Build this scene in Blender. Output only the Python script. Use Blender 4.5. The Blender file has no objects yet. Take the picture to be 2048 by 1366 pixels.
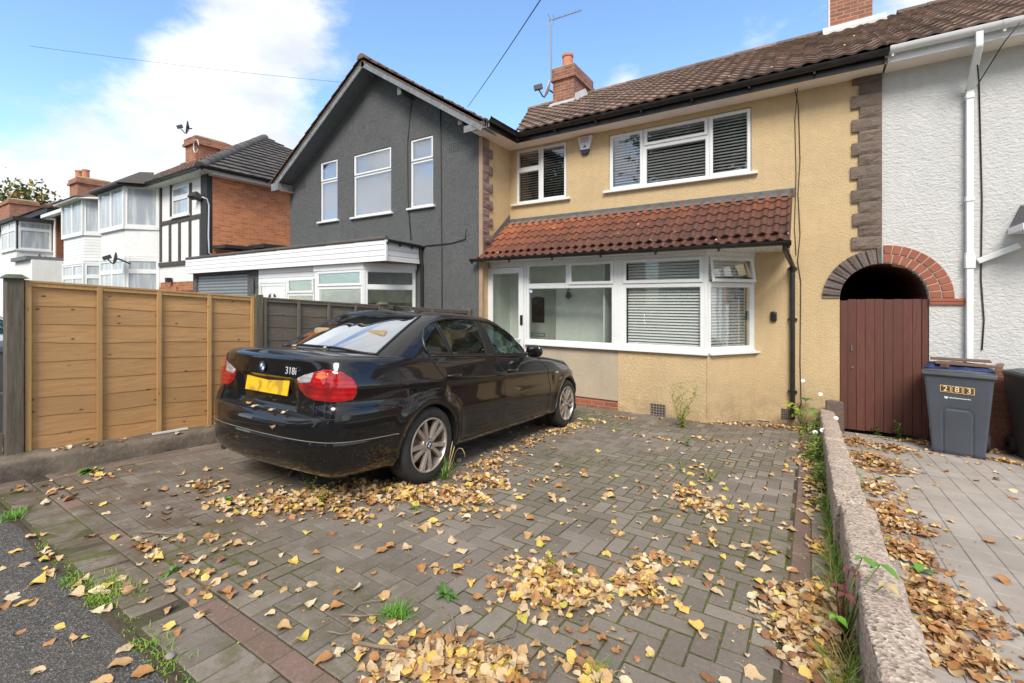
import bpy, bmesh, math, random
import numpy as np
from mathutils import Vector, Matrix, noise as mnoise
from mathutils.geometry import tessellate_polygon
random.seed(7); rng = np.random.default_rng(7)
R = math.radians
scene = bpy.context.scene
COL = scene.collection

# ------------------------------------------------------------------ camera
ZC = 1.337; FPX = 927.0; CC, SS = .841, .541
cd = bpy.data.cameras.new('camera'); cam = bpy.data.objects.new('camera', cd); COL.objects.link(cam)
cd.sensor_width = 36; cd.lens = 36 * FPX / 2048; cd.shift_y = -83 / 2048; cd.clip_start = .02; cd.clip_end = 2000
cam.location = (0, 0, ZC); cam.rotation_euler = (R(90), 0, math.atan2(SS, CC))
scene.camera = cam
# ------------------------------------------------------------------ exposure
scene.view_settings.view_transform = 'Standard'; scene.view_settings.look = 'None'
scene.view_settings.exposure = EXPOSURE = 1.32; scene.view_settings.gamma = 1
# ------------------------------------------------------------------ world: sky with broken cloud
SUN_DIR = Vector((.30, -.70, .74)).normalized()
W = bpy.data.worlds.new('World'); scene.world = W; W.use_nodes = True
nt = W.node_tree; nt.nodes.clear()
def wn(t, **k):
    n = nt.nodes.new(t)
    for a, b in k.items(): setattr(n, a, b)
    return n
sky = wn('ShaderNodeTexSky', sky_type='NISHITA', sun_disc=False, sun_elevation=math.asin(SUN_DIR.z),
         sun_rotation=math.atan2(SUN_DIR.x, SUN_DIR.y), altitude=50, air_density=1.0, dust_density=.2, ozone_density=2.2)
tc = wn('ShaderNodeTexCoord'); L = nt.links.new
def wmath(op, a, b=None, c=None, clamp=False):
    n = wn('ShaderNodeMath', operation=op, use_clamp=clamp)
    for i, v in enumerate((a, b, c)):
        if v is None: continue
        if isinstance(v, (int, float)): n.inputs[i].default_value = v
        else: L(v, n.inputs[i])
    return n.outputs[0]
def ray(px, py):
    u = (px - 1024) / FPX; w = (600 - py) / FPX
    return np.array([u * CC - SS, u * SS + CC, w])
def blob(px, py, rad, amp, d=None):
    v = Vector(ray(px, py)) if d is None else Vector(d)
    v.normalize()
    n = wn('ShaderNodeVectorMath', operation='DISTANCE'); L(tc.outputs['Generated'], n.inputs[0]); n.inputs[1].default_value = v
    x = wmath('DIVIDE', n.outputs['Value'], rad); x = wmath('MULTIPLY', x, x); x = wmath('MULTIPLY', x, -1.0)
    x = wmath('EXPONENT', x); return wmath('MULTIPLY', x, amp)
nz = wn('ShaderNodeTexNoise'); nz.inputs['Scale'].default_value = 3.4; nz.inputs['Detail'].default_value = 9; nz.inputs['Roughness'].default_value = .62
mp = wn('ShaderNodeMapping'); mp.inputs['Scale'].default_value = (1, 1, 1.9); L(tc.outputs['Generated'], mp.inputs[0]); L(mp.outputs[0], nz.inputs['Vector'])
tot = wmath('MULTIPLY', wmath('SUBTRACT', nz.outputs['Fac'], .5), 1.9)
for b in (blob(230, 440, .34, .78), blob(440, 240, .16, .60), blob(530, 70, .10, .45), blob(-400, 520, .30, .6), blob(1240, 175, .05, .5), blob(1990, -60, .18, .7),
          blob(20, 20, .30, -.8), blob(860, 60, .24, -.6), blob(1400, 40, .35, -.35),
          blob(0, 0, .8, .75, (.7, -.7, .35)), blob(0, 0, .6, .5, (-.8, -.8, .55)), blob(0, 0, .6, .5, (0, -.4, .9)), blob(0, 0, .55, 1.25, (-.22, .36, .92))):
    tot = wmath('ADD', tot, b)
mr = wn('ShaderNodeMapRange', interpolation_type='SMOOTHSTEP'); L(tot, mr.inputs[0]); mr.inputs[1].default_value = .14; mr.inputs[2].default_value = .62
nz2 = wn('ShaderNodeTexNoise'); nz2.inputs['Scale'].default_value = 5; nz2.inputs['Detail'].default_value = 5; L(mp.outputs[0], nz2.inputs['Vector'])
cr = wn('ShaderNodeValToRGB'); L(nz2.outputs['Fac'], cr.inputs[0])
cr.color_ramp.elements[0].position = .3; cr.color_ramp.elements[0].color = (3.35, 3.6, 3.95, 1)
cr.color_ramp.elements[1].position = .56; cr.color_ramp.elements[1].color = (4.7, 4.8, 4.95, 1)
tint = wn('ShaderNodeMix', data_type='RGBA', blend_type='MULTIPLY'); tint.inputs[0].default_value = 1
L(sky.outputs[0], tint.inputs[6]); tint.inputs[7].default_value = (1.12, 1.22, 1.28, 1)
mx = wn('ShaderNodeMix', data_type='RGBA'); L(mr.outputs[0], mx.inputs[0]); L(tint.outputs[2], mx.inputs[6]); L(cr.outputs[0], mx.inputs[7])
bg = wn('ShaderNodeBackground'); bg.inputs['Strength'].default_value = .10; L(mx.outputs[2], bg.inputs[0])
wo = wn('ShaderNodeOutputWorld'); L(bg.outputs[0], wo.inputs[0])
# ------------------------------------------------------------------ sun, veiled by thin cloud
sd = bpy.data.lights.new('sun', 'SUN'); sd.energy = 1.65; sd.angle = R(24); sd.color = (1, .95, .87)
sun = bpy.data.objects.new('sun', sd); COL.objects.link(sun); sun.rotation_euler = (-SUN_DIR).to_track_quat('-Z', 'Y').to_euler()
sun.location = (0, 0, 30)

# ------------------------------------------------------------------ measuring helpers (world: X along the facades, Y towards the houses)
SL = .064
def gz(y):
    return -.048 if y < .75 else (-SL * y if y < 8.04 else -.515)
CAM = np.array([0, 0, ZC])
def onY(px, py, Y): r = ray(px, py); return CAM + r * (Y / r[1])
def onX(px, py, X): r = ray(px, py); return CAM + r * (X / r[0])
def onG(px, py, h=0):
    r = ray(px, py); t = (h - ZC) / (r[2] + SL * r[1]); p = CAM + r * t
    if p[1] < .75: t = (h - .048 - ZC) / r[2]; p = CAM + r * t
    return p
def XY(px, Y): return onY(px, 600, Y)[0]
def ZY(px, py, Y): return onY(px, py, Y)[2]

# ------------------------------------------------------------------ node material helper
class NM:
    def __init__(s, name, rough=.8, color=(.5, .5, .5), metal=0., spec=None, coat=0):
        s.m = bpy.data.materials.new(name); s.m.use_nodes = True; s.t = s.m.node_tree
        s.b = s.t.nodes['Principled BSDF']; s.out = s.t.nodes['Material Output']
        s.b.inputs['Roughness'].default_value = rough; s.b.inputs['Base Color'].default_value = (*color, 1); s.b.inputs['Metallic'].default_value = metal
        if spec is not None: s.b.inputs['Specular IOR Level'].default_value = spec
        if coat: s.b.inputs['Coat Weight'].default_value = coat; s.b.inputs['Coat Roughness'].default_value = .03
        s.tc = None; s.maps = {}
    def n(s, t, **k):
        x = s.t.nodes.new(t)
        for a, b in k.items(): setattr(x, a, b)
        return x
    def l(s, a, b): s.t.links.new(a, b)
    def put(s, sock, v):
        if isinstance(v, (int, float)): sock.default_value = v
        elif isinstance(v, (tuple, list)): sock.default_value = (*v, 1) if len(v) == 3 and sock.type == 'RGBA' else v
        else: s.l(v, sock)
    def vec(s, scale=(1, 1, 1), rot=(0, 0, 0)):
        key = (scale, rot)
        if key in s.maps: return s.maps[key]
        if s.tc is None: s.tc = s.n('ShaderNodeTexCoord')
        m = s.n('ShaderNodeMapping'); s.l(s.tc.outputs['Object'], m.inputs[0])
        m.inputs['Scale'].default_value = scale; m.inputs['Rotation'].default_value = rot
        s.maps[key] = m.outputs[0]; return m.outputs[0]
    def noise(s, scale, detail=4, rough=.55, vs=(1, 1, 1), dist=0, out='Fac'):
        x = s.n('ShaderNodeTexNoise'); s.l(s.vec(vs), x.inputs['Vector'])
        x.inputs['Scale'].default_value = scale; x.inputs['Detail'].default_value = detail; x.inputs['Roughness'].default_value = rough; x.inputs['Distortion'].default_value = dist
        return x.outputs[out]
    def voro(s, scale, vs=(1, 1, 1), feature='F1', out='Distance'):
        x = s.n('ShaderNodeTexVoronoi', feature=feature); s.l(s.vec(vs), x.inputs['Vector']); x.inputs['Scale'].default_value = scale
        return x.outputs[out]
    def wave(s, scale, vs=(1, 1, 1), dist=2, detail=3, dscale=1, dir='X', prof='SIN'):
        x = s.n('ShaderNodeTexWave', bands_direction=dir, wave_profile=prof); s.l(s.vec(vs), x.inputs['Vector'])
        x.inputs['Scale'].default_value = scale; x.inputs['Distortion'].default_value = dist; x.inputs['Detail'].default_value = detail; x.inputs['Detail Scale'].default_value = dscale
        return x.outputs['Fac']
    def attr(s, name): x = s.n('ShaderNodeAttribute', attribute_name=name); return x.outputs['Fac']
    def attrc(s, name): x = s.n('ShaderNodeAttribute', attribute_name=name); return x.outputs['Color']
    def rng(s, v, a, b, c=0, d=1, sm=False):
        x = s.n('ShaderNodeMapRange'); 
        if sm: x.interpolation_type = 'SMOOTHSTEP'
        s.put(x.inputs[0], v); x.inputs[1].default_value = a; x.inputs[2].default_value = b; x.inputs[3].default_value = c; x.inputs[4].default_value = d
        return x.outputs[0]
    def ramp(s, v, stops):
        x = s.n('ShaderNodeValToRGB'); s.put(x.inputs[0], v); e = x.color_ramp.elements
        while len(e) < len(stops): e.new(.5)
        for i, (p, c) in enumerate(stops): e[i].position = p; e[i].color = (*c, 1)
        return x.outputs[0]
    def mix(s, f, a, b, blend='MIX'):
        x = s.n('ShaderNodeMix', data_type='RGBA', blend_type=blend); s.put(x.inputs[0], f); s.put(x.inputs[6], a); s.put(x.inputs[7], b)
        return x.outputs[2]
    def math(s, op, a, b=0.): x = s.n('ShaderNodeMath', operation=op); s.put(x.inputs[0], a); s.put(x.inputs[1], b); return x.outputs[0]
    def xyz(s, axis, geo=False):
        if s.tc is None: s.tc = s.n('ShaderNodeTexCoord')
        x = s.n('ShaderNodeSeparateXYZ'); s.l(s.tc.outputs['Object'], x.inputs[0]); return x.outputs[axis]
    def bump(s, h, strength=.5, dist=.01):
        x = s.n('ShaderNodeBump'); s.put(x.inputs['Height'], h); x.inputs['Strength'].default_value = strength; x.inputs['Distance'].default_value = dist
        if getattr(s, 'lastb', None) is not None: s.l(s.lastb, x.inputs['Normal'])
        s.lastb = x.outputs[0]; s.l(s.lastb, s.b.inputs['Normal']); return s
    def color(s, v): s.put(s.b.inputs['Base Color'], v); return s
    def rough(s, v): s.put(s.b.inputs['Roughness'], v); return s
def plain(name, color, rough=.6, metal=0, var=.12, scale=6, bump=0, bscale=40, coat=0, spec=None):
    m = NM(name, rough, color, metal, coat=coat, spec=spec)
    if var:
        f = m.noise(scale, 5, .6)
        m.color(m.mix(m.rng(f, .3, .7), tuple(c * (1 - var) for c in color), tuple(min(1, c * (1 + var)) for c in color)))
    if bump: m.bump(m.noise(bscale, 3), bump, .005)
    return m.m

# ------------------------------------------------------------------ mesh builder: everything one object is made of, as ONE mesh
class MB:
    def __init__(s): s.v = []; s.f = []; s.mi = []; s.tint = []
    def add(s, vs, fs, mi=0, tint=0.):
        o = len(s.v); s.v.extend([tuple(map(float, p)) for p in vs]); s.f.extend([tuple(i + o for i in f) for f in fs])
        s.mi.extend([mi] * len(fs)); s.tint.extend([tint] * len(fs)); return s
    def box(s, a, b, mi=0, tint=0., bev=0.):
        x0, x1 = sorted((a[0], b[0])); y0, y1 = sorted((a[1], b[1])); z0, z1 = sorted((a[2], b[2]))
        return s.hexa([(x0, y0, z0), (x1, y0, z0), (x1, y1, z0), (x0, y1, z0), (x0, y0, z1), (x1, y0, z1), (x1, y1, z1), (x0, y1, z1)], mi, tint)
    def hexa(s, p, mi=0, tint=0.):
        return s.add(p, [(0, 3, 2, 1), (4, 5, 6, 7), (0, 1, 5, 4), (1, 2, 6, 5), (2, 3, 7, 6), (3, 0, 4, 7)], mi, tint)
    def obox(s, c, ax, ay, az, mi=0, tint=0.):
        c, ax, ay, az = map(lambda q: np.array(q, float), (c, ax, ay, az))
        return s.hexa([c - ax - ay - az, c + ax - ay - az, c + ax + ay - az, c - ax + ay - az, c - ax - ay + az, c + ax - ay + az, c + ax + ay + az, c - ax + ay + az], mi, tint)
    def tube(s, pts, r, n=8, mi=0, cap=True, tint=0.):
        pts = [Vector(p) for p in pts]; rs = r if isinstance(r, (list, tuple)) else [r] * len(pts); rings = []; up = None
        for i, p in enumerate(pts):
            d = (pts[min(i + 1, len(pts) - 1)] - pts[max(i - 1, 0)]).normalized()
            if up is None: up = Vector((0, 0, 1)) if abs(d.z) < .9 else Vector((0, 1, 0))
            a = d.cross(up).normalized(); b = a.cross(d).normalized(); up = b
            rings.append([p + (a * math.cos(2 * math.pi * k / n) + b * math.sin(2 * math.pi * k / n)) * rs[i] for k in range(n)])
        vs = [q for rg in rings for q in rg]
        fs = [(i * n + k, i * n + (k + 1) % n, (i + 1) * n + (k + 1) % n, (i + 1) * n + k) for i in range(len(pts) - 1) for k in range(n)]
        if cap: fs += [tuple(range(n))[::-1], tuple(range((len(pts) - 1) * n, len(pts) * n))]
        return s.add(vs, fs, mi, tint)
    def prism(s, poly, d, mi=0, tint=0., holes=()):
        """poly: list of 3D points in a plane, pushed by vector d; holes likewise"""
        loops = [[Vector(p) for p in poly]] + [[Vector(p) for p in h] for h in holes]
        tr = tessellate_polygon(loops); flat = [p for lp in loops for p in lp]; n = len(flat); d = Vector(d)
        vs = flat + [p + d for p in flat]
        nrm = sum(((flat[t[1]] - flat[t[0]]).cross(flat[t[2]] - flat[t[0]]) for t in tr), Vector())
        out = []
        for t in tr:
            nn = (flat[t[1]] - flat[t[0]]).cross(flat[t[2]] - flat[t[0]])
            f = tuple(t) if nn.dot(d) < 0 else tuple(reversed(t))
            out += [f, tuple(i + n for i in reversed(f))]
        s.add(vs, out, mi, tint); o = 0; base = len(s.v) - len(vs)
        for li, lp in enumerate(loops):
            m = len(lp); c = Vector()
            area = sum((lp[i].cross(lp[(i + 1) % m]) for i in range(m)), Vector()).dot(d)
            flip = (area < 0) ^ (li > 0)
            for i in range(m):
                a, b = o + i, o + (i + 1) % m
                q = (a, b, b + n, a + n); q = tuple(reversed(q)) if flip else q
                s.f.append(tuple(base + x for x in q)); s.mi.append(mi); s.tint.append(tint)
            o += m
        return s
    def xf(s, M, start=0):
        for i in range(start, len(s.v)): s.v[i] = tuple(M @ Vector(s.v[i]))
        return s
    def build(s, name, mats, parent=None, smooth=False, bevel=0, seg=2, angle=35, autos=None):
        me = bpy.data.meshes.new(name)
        off = ORG.get(parent.name, (0, 0, 0)) if parent else (0, 0, 0)
        me.from_pydata([(p[0] - off[0], p[1] - off[1], p[2] - off[2]) for p in s.v], [], s.f)
        if not isinstance(mats, (list, tuple)): mats = [mats]
        for m in mats: me.materials.append(m)
        if s.mi: me.polygons.foreach_set('material_index', np.array(s.mi, dtype=np.int32))
        a = me.attributes.new('tint', 'FLOAT', 'FACE'); a.data.foreach_set('value', np.array(s.tint, dtype=np.float32))
        me.validate(); me.update()
        o = bpy.data.objects.new(name, me); COL.objects.link(o)
        if parent: o.parent = parent; ORG[o.name] = off
        if bevel:
            b = o.modifiers.new('edge', 'BEVEL'); b.width = bevel; b.segments = seg; b.limit_method = 'ANGLE'; b.angle_limit = R(40); b.harden_normals = False
        if smooth: me.shade_smooth()
        elif autos or bevel:
            try: me.set_sharp_from_angle(angle=R(autos or 40))
            except Exception: pass
            me.polygons.foreach_set('use_smooth', [True] * len(me.polygons))
        return o
ORG = {}
def thing(name, label, cat, loc=(0, 0, 0), group=None, rot=None):
    o = bpy.data.objects.new(name, None); COL.objects.link(o); o.location = loc; o.empty_display_size = .1
    o['label'] = label; o['category'] = cat
    if group: o['group'] = group
    ORG[o.name] = tuple(loc)
    if rot is not None: o.rotation_euler = rot
    return o
def tag(o, label, cat, group=None, kind=None):
    if label: o['label'] = label
    if cat: o['category'] = cat
    if group: o['group'] = group
    if kind: o['kind'] = kind
    return o
def struct(o): o['kind'] = 'structure'; return o
def recenter(o):
    """move a single-mesh thing's origin to its base"""
    me = o.data; co = np.empty(len(me.vertices) * 3); me.vertices.foreach_get('co', co); co = co.reshape(-1, 3)
    c = np.array([(co[:, 0].min() + co[:, 0].max()) / 2, (co[:, 1].min() + co[:, 1].max()) / 2, co[:, 2].min()])
    me.vertices.foreach_set('co', (co - c).ravel()); o.location = c; me.update(); return o
def text_mesh(name, body, size, mat, parent, M, extrude=.001, align='CENTER', shear=0, spacing=1.):
    cu = bpy.data.curves.new(name, 'FONT'); cu.body = body; cu.size = size; cu.extrude = extrude; cu.align_x = align; cu.align_y = 'CENTER'; cu.shear = shear; cu.space_character = spacing
    t = bpy.data.objects.new(name + '_src', cu); COL.objects.link(t); bpy.context.view_layer.update()
    me = bpy.data.meshes.new_from_object(t.evaluated_get(bpy.context.evaluated_depsgraph_get())); bpy.data.objects.remove(t); bpy.data.curves.remove(cu)
    me.name = name; me.transform(M); off = ORG.get(parent.name, (0, 0, 0)); me.transform(Matrix.Translation([-c for c in off]))
    me.materials.clear(); me.materials.append(mat); o = bpy.data.objects.new(name, me); COL.objects.link(o); o.parent = parent; ORG[o.name] = off
    return o
# ------------------------------------------------------------------ materials
def vswap(s, a, b, sa=1, sb=1, oa=0, ob=0):
    if s.tc is None: s.tc = s.n('ShaderNodeTexCoord')
    x = s.n('ShaderNodeSeparateXYZ'); s.l(s.tc.outputs['Object'], x.inputs[0]); c = s.n('ShaderNodeCombineXYZ')
    s.l(x.outputs[a], c.inputs[0]); s.l(x.outputs[b], c.inputs[1]); return c.outputs[0]
def render_mat(name, base, dirt, bs=28, strength=.8, dist=.02, vs=(1, 1, 1), dirt_amt=.35, blot=1.0, streak=.25, ctr=.3):
    m = NM(name, .9)
    f = m.noise(1.1, 6, .6); g = m.noise(9, 5, .65); st = m.noise(3.2, 4, .6, vs=(2.2, 2.2, .22))
    c = m.mix(m.rng(g, .3, .7), tuple(x * .93 for x in base), tuple(min(1, x * 1.05) for x in base))
    c = m.mix(m.math('MULTIPLY', m.rng(f, .45, .75), dirt_amt), c, dirt)
    c = m.mix(m.math('MULTIPLY', m.rng(st, .5, .8), streak), c, dirt)
    if 'cream' in name:
        gr_ = m.math('MULTIPLY', m.rng(m.xyz(2), .75, .05), m.rng(m.noise(4, 6, .7), .38, .6)); c = m.mix(m.math('MULTIPLY', gr_, .55), c, (.28, .20, .12))
    fine = m.noise(bs * 5, 3, .6)
    c = m.mix(m.math('MULTIPLY', m.rng(fine, .3, .52, 1, 0), ctr), c, tuple(x * .62 for x in base))
    m.color(c)
    h = m.noise(bs, 5, .62, vs=vs, dist=.4 * blot); m.bump(m.rng(h, .3, .7), strength, dist); m.bump(fine, .35, .004)
    return m
MT = {}
MT['yellow'] = render_mat('cream_yellow_render', (.64, .47, .262), (.46, .345, .21), 52, .9, .009, vs=(1.3, 1.3, .75), ctr=.28, dirt_amt=.5, streak=.4).m
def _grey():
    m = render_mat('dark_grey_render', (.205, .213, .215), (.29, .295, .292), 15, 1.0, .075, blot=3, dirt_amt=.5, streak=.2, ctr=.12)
    v = m.noise(24, 3, .6, dist=2.2); m.bump(m.rng(m.math('ABSOLUTE', m.math('SUBTRACT', v, .5)), 0, .09, 1, 0), .8, .04); bc = m.b.inputs['Base Color'].links[0].from_socket; m.color(m.mix(m.rng(m.noise(20, 5, .7, dist=1.5), .48, .62, 0, .35), bc, (.29, .295, .295))); return m.m  # paler mottling put into the colour to suggest light catching the lumps
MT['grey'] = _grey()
def _white():
    m = render_mat('white_render', (.585, .58, .565), (.43, .42, .39), 24, .65, .014, vs=(.75, .75, 1.2), dirt_amt=.22, blot=1.2, streak=.22, ctr=.10)
    v = m.voro(42, vs=(.8, .8, 1.1)); m.bump(m.rng(v, .1, .7), .22, .010); return m.m
MT['white'] = _white()
MT['patch'] = render_mat('patched_beige_render', (.46, .38, .28), (.30, .25, .20), 7, .25, .01, dirt_amt=.7, streak=.4, ctr=.15).m
MT['mint'] = render_mat('pale_porch_plaster', (.82, .86, .79), (.66, .70, .62), 12, .3, .006, dirt_amt=.3, ctr=.05).m
MT['farwhite'] = render_mat('far_white_render', (.78, .78, .77), (.55, .55, .52), 20, .5, .01, dirt_amt=.25, ctr=.08).m
def brick_mat(name, ax, c1=(.36, .085, .032), c2=(.22, .055, .028), mort=(.30, .22, .17), w=.225, h=.075, var=.5):
    m = NM(name, .88); x = m.n('ShaderNodeTexBrick'); m.l(vswap(m, ax, 2), x.inputs['Vector'])
    x.inputs['Scale'].default_value = 1; x.inputs['Brick Width'].default_value = w; x.inputs['Row Height'].default_value = h
    x.inputs['Mortar Size'].default_value = .009; x.inputs['Mortar Smooth'].default_value = .3; x.inputs['Bias'].default_value = -.1
    x.inputs['Color1'].default_value = (*c1, 1); x.inputs['Color2'].default_value = (*c2, 1); x.inputs['Mortar'].default_value = (*mort, 1)
    f = m.noise(2.2, 6, .65); g = m.noise(40, 4, .6)
    c = m.mix(m.math('MULTIPLY', m.rng(f, .42, .7), var), x.outputs['Color'], (.12, .06, .045))
    c = m.mix(m.rng(g, .3, .7, 0, .35), c, (.42, .20, .12)); m.color(c)
    m.bump(m.math('SUBTRACT', 1., x.outputs['Fac']), .7, .008); m.bump(g, .35, .004); return m.m
MT['brickY'] = brick_mat('red_brick_front', 0); MT['brickX'] = brick_mat('red_brick_side', 1)
MT['brickDk'] = brick_mat('dark_red_brick', 0, (.20, .05, .03), (.13, .035, .025), (.12, .09, .075))
MT['obrickX'] = brick_mat('orange_brick_side', 1, (.80, .26, .085), (.50, .13, .045), (.55, .35, .22), var=.3)
MT['obrickY'] = brick_mat('orange_brick_front', 0, (.50, .150, .050), (.24, .060, .030), (.40, .28, .19), var=.35)
def _upvc(name='white_upvc', base=(.74, .75, .75)):
    m = NM(name, .28); f = m.noise(2.2, 5, .6); g = m.noise(14, 4, .6)
    m.color(m.mix(m.rng(f, .45, .75, 0, .35), base, (.60, .60, .57))); m.rough(m.rng(g, .3, .7, .22, .4)); return m.m
MT['upvc'] = _upvc(); MT['aged'] = _upvc('weathered_white_paint', (.68, .67, .63))
def _clad():
    m = NM('white_plastic_cladding', .35); f = m.noise(2, 5, .6); m.color(m.mix(m.rng(f, .45, .75, 0, .4), (.80, .80, .81), (.62, .61, .60)))
    z = m.xyz(2); w = m.math('FRACT', m.math('MULTIPLY', z, 1 / .105)); m.bump(m.rng(w, .0, .09, 0, 1), 1., .01); return m.m
MT['clad'] = _clad()
def glass_mat(name, tint=(1, 1, 1), boost=1.0, base=0.04, ior=1.5, darken=None):
    m = NM(name); t = m.t; t.nodes.remove(m.b)
    g = m.n('ShaderNodeBsdfGlossy'); g.inputs['Roughness'].default_value = .0; g.inputs['Color'].default_value = (.95, .97, 1, 1)
    tr = m.n('ShaderNodeBsdfTransparent'); tr.inputs['Color'].default_value = (*tint, 1)
    fr = m.n('ShaderNodeFresnel'); fr.inputs['IOR'].default_value = ior
    f = m.math('ADD', m.math('MULTIPLY', fr.outputs[0], boost), base)
    f = m.rng(f, 0, 1, 0, 1); mxs = m.n('ShaderNodeMixShader'); m.l(f, mxs.inputs[0]); m.l(tr.outputs[0], mxs.inputs[1]); m.l(g.outputs[0], mxs.inputs[2])
    n = m.noise(1.3, 2, .5); b = m.n('ShaderNodeBump'); m.l(n, b.inputs['Height']); b.inputs['Strength'].default_value = .12; b.inputs['Distance'].default_value = .01
    m.l(b.outputs[0], g.inputs['Normal']); m.l(mxs.outputs[0], m.out.inputs[0]); return m.m
MT['glass'] = glass_mat('double_glazing', (.97, .985, .975), .5, .0)
MT['glassUp'] = glass_mat('reflective_double_glazing', (1, 1, 1), .9, .04)
MT['glassBacked'] = glass_mat('sky_reflecting_glazing', (1, 1, 1), .8, .05)
MT['carglass'] = glass_mat('green_tinted_glass', (.66, .82, .75), .8, .02)
MT['rearglass'] = glass_mat('dusty_rear_glass', (.55, .66, .63), 1.8, .36)
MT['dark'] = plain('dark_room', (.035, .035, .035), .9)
MT['room'] = plain('room_wall', (.16, .16, .15), .9)
MT['skyback'] = plain('sky_white_backing', (.90, .91, .92), .8, var=.05, scale=2)  # white for the panel that stands in for sky reflected in the panes
MT['slat'] = plain('white_blind_slat', (.78, .78, .76), .45, var=.03)
MT['blackpl'] = plain('black_gutter_plastic', (.018, .017, .016), .32, var=.5, scale=9)
MT['whitepl'] = _upvc('white_gutter_plastic', (.74, .75, .76))
MT['soffit'] = plain('cream_soffit_board', (.82, .75, .66), .7, var=.10, scale=1.5)
MT['fasciaw'] = plain('painted_fascia', (.60, .60, .58), .6, var=.12, scale=3)
MT['greypaint'] = plain('grey_painted_timber', (.12, .13, .14), .6, var=.2, scale=12, bump=.3, bscale=20)
MT['barge'] = plain('weathered_bargeboard', (.19, .20, .21), .75, var=.3, scale=9, bump=.4, bscale=30)
MT['lead'] = plain('grey_lead_flashing', (.115, .115, .118), .55, var=.25, scale=8, bump=.5, bscale=14)
MT['mortar'] = plain('mortar', (.42, .36, .29), .95, bump=.4)
def tile_mat(name, stops, lichen=.4, green=.0, rough=.8):
    m = NM(name, rough); t = m.attr('tint'); f = m.noise(2.0, 6, .65); g = m.noise(34, 5, .7); h = m.noise(9, 5, .65)
    c = m.ramp(t, stops)
    c = m.mix(m.rng(f, .45, .7, 0, .35), c, stops[0][1])
    c = m.mix(m.math('MULTIPLY', m.rng(g, .56, .66), lichen), c, (.34, .29, .22))
    c = m.mix(m.math('MULTIPLY', m.rng(h, .55, .68), green), c, (.16, .14, .055))
    m.color(c); m.bump(g, .5, .006); return m.m
MT['roof'] = tile_mat('weathered_brown_roof_tile', [(0, (.095, .062, .048)), (.5, (.165, .102, .078)), (1, (.24, .150, .115))], .55, .4)
MT['slate'] = tile_mat('grey_brown_roof_tile', [(0, (.055, .048, .045)), (.5, (.075, .066, .060)), (1, (.10, .085, .076))], .25, .1)
MT['oldroof'] = tile_mat('old_red_brown_roof_tile', [(0, (.09, .05, .04)), (1, (.19, .10, .07))], .5, .2)
def _bay():
    m = NM('orange_brown_roof_tile', .5); t = m.attr('tint'); f = m.noise(1.2, 4, .6); g = m.noise(45, 4, .65); s = m.noise(10, 5, .6)
    c = m.ramp(t, [(0, (.062, .030, .024)), (.45, (.125, .048, .033)), (.75, (.235, .080, .042)), (1, (.38, .130, .058))])
    c = m.mix(m.rng(s, .5, .7, 0, .4), c, (.07, .035, .028)); c = m.mix(m.rng(g, .60, .68, 0, .4), c, (.35, .27, .20))
    m.color(c); m.bump(g, .3, .004); return m.m
MT['bay'] = _bay()
def stone_mat(name, a, b, bs=26, st=.8):
    m = NM(name, .9); f = m.noise(5, 6, .65); g = m.noise(bs, 6, .7, vs=(1, 1, 1.8)); t = m.attr('tint')
    c = m.mix(m.rng(f, .3, .7), a, b); c = m.mix(m.rng(t, 0, 1, 0, .5), c, tuple(x * 1.35 for x in b)); m.color(c)
    m.bump(m.rng(g, .3, .7), st, .012); return m.m
MT['quoin'] = stone_mat('split_face_quoin_stone', (.115, .085, .068), (.185, .140, .112))
MT['quoinp'] = stone_mat('purple_brown_quoin_stone', (.17, .115, .100), (.235, .165, .145))
MT['archst'] = stone_mat('grey_arch_stone', (.075, .070, .070), (.15, .135, .125))
MT['archbr'] = stone_mat('red_arch_brick', (.23, .072, .045), (.31, .105, .065), 60, .3)
MT['concrete'] = stone_mat('weathered_concrete', (.16, .135, .11), (.26, .22, .18), 30, .5)
def _wallcap():
    m = NM('pinkish_aggregate_concrete', .92); v = m.voro(85, out='Color'); f = m.noise(3, 6, .65); g = m.noise(120, 3, .6)
    sp = m.n('ShaderNodeSeparateColor'); m.l(v, sp.inputs[0])
    c = m.ramp(sp.outputs[0], [(0, (.14, .11, .085)), (.2, (.33, .25, .19)), (.6, (.46, .36, .28)), (1, (.60, .51, .42))])
    c = m.mix(m.rng(f, .35, .72, 0, .55), c, (.33, .25, .20)); nz_ = m.noise(7, 6, .7); c = m.mix(m.rng(nz_, .58, .72, 0, .7), c, (.10, .085, .06))
    m.color(c); m.bump(m.voro(85), .8, .006); m.bump(m.noise(16, 5, .65), .6, .02); return m.m
MT['wallcap'] = _wallcap()
def _kerb():
    m = NM('dirty_kerb_concrete', .95); f = m.noise(4, 6, .7); g = m.noise(40, 4, .6); z = m.xyz(2)
    c = m.mix(m.rng(f, .35, .65), (.085, .068, .052), (.22, .175, .13)); c = m.mix(m.rng(g, .5, .7, 0, .3), c, (.26, .20, .15)); m.color(c); m.bump(g, .5, .008); m.bump(f, .6, .03); return m.m
MT['kerb'] = _kerb()
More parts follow.
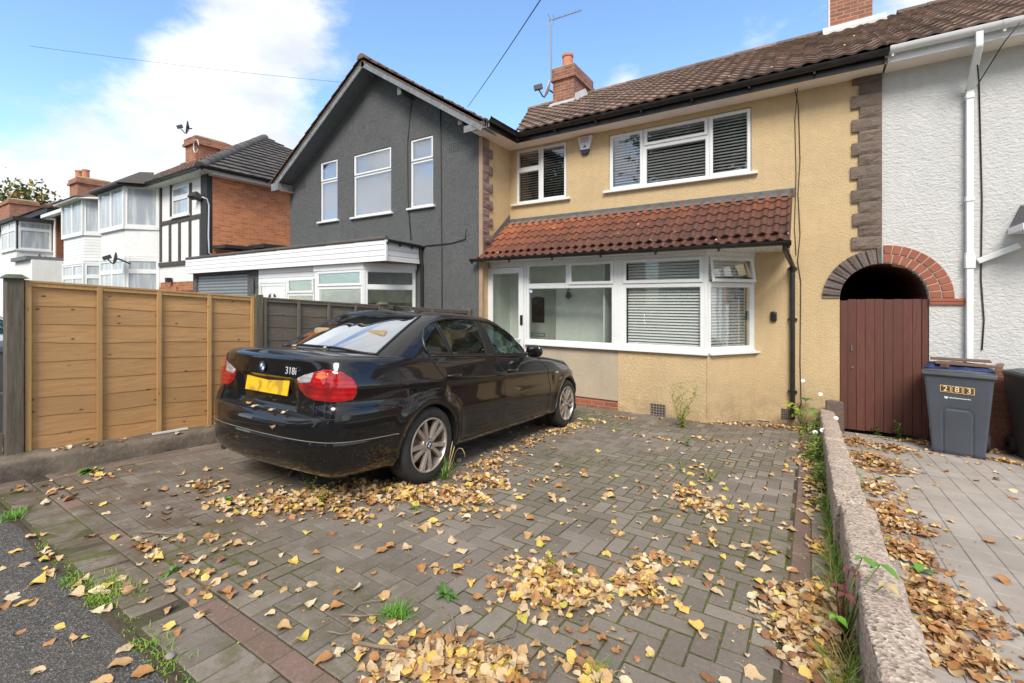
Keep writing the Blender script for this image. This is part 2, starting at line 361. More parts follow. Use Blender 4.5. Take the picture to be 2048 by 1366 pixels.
def wood_mat(name, light, dark, knot, grain=30, knots=.8, vs=(1, 1, 1), rough=.75, ax=1, green=0, knotsz=3.6):
    m = NM(name, rough); s = [9, 9, 9]; s[ax] = .8
    t = m.attr('tint'); w = m.noise(5.0, 5, .6, vs=tuple(s), dist=.7); big = m.noise(1.3, 3, .5)
    c = m.mix(m.rng(w, .32, .68), dark, light); c = m.mix(m.rng(t, 0, 1, 0, .75), c, tuple(x * .62 for x in light)); c = m.mix(m.rng(big, .45, .7, 0, .4), c, dark)
    kv = [3.0, 3.0, 3.0]; kv[ax] = 1.6
    sp = m.n('ShaderNodeSeparateXYZ'); m.l(m.tc.outputs['Object'], sp.inputs[0]); cb = m.n('ShaderNodeCombineXYZ'); lo, hi = (1, 2) if ax == 1 else ((2, 1) if ax == 2 else (0, 1))
    m.l(m.math('MULTIPLY', sp.outputs[lo], .55), cb.inputs[0]); m.l(sp.outputs[hi], cb.inputs[1]); vv = m.n('ShaderNodeTexVoronoi', voronoi_dimensions='2D', feature='F1'); m.l(cb.outputs[0], vv.inputs['Vector']); vv.inputs['Scale'].default_value = knotsz * 1.9; vs_ = m.n('ShaderNodeSeparateColor'); m.l(vv.outputs['Color'], vs_.inputs[0])
    c = m.mix(m.math('MULTIPLY', m.math('MULTIPLY', m.rng(vv.outputs['Distance'], .02, .085, 1, 0, True), m.rng(vs_.outputs[0], .45, .6)), knots), c, knot)
    if green: c = m.mix(m.rng(m.noise(6, 5, .6), .5, .7, 0, green), c, (.10, .11, .05))
    m.color(c); s2 = [60, 60, 60]; s2[ax] = 2; m.bump(m.noise(2.0, 4, .6, vs=tuple(s2)), .3, .004); return m.m
MT['fence'] = wood_mat('golden_fence_board', (.63, .36, .15), (.45, .23, .085), (.085, .040, .018), knots=.9)
MT['batten'] = wood_mat('golden_fence_batten', (.62, .37, .15), (.48, .26, .09), (.16, .075, .03), ax=2, knots=.5)
MT['fgrey'] = wood_mat('grey_weathered_fence_board', (.185, .150, .115), (.12, .098, .076), (.05, .045, .04), green=.2)
MT['fgreyb'] = wood_mat('grey_weathered_batten', (.20, .165, .130), (.13, .11, .085), (.07, .06, .05), ax=2, green=.2)
MT['post'] = wood_mat('weathered_brown_fence_post', (.17, .14, .105), (.085, .068, .050), (.03, .03, .025), ax=2, green=.2, knots=.3)
MT['gate'] = wood_mat('dark_red_stained_gate', (.150, .050, .033), (.085, .028, .021), (.05, .016, .012), ax=2, knots=.15, rough=.6)
MT['scrap'] = wood_mat('brown_scrap_timber', (.20, .115, .075), (.12, .07, .05), (.06, .04, .03), ax=0, knots=.2)
MT['terracotta'] = plain('terracotta', (.50, .20, .12), .8, var=.15, scale=8, bump=.3)
MT['steel'] = plain('galvanised_steel', (.20, .19, .20), .5, .7, var=.1)
MT['cable'] = plain('dark_cable', (.03, .025, .022), .6, var=0)
MT['dishw'] = plain('pale_dish_enamel', (.62, .62, .64), .4, var=.05)
MT['dishd'] = plain('dark_dish_enamel', (.05, .04, .05), .5, var=.1)
def _paver(name, stops, moss=.5, speck=.8):
    m = NM(name, .88); t = m.attr('tint'); f = m.noise(1.3, 6, .65); g = m.noise(60, 4, .7); s = m.noise(230, 2, .6); bigs = m.noise(.55, 4, .6)
    c = m.ramp(t, stops)
    c = m.mix(m.rng(f, .40, .72, 0, .45), c, (.095, .075, .055))
    c = m.mix(m.math('MULTIPLY', m.rng(g, .52, .62), .25 * speck), c, (.30, .27, .24))
    c = m.mix(m.math('MULTIPLY', m.rng(s, .66, .72), speck), c, (.42, .38, .34))
    c = m.mix(m.math('MULTIPLY', m.rng(s, .36, .30), .5 * speck), c, (.05, .042, .036))
    if moss > .5:
        so_ = m.math('MULTIPLY', m.rng(m.xyz(0), -2.2, -3.2), m.rng(m.xyz(1), 2.3, 1.5)); so_ = m.math('MULTIPLY', so_, m.rng(m.noise(3.5, 6, .7), .42, .56)); c = m.mix(m.math('MULTIPLY', so_, .85), c, (.105, .070, .045))
    lich = m.noise(5.5, 5, .75); c = m.mix(m.math('MULTIPLY', m.rng(lich, .66, .72), .5), c, (.36, .35, .32))
    mo = m.math('MULTIPLY', m.rng(bigs, .46, .62), m.rng(m.noise(11, 5, .7), .42, .62)); c = m.mix(m.math('MULTIPLY', mo, moss), c, (.085, .082, .026))
    m.color(c); m.bump(g, .4, .004); m.bump(s, .35, .002); return m.m
MT['paver'] = _paver('charcoal_block_paver', [(0, (.150, .124, .100)), (.35, (.178, .148, .121)), (.75, (.205, .171, .141)), (1, (.250, .210, .174))], .75)
MT['redpaver'] = _paver('red_block_paver', [(0, (.165, .098, .080)), (1, (.225, .135, .110))], .4)
MT['palepaver'] = _paver('pale_brown_paver', [(0, (.345, .30, .262)), (1, (.40, .355, .315))], .1, .35)
def _joint():
    m = NM('mossy_joint_fill', 1.); f = m.noise(1.1, 6, .7); g = m.noise(70, 3, .6); 
    c = m.ramp(m.rng(f, .38, .62), [(0, (.050, .038, .027)), (.4, (.070, .058, .030)), (1, (.115, .125, .030))]); c = m.mix(m.rng(g, .35, .65, 0, .5), c, (.035, .028, .018)); m.color(c); m.bump(g, .8, .006); return m.m
MT['joint'] = _joint()
MT['sandjoint'] = plain('sandy_joint_fill', (.13, .105, .085), 1., var=.3, scale=30, bump=.5)
def _tarmac():
    m = NM('worn_tarmac', .9); v = m.voro(190, out='Color'); sp = m.n('ShaderNodeSeparateColor'); m.l(v, sp.inputs[0]); f = m.noise(2, 5, .6)
    c = m.ramp(sp.outputs[0], [(0, (.035, .032, .030)), (.6, (.085, .078, .070)), (.9, (.16, .145, .13)), (1, (.26, .235, .21))]); c = m.mix(m.rng(f, .45, .7, 0, .5), c, (.10, .088, .070)); m.color(c)
    m.bump(m.voro(190), 1., .004); m.bump(m.noise(40, 5, .65), .5, .006); return m.m
MT['tarmac'] = _tarmac()
def _soil():
    m = NM('mossy_soil', 1.); f = m.noise(7, 6, .7); g = m.noise(60, 4, .6)
    c = m.ramp(f, [(.3, (.05, .036, .024)), (.52, (.085, .06, .038)), (.66, (.085, .09, .022)), (.8, (.13, .15, .03))]); c = m.mix(m.rng(g, .4, .6, 0, .4), c, (.03, .024, .016)); m.color(c); m.bump(g, 1, .012); return m.m
def _moss():
    m = NM('olive_green_moss', 1.); f = m.noise(40, 4, .6); m.color(m.ramp(f, [(.3, (.055, .055, .018)), (.6, (.105, .110, .028)), (.8, (.17, .18, .045))])); m.bump(m.noise(160, 3, .6), 1, .006); return m.m
MT['moss'] = _moss()
MT['soil'] = _soil()
MT['slab'] = plain('concrete_slab', (.25, .22, .19), .9, var=.25, scale=3, bump=.3)
MT['earth'] = plain('rough_grass_ground', (.06, .075, .025), 1., var=.4, scale=3, bump=.6, bscale=20)
MT['asphalt'] = plain('asphalt_road', (.05, .05, .05), .9, var=.2, scale=8, bump=.4, bscale=90)
# ------------------------------------------------------------------ plane frames, windows
class FR:
    def __init__(s, O, h, n): s.O = np.array(O, float); s.h = np.array(h, float) / np.linalg.norm(h); s.n = np.array(n, float) / np.linalg.norm(n)
    def P(s, a, b, d): return s.O + s.h * a + s.n * d + np.array([0, 0, b])
    def box(s, mb, a0, a1, b0, b1, d0, d1, mi=0, tint=0.):
        P = s.P
        return mb.hexa([P(a0, b0, d1), P(a1, b0, d1), P(a1, b0, d0), P(a0, b0, d0), P(a0, b1, d1), P(a1, b1, d1), P(a1, b1, d0), P(a0, b1, d0)], mi, tint)
    def ring(s, mb, a0, a1, b0, b1, prof, mi=0):
        loops = []
        for i, d in prof: loops.append([s.P(a0 + i, b0 + i, d), s.P(a1 - i, b0 + i, d), s.P(a1 - i, b1 - i, d), s.P(a0 + i, b1 - i, d)])
        vs = [p for l in loops for p in l]
        fs = [(k * 4 + j, k * 4 + (j + 1) % 4, k * 4 + 4 + (j + 1) % 4, k * 4 + 4 + j) for k in range(len(loops) - 1) for j in range(4)]
        return mb.add(vs, fs, mi)
def FY(Y): return FR((0, Y, 0), (1, 0, 0), (0, -1, 0))
def fr2(A, B):
    """frame of a vertical face from A to B (left to right seen from the street side)"""
    d = np.array([B[0] - A[0], B[1] - A[1], 0.]); n = np.array([d[1], -d[0], 0.])
    return FR((A[0], A[1], 0), d, n), float(np.linalg.norm(d))
def window(parent, fr, cells, base=-.045, mat='upvc', glass='glassUp', sill=None, blind=None, back=None, room=1.0, w=.055, ws=.052, vent=False, name='window'):
    """cells: (a0, a1, b0, b1, kind[, opening]); the window part is the frame; sashes, panes, sill and blind are its sub-parts"""
    f = MB(); win = None; d0 = base - .05; dg = base - .012
    A0 = min(c[0] for c in cells); A1 = max(c[1] for c in cells); B0 = min(c[2] for c in cells); B1 = max(c[3] for c in cells)
    for c in cells:
        k = .024 if c[4] == 'sash' else w
        fr.ring(f, c[0], c[1], c[2], c[3], [(0, d0), (0, base), (k - .012, base), (k, dg), (k, d0)])
    win = f.build(name, MT[mat], parent, autos=25)
    for c in cells:
        k = .024 if c[4] == 'sash' else w; g = MB()
        if c[4] == 'sash':
            sm = MB(); o = .014
            fr.ring(sm, c[0] + o, c[1] - o, c[2] + o, c[3] - o, [(0, base), (0, base + .014), (.006, base + .022), (ws - .012, base + .022), (ws, base + .006), (ws, base - .01)])
            i = o + ws; fr.box(g, c[0] + i - .004, c[1] - i + .004, c[2] + i - .004, c[3] - i + .004, base - .002, base + .004)
            if len(c) > 5:
                typ, ang = c[5]
                if typ == 'top': piv = fr.P(c[0], c[3] - o, base); axis = fr.h; ang = -ang if False else ang
                else: piv = fr.P(c[1] - o, c[2], base) if typ == 'right' else fr.P(c[0] + o, c[2], base); axis = np.array([0, 0, 1.])
                Mx = Matrix.Translation(piv) @ Matrix.Rotation(ang, 4, Vector(axis)) @ Matrix.Translation(-Vector(piv)); sm.xf(Mx); g.xf(Mx)
            sm.build('sash', MT[mat], win, autos=25)
        else: fr.box(g, c[0] + k - .004, c[1] - k + .004, c[2] + k - .004, c[3] - k + .004, dg - .002, dg + .004)
        g.build('pane', MT[glass], win)
        if vent:
            v = MB(); m_ = (c[0] + c[1]) / 2; hw = min(.13, (c[1] - c[0]) * .3)
            if c[3] > B1 - .01: fr.box(v, m_ - hw, m_ + hw, c[3] - .05, c[3] - .03, base + .02, base + .034); v.build('vent', MT['aged'], win)
    if sill:
        s_ = MB(); e, p = sill; fr.box(s_, A0 - e, A1 + e, B0 - .045, B0 - .002, -.08, p); s_.build('sill', MT[mat], win, bevel=.006)
    if blind:
        pitch, tilt = blind; m_ = MB(); ca, sa = math.cos(tilt), math.sin(tilt); z = B1 - .06; hw = .025
        fr.box(m_, A0 + .06, A1 - .06, B1 - .075, B1 - .04, d0 - .07, d0 - .03)
        while z > B0 + .06:
            n_ = fr.n; up = np.array([0, 0, 1.]); ax = (A1 - A0) / 2 - .065; c0 = fr.P((A0 + A1) / 2, z, d0 - .05)
            m_.obox(c0, fr.h * ax, (n_ * ca - up * sa) * hw, (n_ * sa + up * ca) * .0012); z -= pitch
        m_.build('blind', MT['slat'], win)
    if back: q = MB(); fr.box(q, A0 + .03, A1 - .03, B0 + .03, B1 - .03, d0 - .012, d0 - .007); q.build('sky_tone_panel', MT[back], win)  # added panel close behind the glass, its white imitating reflected sky
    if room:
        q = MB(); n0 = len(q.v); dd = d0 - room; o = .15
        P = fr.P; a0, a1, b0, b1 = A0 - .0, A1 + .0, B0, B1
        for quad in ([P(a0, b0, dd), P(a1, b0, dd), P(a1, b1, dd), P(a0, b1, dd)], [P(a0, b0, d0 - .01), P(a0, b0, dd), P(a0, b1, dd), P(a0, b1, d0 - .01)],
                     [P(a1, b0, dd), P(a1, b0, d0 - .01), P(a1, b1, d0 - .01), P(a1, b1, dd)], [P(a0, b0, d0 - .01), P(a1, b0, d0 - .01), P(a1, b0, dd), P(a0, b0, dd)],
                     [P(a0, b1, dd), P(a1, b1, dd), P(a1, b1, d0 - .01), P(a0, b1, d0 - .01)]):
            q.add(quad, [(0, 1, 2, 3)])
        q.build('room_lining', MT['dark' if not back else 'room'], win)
    return win
def hole(fr, a0, a1, b0, b1): return [fr.P(a0, b0, 0), fr.P(a1, b0, 0), fr.P(a1, b1, 0), fr.P(a0, b1, 0)]

def tile_slope(mb, p0, p1, q0, q1, tw=.22, gauge=.3, amp=.022, th=.028, prof=None, tintf=None, jit=.004, nsub=8, mi=0):
    p0, p1, q0, q1 = (np.array(x, float) for x in (p0, p1, q0, q1)); a = (p1 - p0) / np.linalg.norm(p1 - p0)
    nrm = np.cross(a, q0 - p0); nrm -= a * (nrm @ a); nrm /= np.linalg.norm(nrm)
    if nrm[2] < 0: nrm = -nrm
    b = np.cross(nrm, a); Lp = abs((q0 - p0) @ b); rows = max(1, int(round(Lp / gauge)))
    if (q0 - p0) @ b < 0: b = -b
    prof = prof or (lambda u: math.sin(2 * math.pi * u) * .5 + .5)
    for r in range(rows):
        t0, t1 = r / rows, (r + 1.12) / rows; t1c = min(t1, 1)
        L0, L1 = p0 + (q0 - p0) * t0, p1 + (q1 - p1) * t0; U0, U1 = p0 + (q0 - p0) * t1c, p1 + (q1 - p1) * t1c
        sL, sR = (L0 - p0) @ a, (L1 - p0) @ a; k0, k1 = math.floor(sL / tw), math.ceil(sR / tw)
        for k in range(k0, k1):
            s0, s1 = max(k * tw, sL), min((k + 1) * tw, sR)
            if s1 - s0 < .01: continue
            dz = rng.uniform(-jit, jit); ds = rng.uniform(-jit, jit); tt = tintf(r / rows, (k * tw) / max(1e-6, (p1 - p0) @ a)) if tintf else rng.random()
            us = np.linspace(s0, s1, nsub + 1); vs = []; b0 = (L0 - p0) @ b + ds; b1 = (U0 - p0) @ b
            for s_ in us:
                h = prof((s_ - k * tw) / tw) * amp
                sc = s_
                if r == rows - 1 or True:
                    uL, uR = (U0 - p0) @ a, (U1 - p0) @ a
                    sc = min(max(s_, uL), uR)
                vs += [p0 + a * s_ + b * b0 + nrm * (h + dz), p0 + a * s_ + b * b0 + nrm * (h + th + dz), p0 + a * sc + b * b1 + nrm * (h + dz * .3)]
            fs = []
            for i in range(nsub): fs += [(3 * i, 3 * i + 3, 3 * i + 4, 3 * i + 1), (3 * i + 1, 3 * i + 4, 3 * i + 5, 3 * i + 2)]
            fs += [(0, 1, 2), (3 * nsub, 3 * nsub + 2, 3 * nsub + 1)]
            mb.add(vs, fs, mi, tt)
    return mb
def ridge_caps(mb, p, q, r=.11, seg=.4, mi=0, down=.05):
    p, q = np.array(p, float), np.array(q, float); Lg = np.linalg.norm(q - p); d = (q - p) / Lg; n = max(1, int(Lg / seg)); side = np.cross(d, [0, 0, 1.]); side /= np.linalg.norm(side); up = np.cross(side, d)
    for i in range(n):
        a = p + d * (Lg * i / n); b = p + d * (Lg * (i + 1) / n + .02); t = rng.random(); vs = []
        rr = r * rng.uniform(.97, 1.03)
        for c, s_ in ((a, 1.05), (b, .97)):
            for k in range(9):
                an = math.pi * k / 8; vs.append(c + side * math.cos(an) * rr * s_ * 1.15 + up * (math.sin(an) * rr * s_ - down))
        fs = [(k, k + 1, k + 10, k + 9) for k in range(8)] + [tuple(range(9))[::-1], tuple(range(9, 18))]
        mb.add(vs, fs, mi, t)
    return mb
def gutter(parent, p, q, mat, r=.058, name='gutter', brackets=0, outward=(0, -1, 0)):
    p, q = np.array(p, float), np.array(q, float); m = MB(); d = (q - p) / np.linalg.norm(q - p); o = np.array(outward, float); n = 9; vs = []
    for c in (p, q):
        for rr in (r, r - .006):
            for k in range(n):
                an = math.pi * k / (n - 1); vs.append(c + o * (math.cos(an) * rr) + np.array([0, 0, -math.sin(an) * rr * 1.05]))
    fs = []
    for k in range(n - 1): fs += [(k, k + 1, 2 * n + k + 1, 2 * n + k), (n + k + 1, n + k, 3 * n + k, 3 * n + k + 1), (k, n + k, n + k + 1, k + 1), (2 * n + k, 2 * n + k + 1, 3 * n + k + 1, 3 * n + k)]
    fs += [(0, 2 * n, 3 * n, n), (n - 1, 2 * n - 1, 4 * n - 1, 3 * n - 1)]
    m.add(vs, fs)
    # stop ends and joints with brackets
    Lg = np.linalg.norm(q - p); ks = [i / max(1, brackets) for i in range(brackets + 1)] if brackets else []
    for t in ks:
        c = p + d * Lg * min(max(t, .005), .995); rr = r + .006; vv = []
        for e in (-.022, .022):
            for k in range(n):
                an = math.pi * k / (n - 1); vv.append(c + d * e + o * (math.cos(an) * rr) + np.array([0, 0, -math.sin(an) * rr * 1.05]))
        m.add(vv, [(k, k + 1, n + k + 1, n + k) for k in range(n - 1)])
        m.obox(c + np.array([0, 0, -.02 - r]) - o * .0, d * .012, o * .012, np.array([0, 0, .02]))
    return m.build(name, MT[mat], parent, autos=50)
# ================================================================== THE YELLOW HOUSE
YM, YF, YG = 8.04, 7.29, 7.05          # main wall, bay and porch front, gable wall of the grey house
XP, XR = -5.22, .82                    # party lines
ZS = 4.42                              # soffit level
H = thing('terraced_house', 'cream yellow rendered terraced house with tiled bay canopy and arched side passage', 'house', (-2.2, YM, -.5))
fm = FY(YM)
ux0, ux1, ux2, ux3 = XY(1217.7, YM), XY(1286, YM), XY(1416.5, YM), XY(1503, YM)
uzt, uzb, uzm = ZY(1504, 213, YM), ZY(1217.7, 382, YM), ZY(1291.6, 292, YM)
sx0, sx1, sx2 = XY(1032, YM), XY(1079.5, YM), XY(1133, YM)
szt, szb, szm = ZY(1133, 281, YM), ZY(1032, 408.7, YM), ZY(1036, 341, YM)
ZSP, XA, RA = 1.36, .83, .478          # passage arch: springing, centre, inner radius
zst = ZY(1397, 511, YF); ztr = ZY(1397, 566.5, YF); zsb = ZY(1397, 702, YF)     # bay window top, transom, sill top
arch_hole = [fm.P(XA - RA, -.52, 0), fm.P(XR, -.52, 0), fm.P(XR, ZSP + RA, 0)] + [fm.P(XA + RA * math.cos(a), ZSP + RA * math.sin(a), 0) for a in np.linspace(R(92), R(180), 14)]
lefthalf = [fm.P(XP - .1, -.7, 0), fm.P(XA - RA, -.7, 0)] + [fm.P(XA + RA * math.cos(a), ZSP + RA * math.sin(a), 0) for a in np.linspace(R(180), R(91.2), 14)] + [fm.P(XR, ZSP + RA, 0), fm.P(XR, ZS + .2, 0), fm.P(XP - .1, ZS + .2, 0)]
m = MB()
m.prism(lefthalf, (0, .16, 0), 0, 0, [hole(fm, ux0, ux3, uzb, uzt), hole(fm, sx0, sx2, szb, szt), hole(fm, -2.95, -.86, .0, 2.3)])
# wall returning to the grey gable, with the porch cheek
m.prism([(XP, YG + .01, -.7), (XP, YM - .001, -.7), (XP, YM - .001, ZS + .2), (XP, YG + .01, ZS + .2)], (-.12, 0, 0))
wall = m.build('wall', MT['yellow'], H)
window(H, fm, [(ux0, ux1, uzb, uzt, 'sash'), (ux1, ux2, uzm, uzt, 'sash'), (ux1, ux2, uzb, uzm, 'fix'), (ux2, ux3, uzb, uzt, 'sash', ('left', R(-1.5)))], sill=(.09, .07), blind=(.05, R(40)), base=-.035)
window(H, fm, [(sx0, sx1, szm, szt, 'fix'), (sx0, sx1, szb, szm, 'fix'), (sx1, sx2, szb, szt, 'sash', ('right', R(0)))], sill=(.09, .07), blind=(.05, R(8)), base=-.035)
# --- front of the porch and the bay
ff = FY(YF); XB = -1.283; XBm = -.73; XD0, XD1 = XY(968, YF), XY(1052.5, YF); XMa, XMb = XY(1228.5, YF), XY(1247.5, YF)
XMb = XY(1247, YF); XL = XY(1052.5, YF)
fa, La = fr2((XB, YF), (XBm, YM))
m = MB()   # low wall of the bay: yellow panel and angled cheek
m.prism([(XMb - .09, YF - .012, -.6), (XB, YF - .012, -.6), (XB, YF - .012, zsb - .04), (XMb - .09, YF - .012, zsb - .04)], (0, .14, 0))
m.prism([fa.P(0, -.6, .01), fa.P(La, -.6, .01), fa.P(La, zsb - .04, .01), fa.P(0, zsb - .04, .01)], tuple(-fa.n * .14))
m.build('bay_wall', MT['yellow'], H)
m = MB(); m.prism([(XL - .02, YF, -.31), (XMb - .093, YF, -.31), (XMb - .093, YF, zsb - .04), (XL - .02, YF, zsb - .04)], (0, .12, 0)); m.build('porch_wall', MT['patch'], H)
m = MB(); m.prism([(XL - .02, YF + .02, -.6), (XMb - .093, YF + .02, -.6), (XMb - .093, YF + .02, -.313), (XL - .02, YF + .02, -.313)], (0, .1, 0)); m.build('brick_plinth', MT['brickY'], H)
xs = XY(1136, YF)
# porch glazing
window(H, ff, [(XL, xs, ztr - .01, zst, 'fix'), (xs, XMa, ztr - .03, zst, 'sash'), (XL, XMa, zsb, ztr - .0105, 'fix')] if False else
       [(XL + .005, xs, ztr, zst, 'fix'), (xs, XMa, ztr, zst, 'sash'), (XL + .005, XMa, zsb, ztr, 'fix')], base=.0, room=0, glass='glass', w=.05)
wb = window(H, ff, [(XMb - .02, XB - .035, ztr, zst, 'sash'), (XMb - .02, XB - .035, zsb, ztr, 'fix')], base=.0, room=0, blind=(.046, R(47)), w=.06, glass='glass')
ws_ = window(H, fa, [(.035, La - .02, ztr, zst, 'sash', ('top', R(-9))), (.035, La - .02, zsb, ztr, 'fix')], base=.0, room=0, blind=(.046, R(47)), w=.06, glass='glass')
m = MB()   # posts, head rail and continuous sill of the glazed front
ff.box(m, XMa, XMb - .02, zsb - .03, zst, -.06, .004)
ff.box(m, (XMa + XMb) / 2 - .012, (XMa + XMb) / 2 - .004, zsb - .0, zst, .0045, .009)
m.build('window_post', MT['upvc'], H, bevel=.004); m = MB()
m.prism([(XB - .036, YF + .055, zsb - .03), (XB - .036, YF + .0, zsb - .03), (XB + .0, YF - .006, zsb - .03), (XB + .036 * fa.h[0], YF + .036 * fa.h[1], zsb - .03), (XB + .036 * fa.h[0] - .05, YF + .036 * fa.h[1] + .04, zsb - .03)], (0, 0, zst - zsb + .03))
m.build('window_post', MT['upvc'], H, bevel=.004); m = MB(); fa.box(m, La - .02, La + .03, zsb - .03, zst, -.06, .004)
m.build('window_post', MT['upvc'], H, bevel=.004)
m = MB(); ff.box(m, XP + .02, XB - .01, zst, 2.13, -.06, .012); fa.box(m, -.01, La + .02, zst, 2.13, -.06, .012)
ff.box(m, XP + .02, XB + .0, zst + .04, zst + .048, .012, .017); m.build('head_board', MT['upvc'], H, bevel=.003)
m = MB(); ff.box(m, XL - .01, XB - .005, zsb - .028, zsb - .001, -.05, .035); ff.box(m, XL - .01, XB + .03, zsb - .055, zsb - .0285, -.05, .075)
fa.box(m, -.005, La + .0, zsb - .028, zsb - .001, -.05, .035); fa.box(m, .03, La + .13, zsb - .055, zsb - .0285, -.02, .075); m.build('sill', MT['upvc'], H, bevel=.004)
# porch door
D = MB(); ff.ring(D, XP + .03, XL, -.47, zst, [(0, -.06), (0, .002), (.045, .002), (.05, -.012), (.05, -.06)]); door = D.build('porch_door', MT['upvc'], H, autos=25)
dl0, dl1 = XY(973, YF) + .04, XL - .052; g0, g1 = XY(987.5, YF), XY(1038, YF); gzt = ZY(1038, 549, YF)
D = MB(); ff.ring(D, dl0, dl1, -.42, zst - .055, [(0, -.05), (0, .018), (.006, .024), (.10, .024), (.112, .005), (.112, -.02)])
D.build('door_leaf', MT['upvc'], door, autos=25)
D = MB(); ff.box(D, dl0 + .10, dl1 - .10, -.32, zst - .15, -.006, 0); D.build('pane', MT['glass'], door)
D = MB(); hx = dl1 - .055; D.tube([(hx, YF - .03, .62), (hx, YF - .075, .62), (hx - .02, YF - .082, .62), (hx - .12, YF - .082, .615)], .011, 8); D.box((hx - .015, YF - .034, .50), (hx + .015, YF - .025, .72)); D.build('handle', MT['upvc'], door, bevel=.003)
D = MB(); D.box((hx - .005, YF - .045, .88), (hx + .05, YF - .022, 1.06)); b_ = D.build('doorbell', MT['blackpl'], door, bevel=.006)
# inside of the porch: pale walls, ceiling, floor, the inner front door and meter corner
m = MB(); m.box((XP + .005, YM - .03, -.5), (-2.95, YM - .012, 2.3)); m.box((-2.95, YF + .16, -.5), (-2.93, YM - .012, 2.3)); m.box((XP + .002, YF + .02, -.5), (XP + .02, YM - .03, 2.3))
m.box((XP + .02, YF + .07, 2.28), (-2.95, YM - .03, 2.3)); m.box((XP + .02, YF + .125, -.5), (-2.95, YM - .03, -.42)); m.build('porch_lining', MT['mint'], H)
m = MB(); m.box((-2.93, YM + .9, -.3), (-.5, YM + .92, 2.3)); m.box((-2.929, YM - .03, -.3), (-2.915, YM + .9, 2.3)); m.box((-.84, YM - .03, -.3), (-.83, YM + .9, 2.3)); m.box((-2.93, YF + .13, 2.285), (-.8, YM + .9, 2.3)); m.build('room_lining', MT['dark'], H)
m = MB(); dx0, dx1 = XY(1050, YM), XY(1113, YM); fi = FY(YM - .03)
fi.ring(m, dx0, dx1, -.42, 1.62, [(0, 0), (0, .05), (.06, .05), (.06, .03)]); fi.box(m, dx0 + .06, dx1 - .06, -.36, 1.56, 0, .03)
gx0, gx1 = XY(1067, YM), XY(1092, YM)
idoor = m.build('inner_door', plain('pale_green_grey_door', (.40, .43, .37), .5, var=.05), H, bevel=.004)
m = MB(); a_ = [(gx0, YM - .066, ZY(1080, 645, YM)), (gx1, YM - .066, ZY(1080, 645, YM)), (gx1, YM - .066, ZY(1080, 598, YM))] + [((gx0 + gx1) / 2 + (gx1 - gx0) / 2 * math.cos(t), YM - .066, ZY(1080, 598, YM) + .05 * math.sin(t)) for t in np.linspace(.3, math.pi - .3, 7)] + [(gx0, YM - .066, ZY(1080, 598, YM))]
m.prism(a_, (0, .004, 0)); m.build('door_glass', plain('dark_leaded_glass', (.04, .025, .02), .15, var=.5, scale=15), idoor)
m = MB(); lx0, lx1, lz = XY(1066, YM), XY(1093, YM), ZY(1080, 669, YM); fi.ring(m, lx0, lx1, lz - .03, lz + .035, [(0, .03), (0, .042), (.008, .042), (.008, .032)]); m.build('letterbox', MT['steel'], idoor)
m = MB(); bx = XY(1146, YM); bz = ZY(1146, 590, YM); m.tube([(bx - .05, YM - .03, bz + .12), (bx - .05, YM - .12, bz + .10), (bx - .03, YM - .14, bz + .04)], .012, 6); m.tube([(bx - .03, YM - .14, bz + .06), (bx - .03, YM - .14, bz - .02), (bx, YM - .14, bz - .05)], [.03, .06, .05], 10)
m.build('porch_lamp', plain('tarnished_lamp_metal', (.12, .10, .08), .5), H, autos=40)
m = MB(); m.box((XP + .35, YM - .09, 1.98), (XP + .75, YM - .03, 2.08)); m.build('meter_box', plain('cream_plastic_box', (.55, .53, .40), .5), H, bevel=.01)
sk = MB(); c0 = ff.P(XL + .10, ztr - .09, -.0); sk.add([c0 + np.array([.035 * math.cos(t), -.004, .028 * math.sin(t)]) for t in np.linspace(0, 2 * math.pi, 17)[:-1]], [tuple(range(16))]); sk.build('window_sticker', plain('pale_blue_sticker', (.45, .62, .80), .5, var=0), H)
# --- canopy over the bay and porch
def canopy_tint(t, s): return min(1, max(0, .30 + .55 * (t ** 1.1) * (1 - .15 * s) + .42 * (1 - s) ** 2.2 - .12 + rng.uniform(-.12, .12)))
def rollprof(u): return (math.sin(math.pi * min(1, max(0, (u - .42) / .58))) ** .8) if u > .42 else .12 * math.sin(math.pi * u / .42 + math.pi)
m = MB(); cz0, cz1 = 2.10, 2.90; cy0, cy1 = 6.93, 7.96
tile_slope(m, (XP + .012, YG + .02, cz0 + (YG + .02 - cy0) * (cz1 - cz0) / (cy1 - cy0)), (-.235, YG + .02, cz0 + (YG + .02 - cy0) * (cz1 - cz0) / (cy1 - cy0)), (XP + .012, cy1, cz1), (-.235, cy1, cz1), .152, .245, .030, .022, rollprof, canopy_tint, .003, 10)
def ct2(t, s): return canopy_tint(0, s)
tile_slope(m, (-5.30, cy0, cz0 - .004), (-.235, cy0, cz0 - .004), (-5.30, YG + .05, cz0 + .108), (-.235, YG + .05, cz0 + .108), .152, .16, .030, .022, rollprof, ct2, .003, 10)
canopy = m.build('canopy_roof', MT['bay'], H)
m = MB(); m.prism([(XP - .0, cy0 + .03, cz0 - .02), (XP - .0, YM, cz0 - .02), (XP, YM, cz1 + .02), (XP, cy1, cz1 - .01)], (-XP - .25, 0, 0)); m.build('canopy_deck', MT['aged'], canopy)
m = MB(); m.box((-5.29, cy0 + .035, 2.055), (-.27, cy0 + .055, cz0 + .01)); m.box((XP + .03, cy0 + .055, 2.06), (-.27, YF - .0, 2.075)); m.box((XBm - .3, YF, 2.061), (-.27, YM, 2.074))
m.build('canopy_fascia', MT['upvc'], canopy)
m = MB(); m.prism([(XP + .01, YM - .012, cz1 - .03), (-.19, YM - .012, cz1 - .03), (-.19, YM - .012, cz1 + .10), (XP + .01, YM - .012, cz1 + .10)], (0, .01, 0))
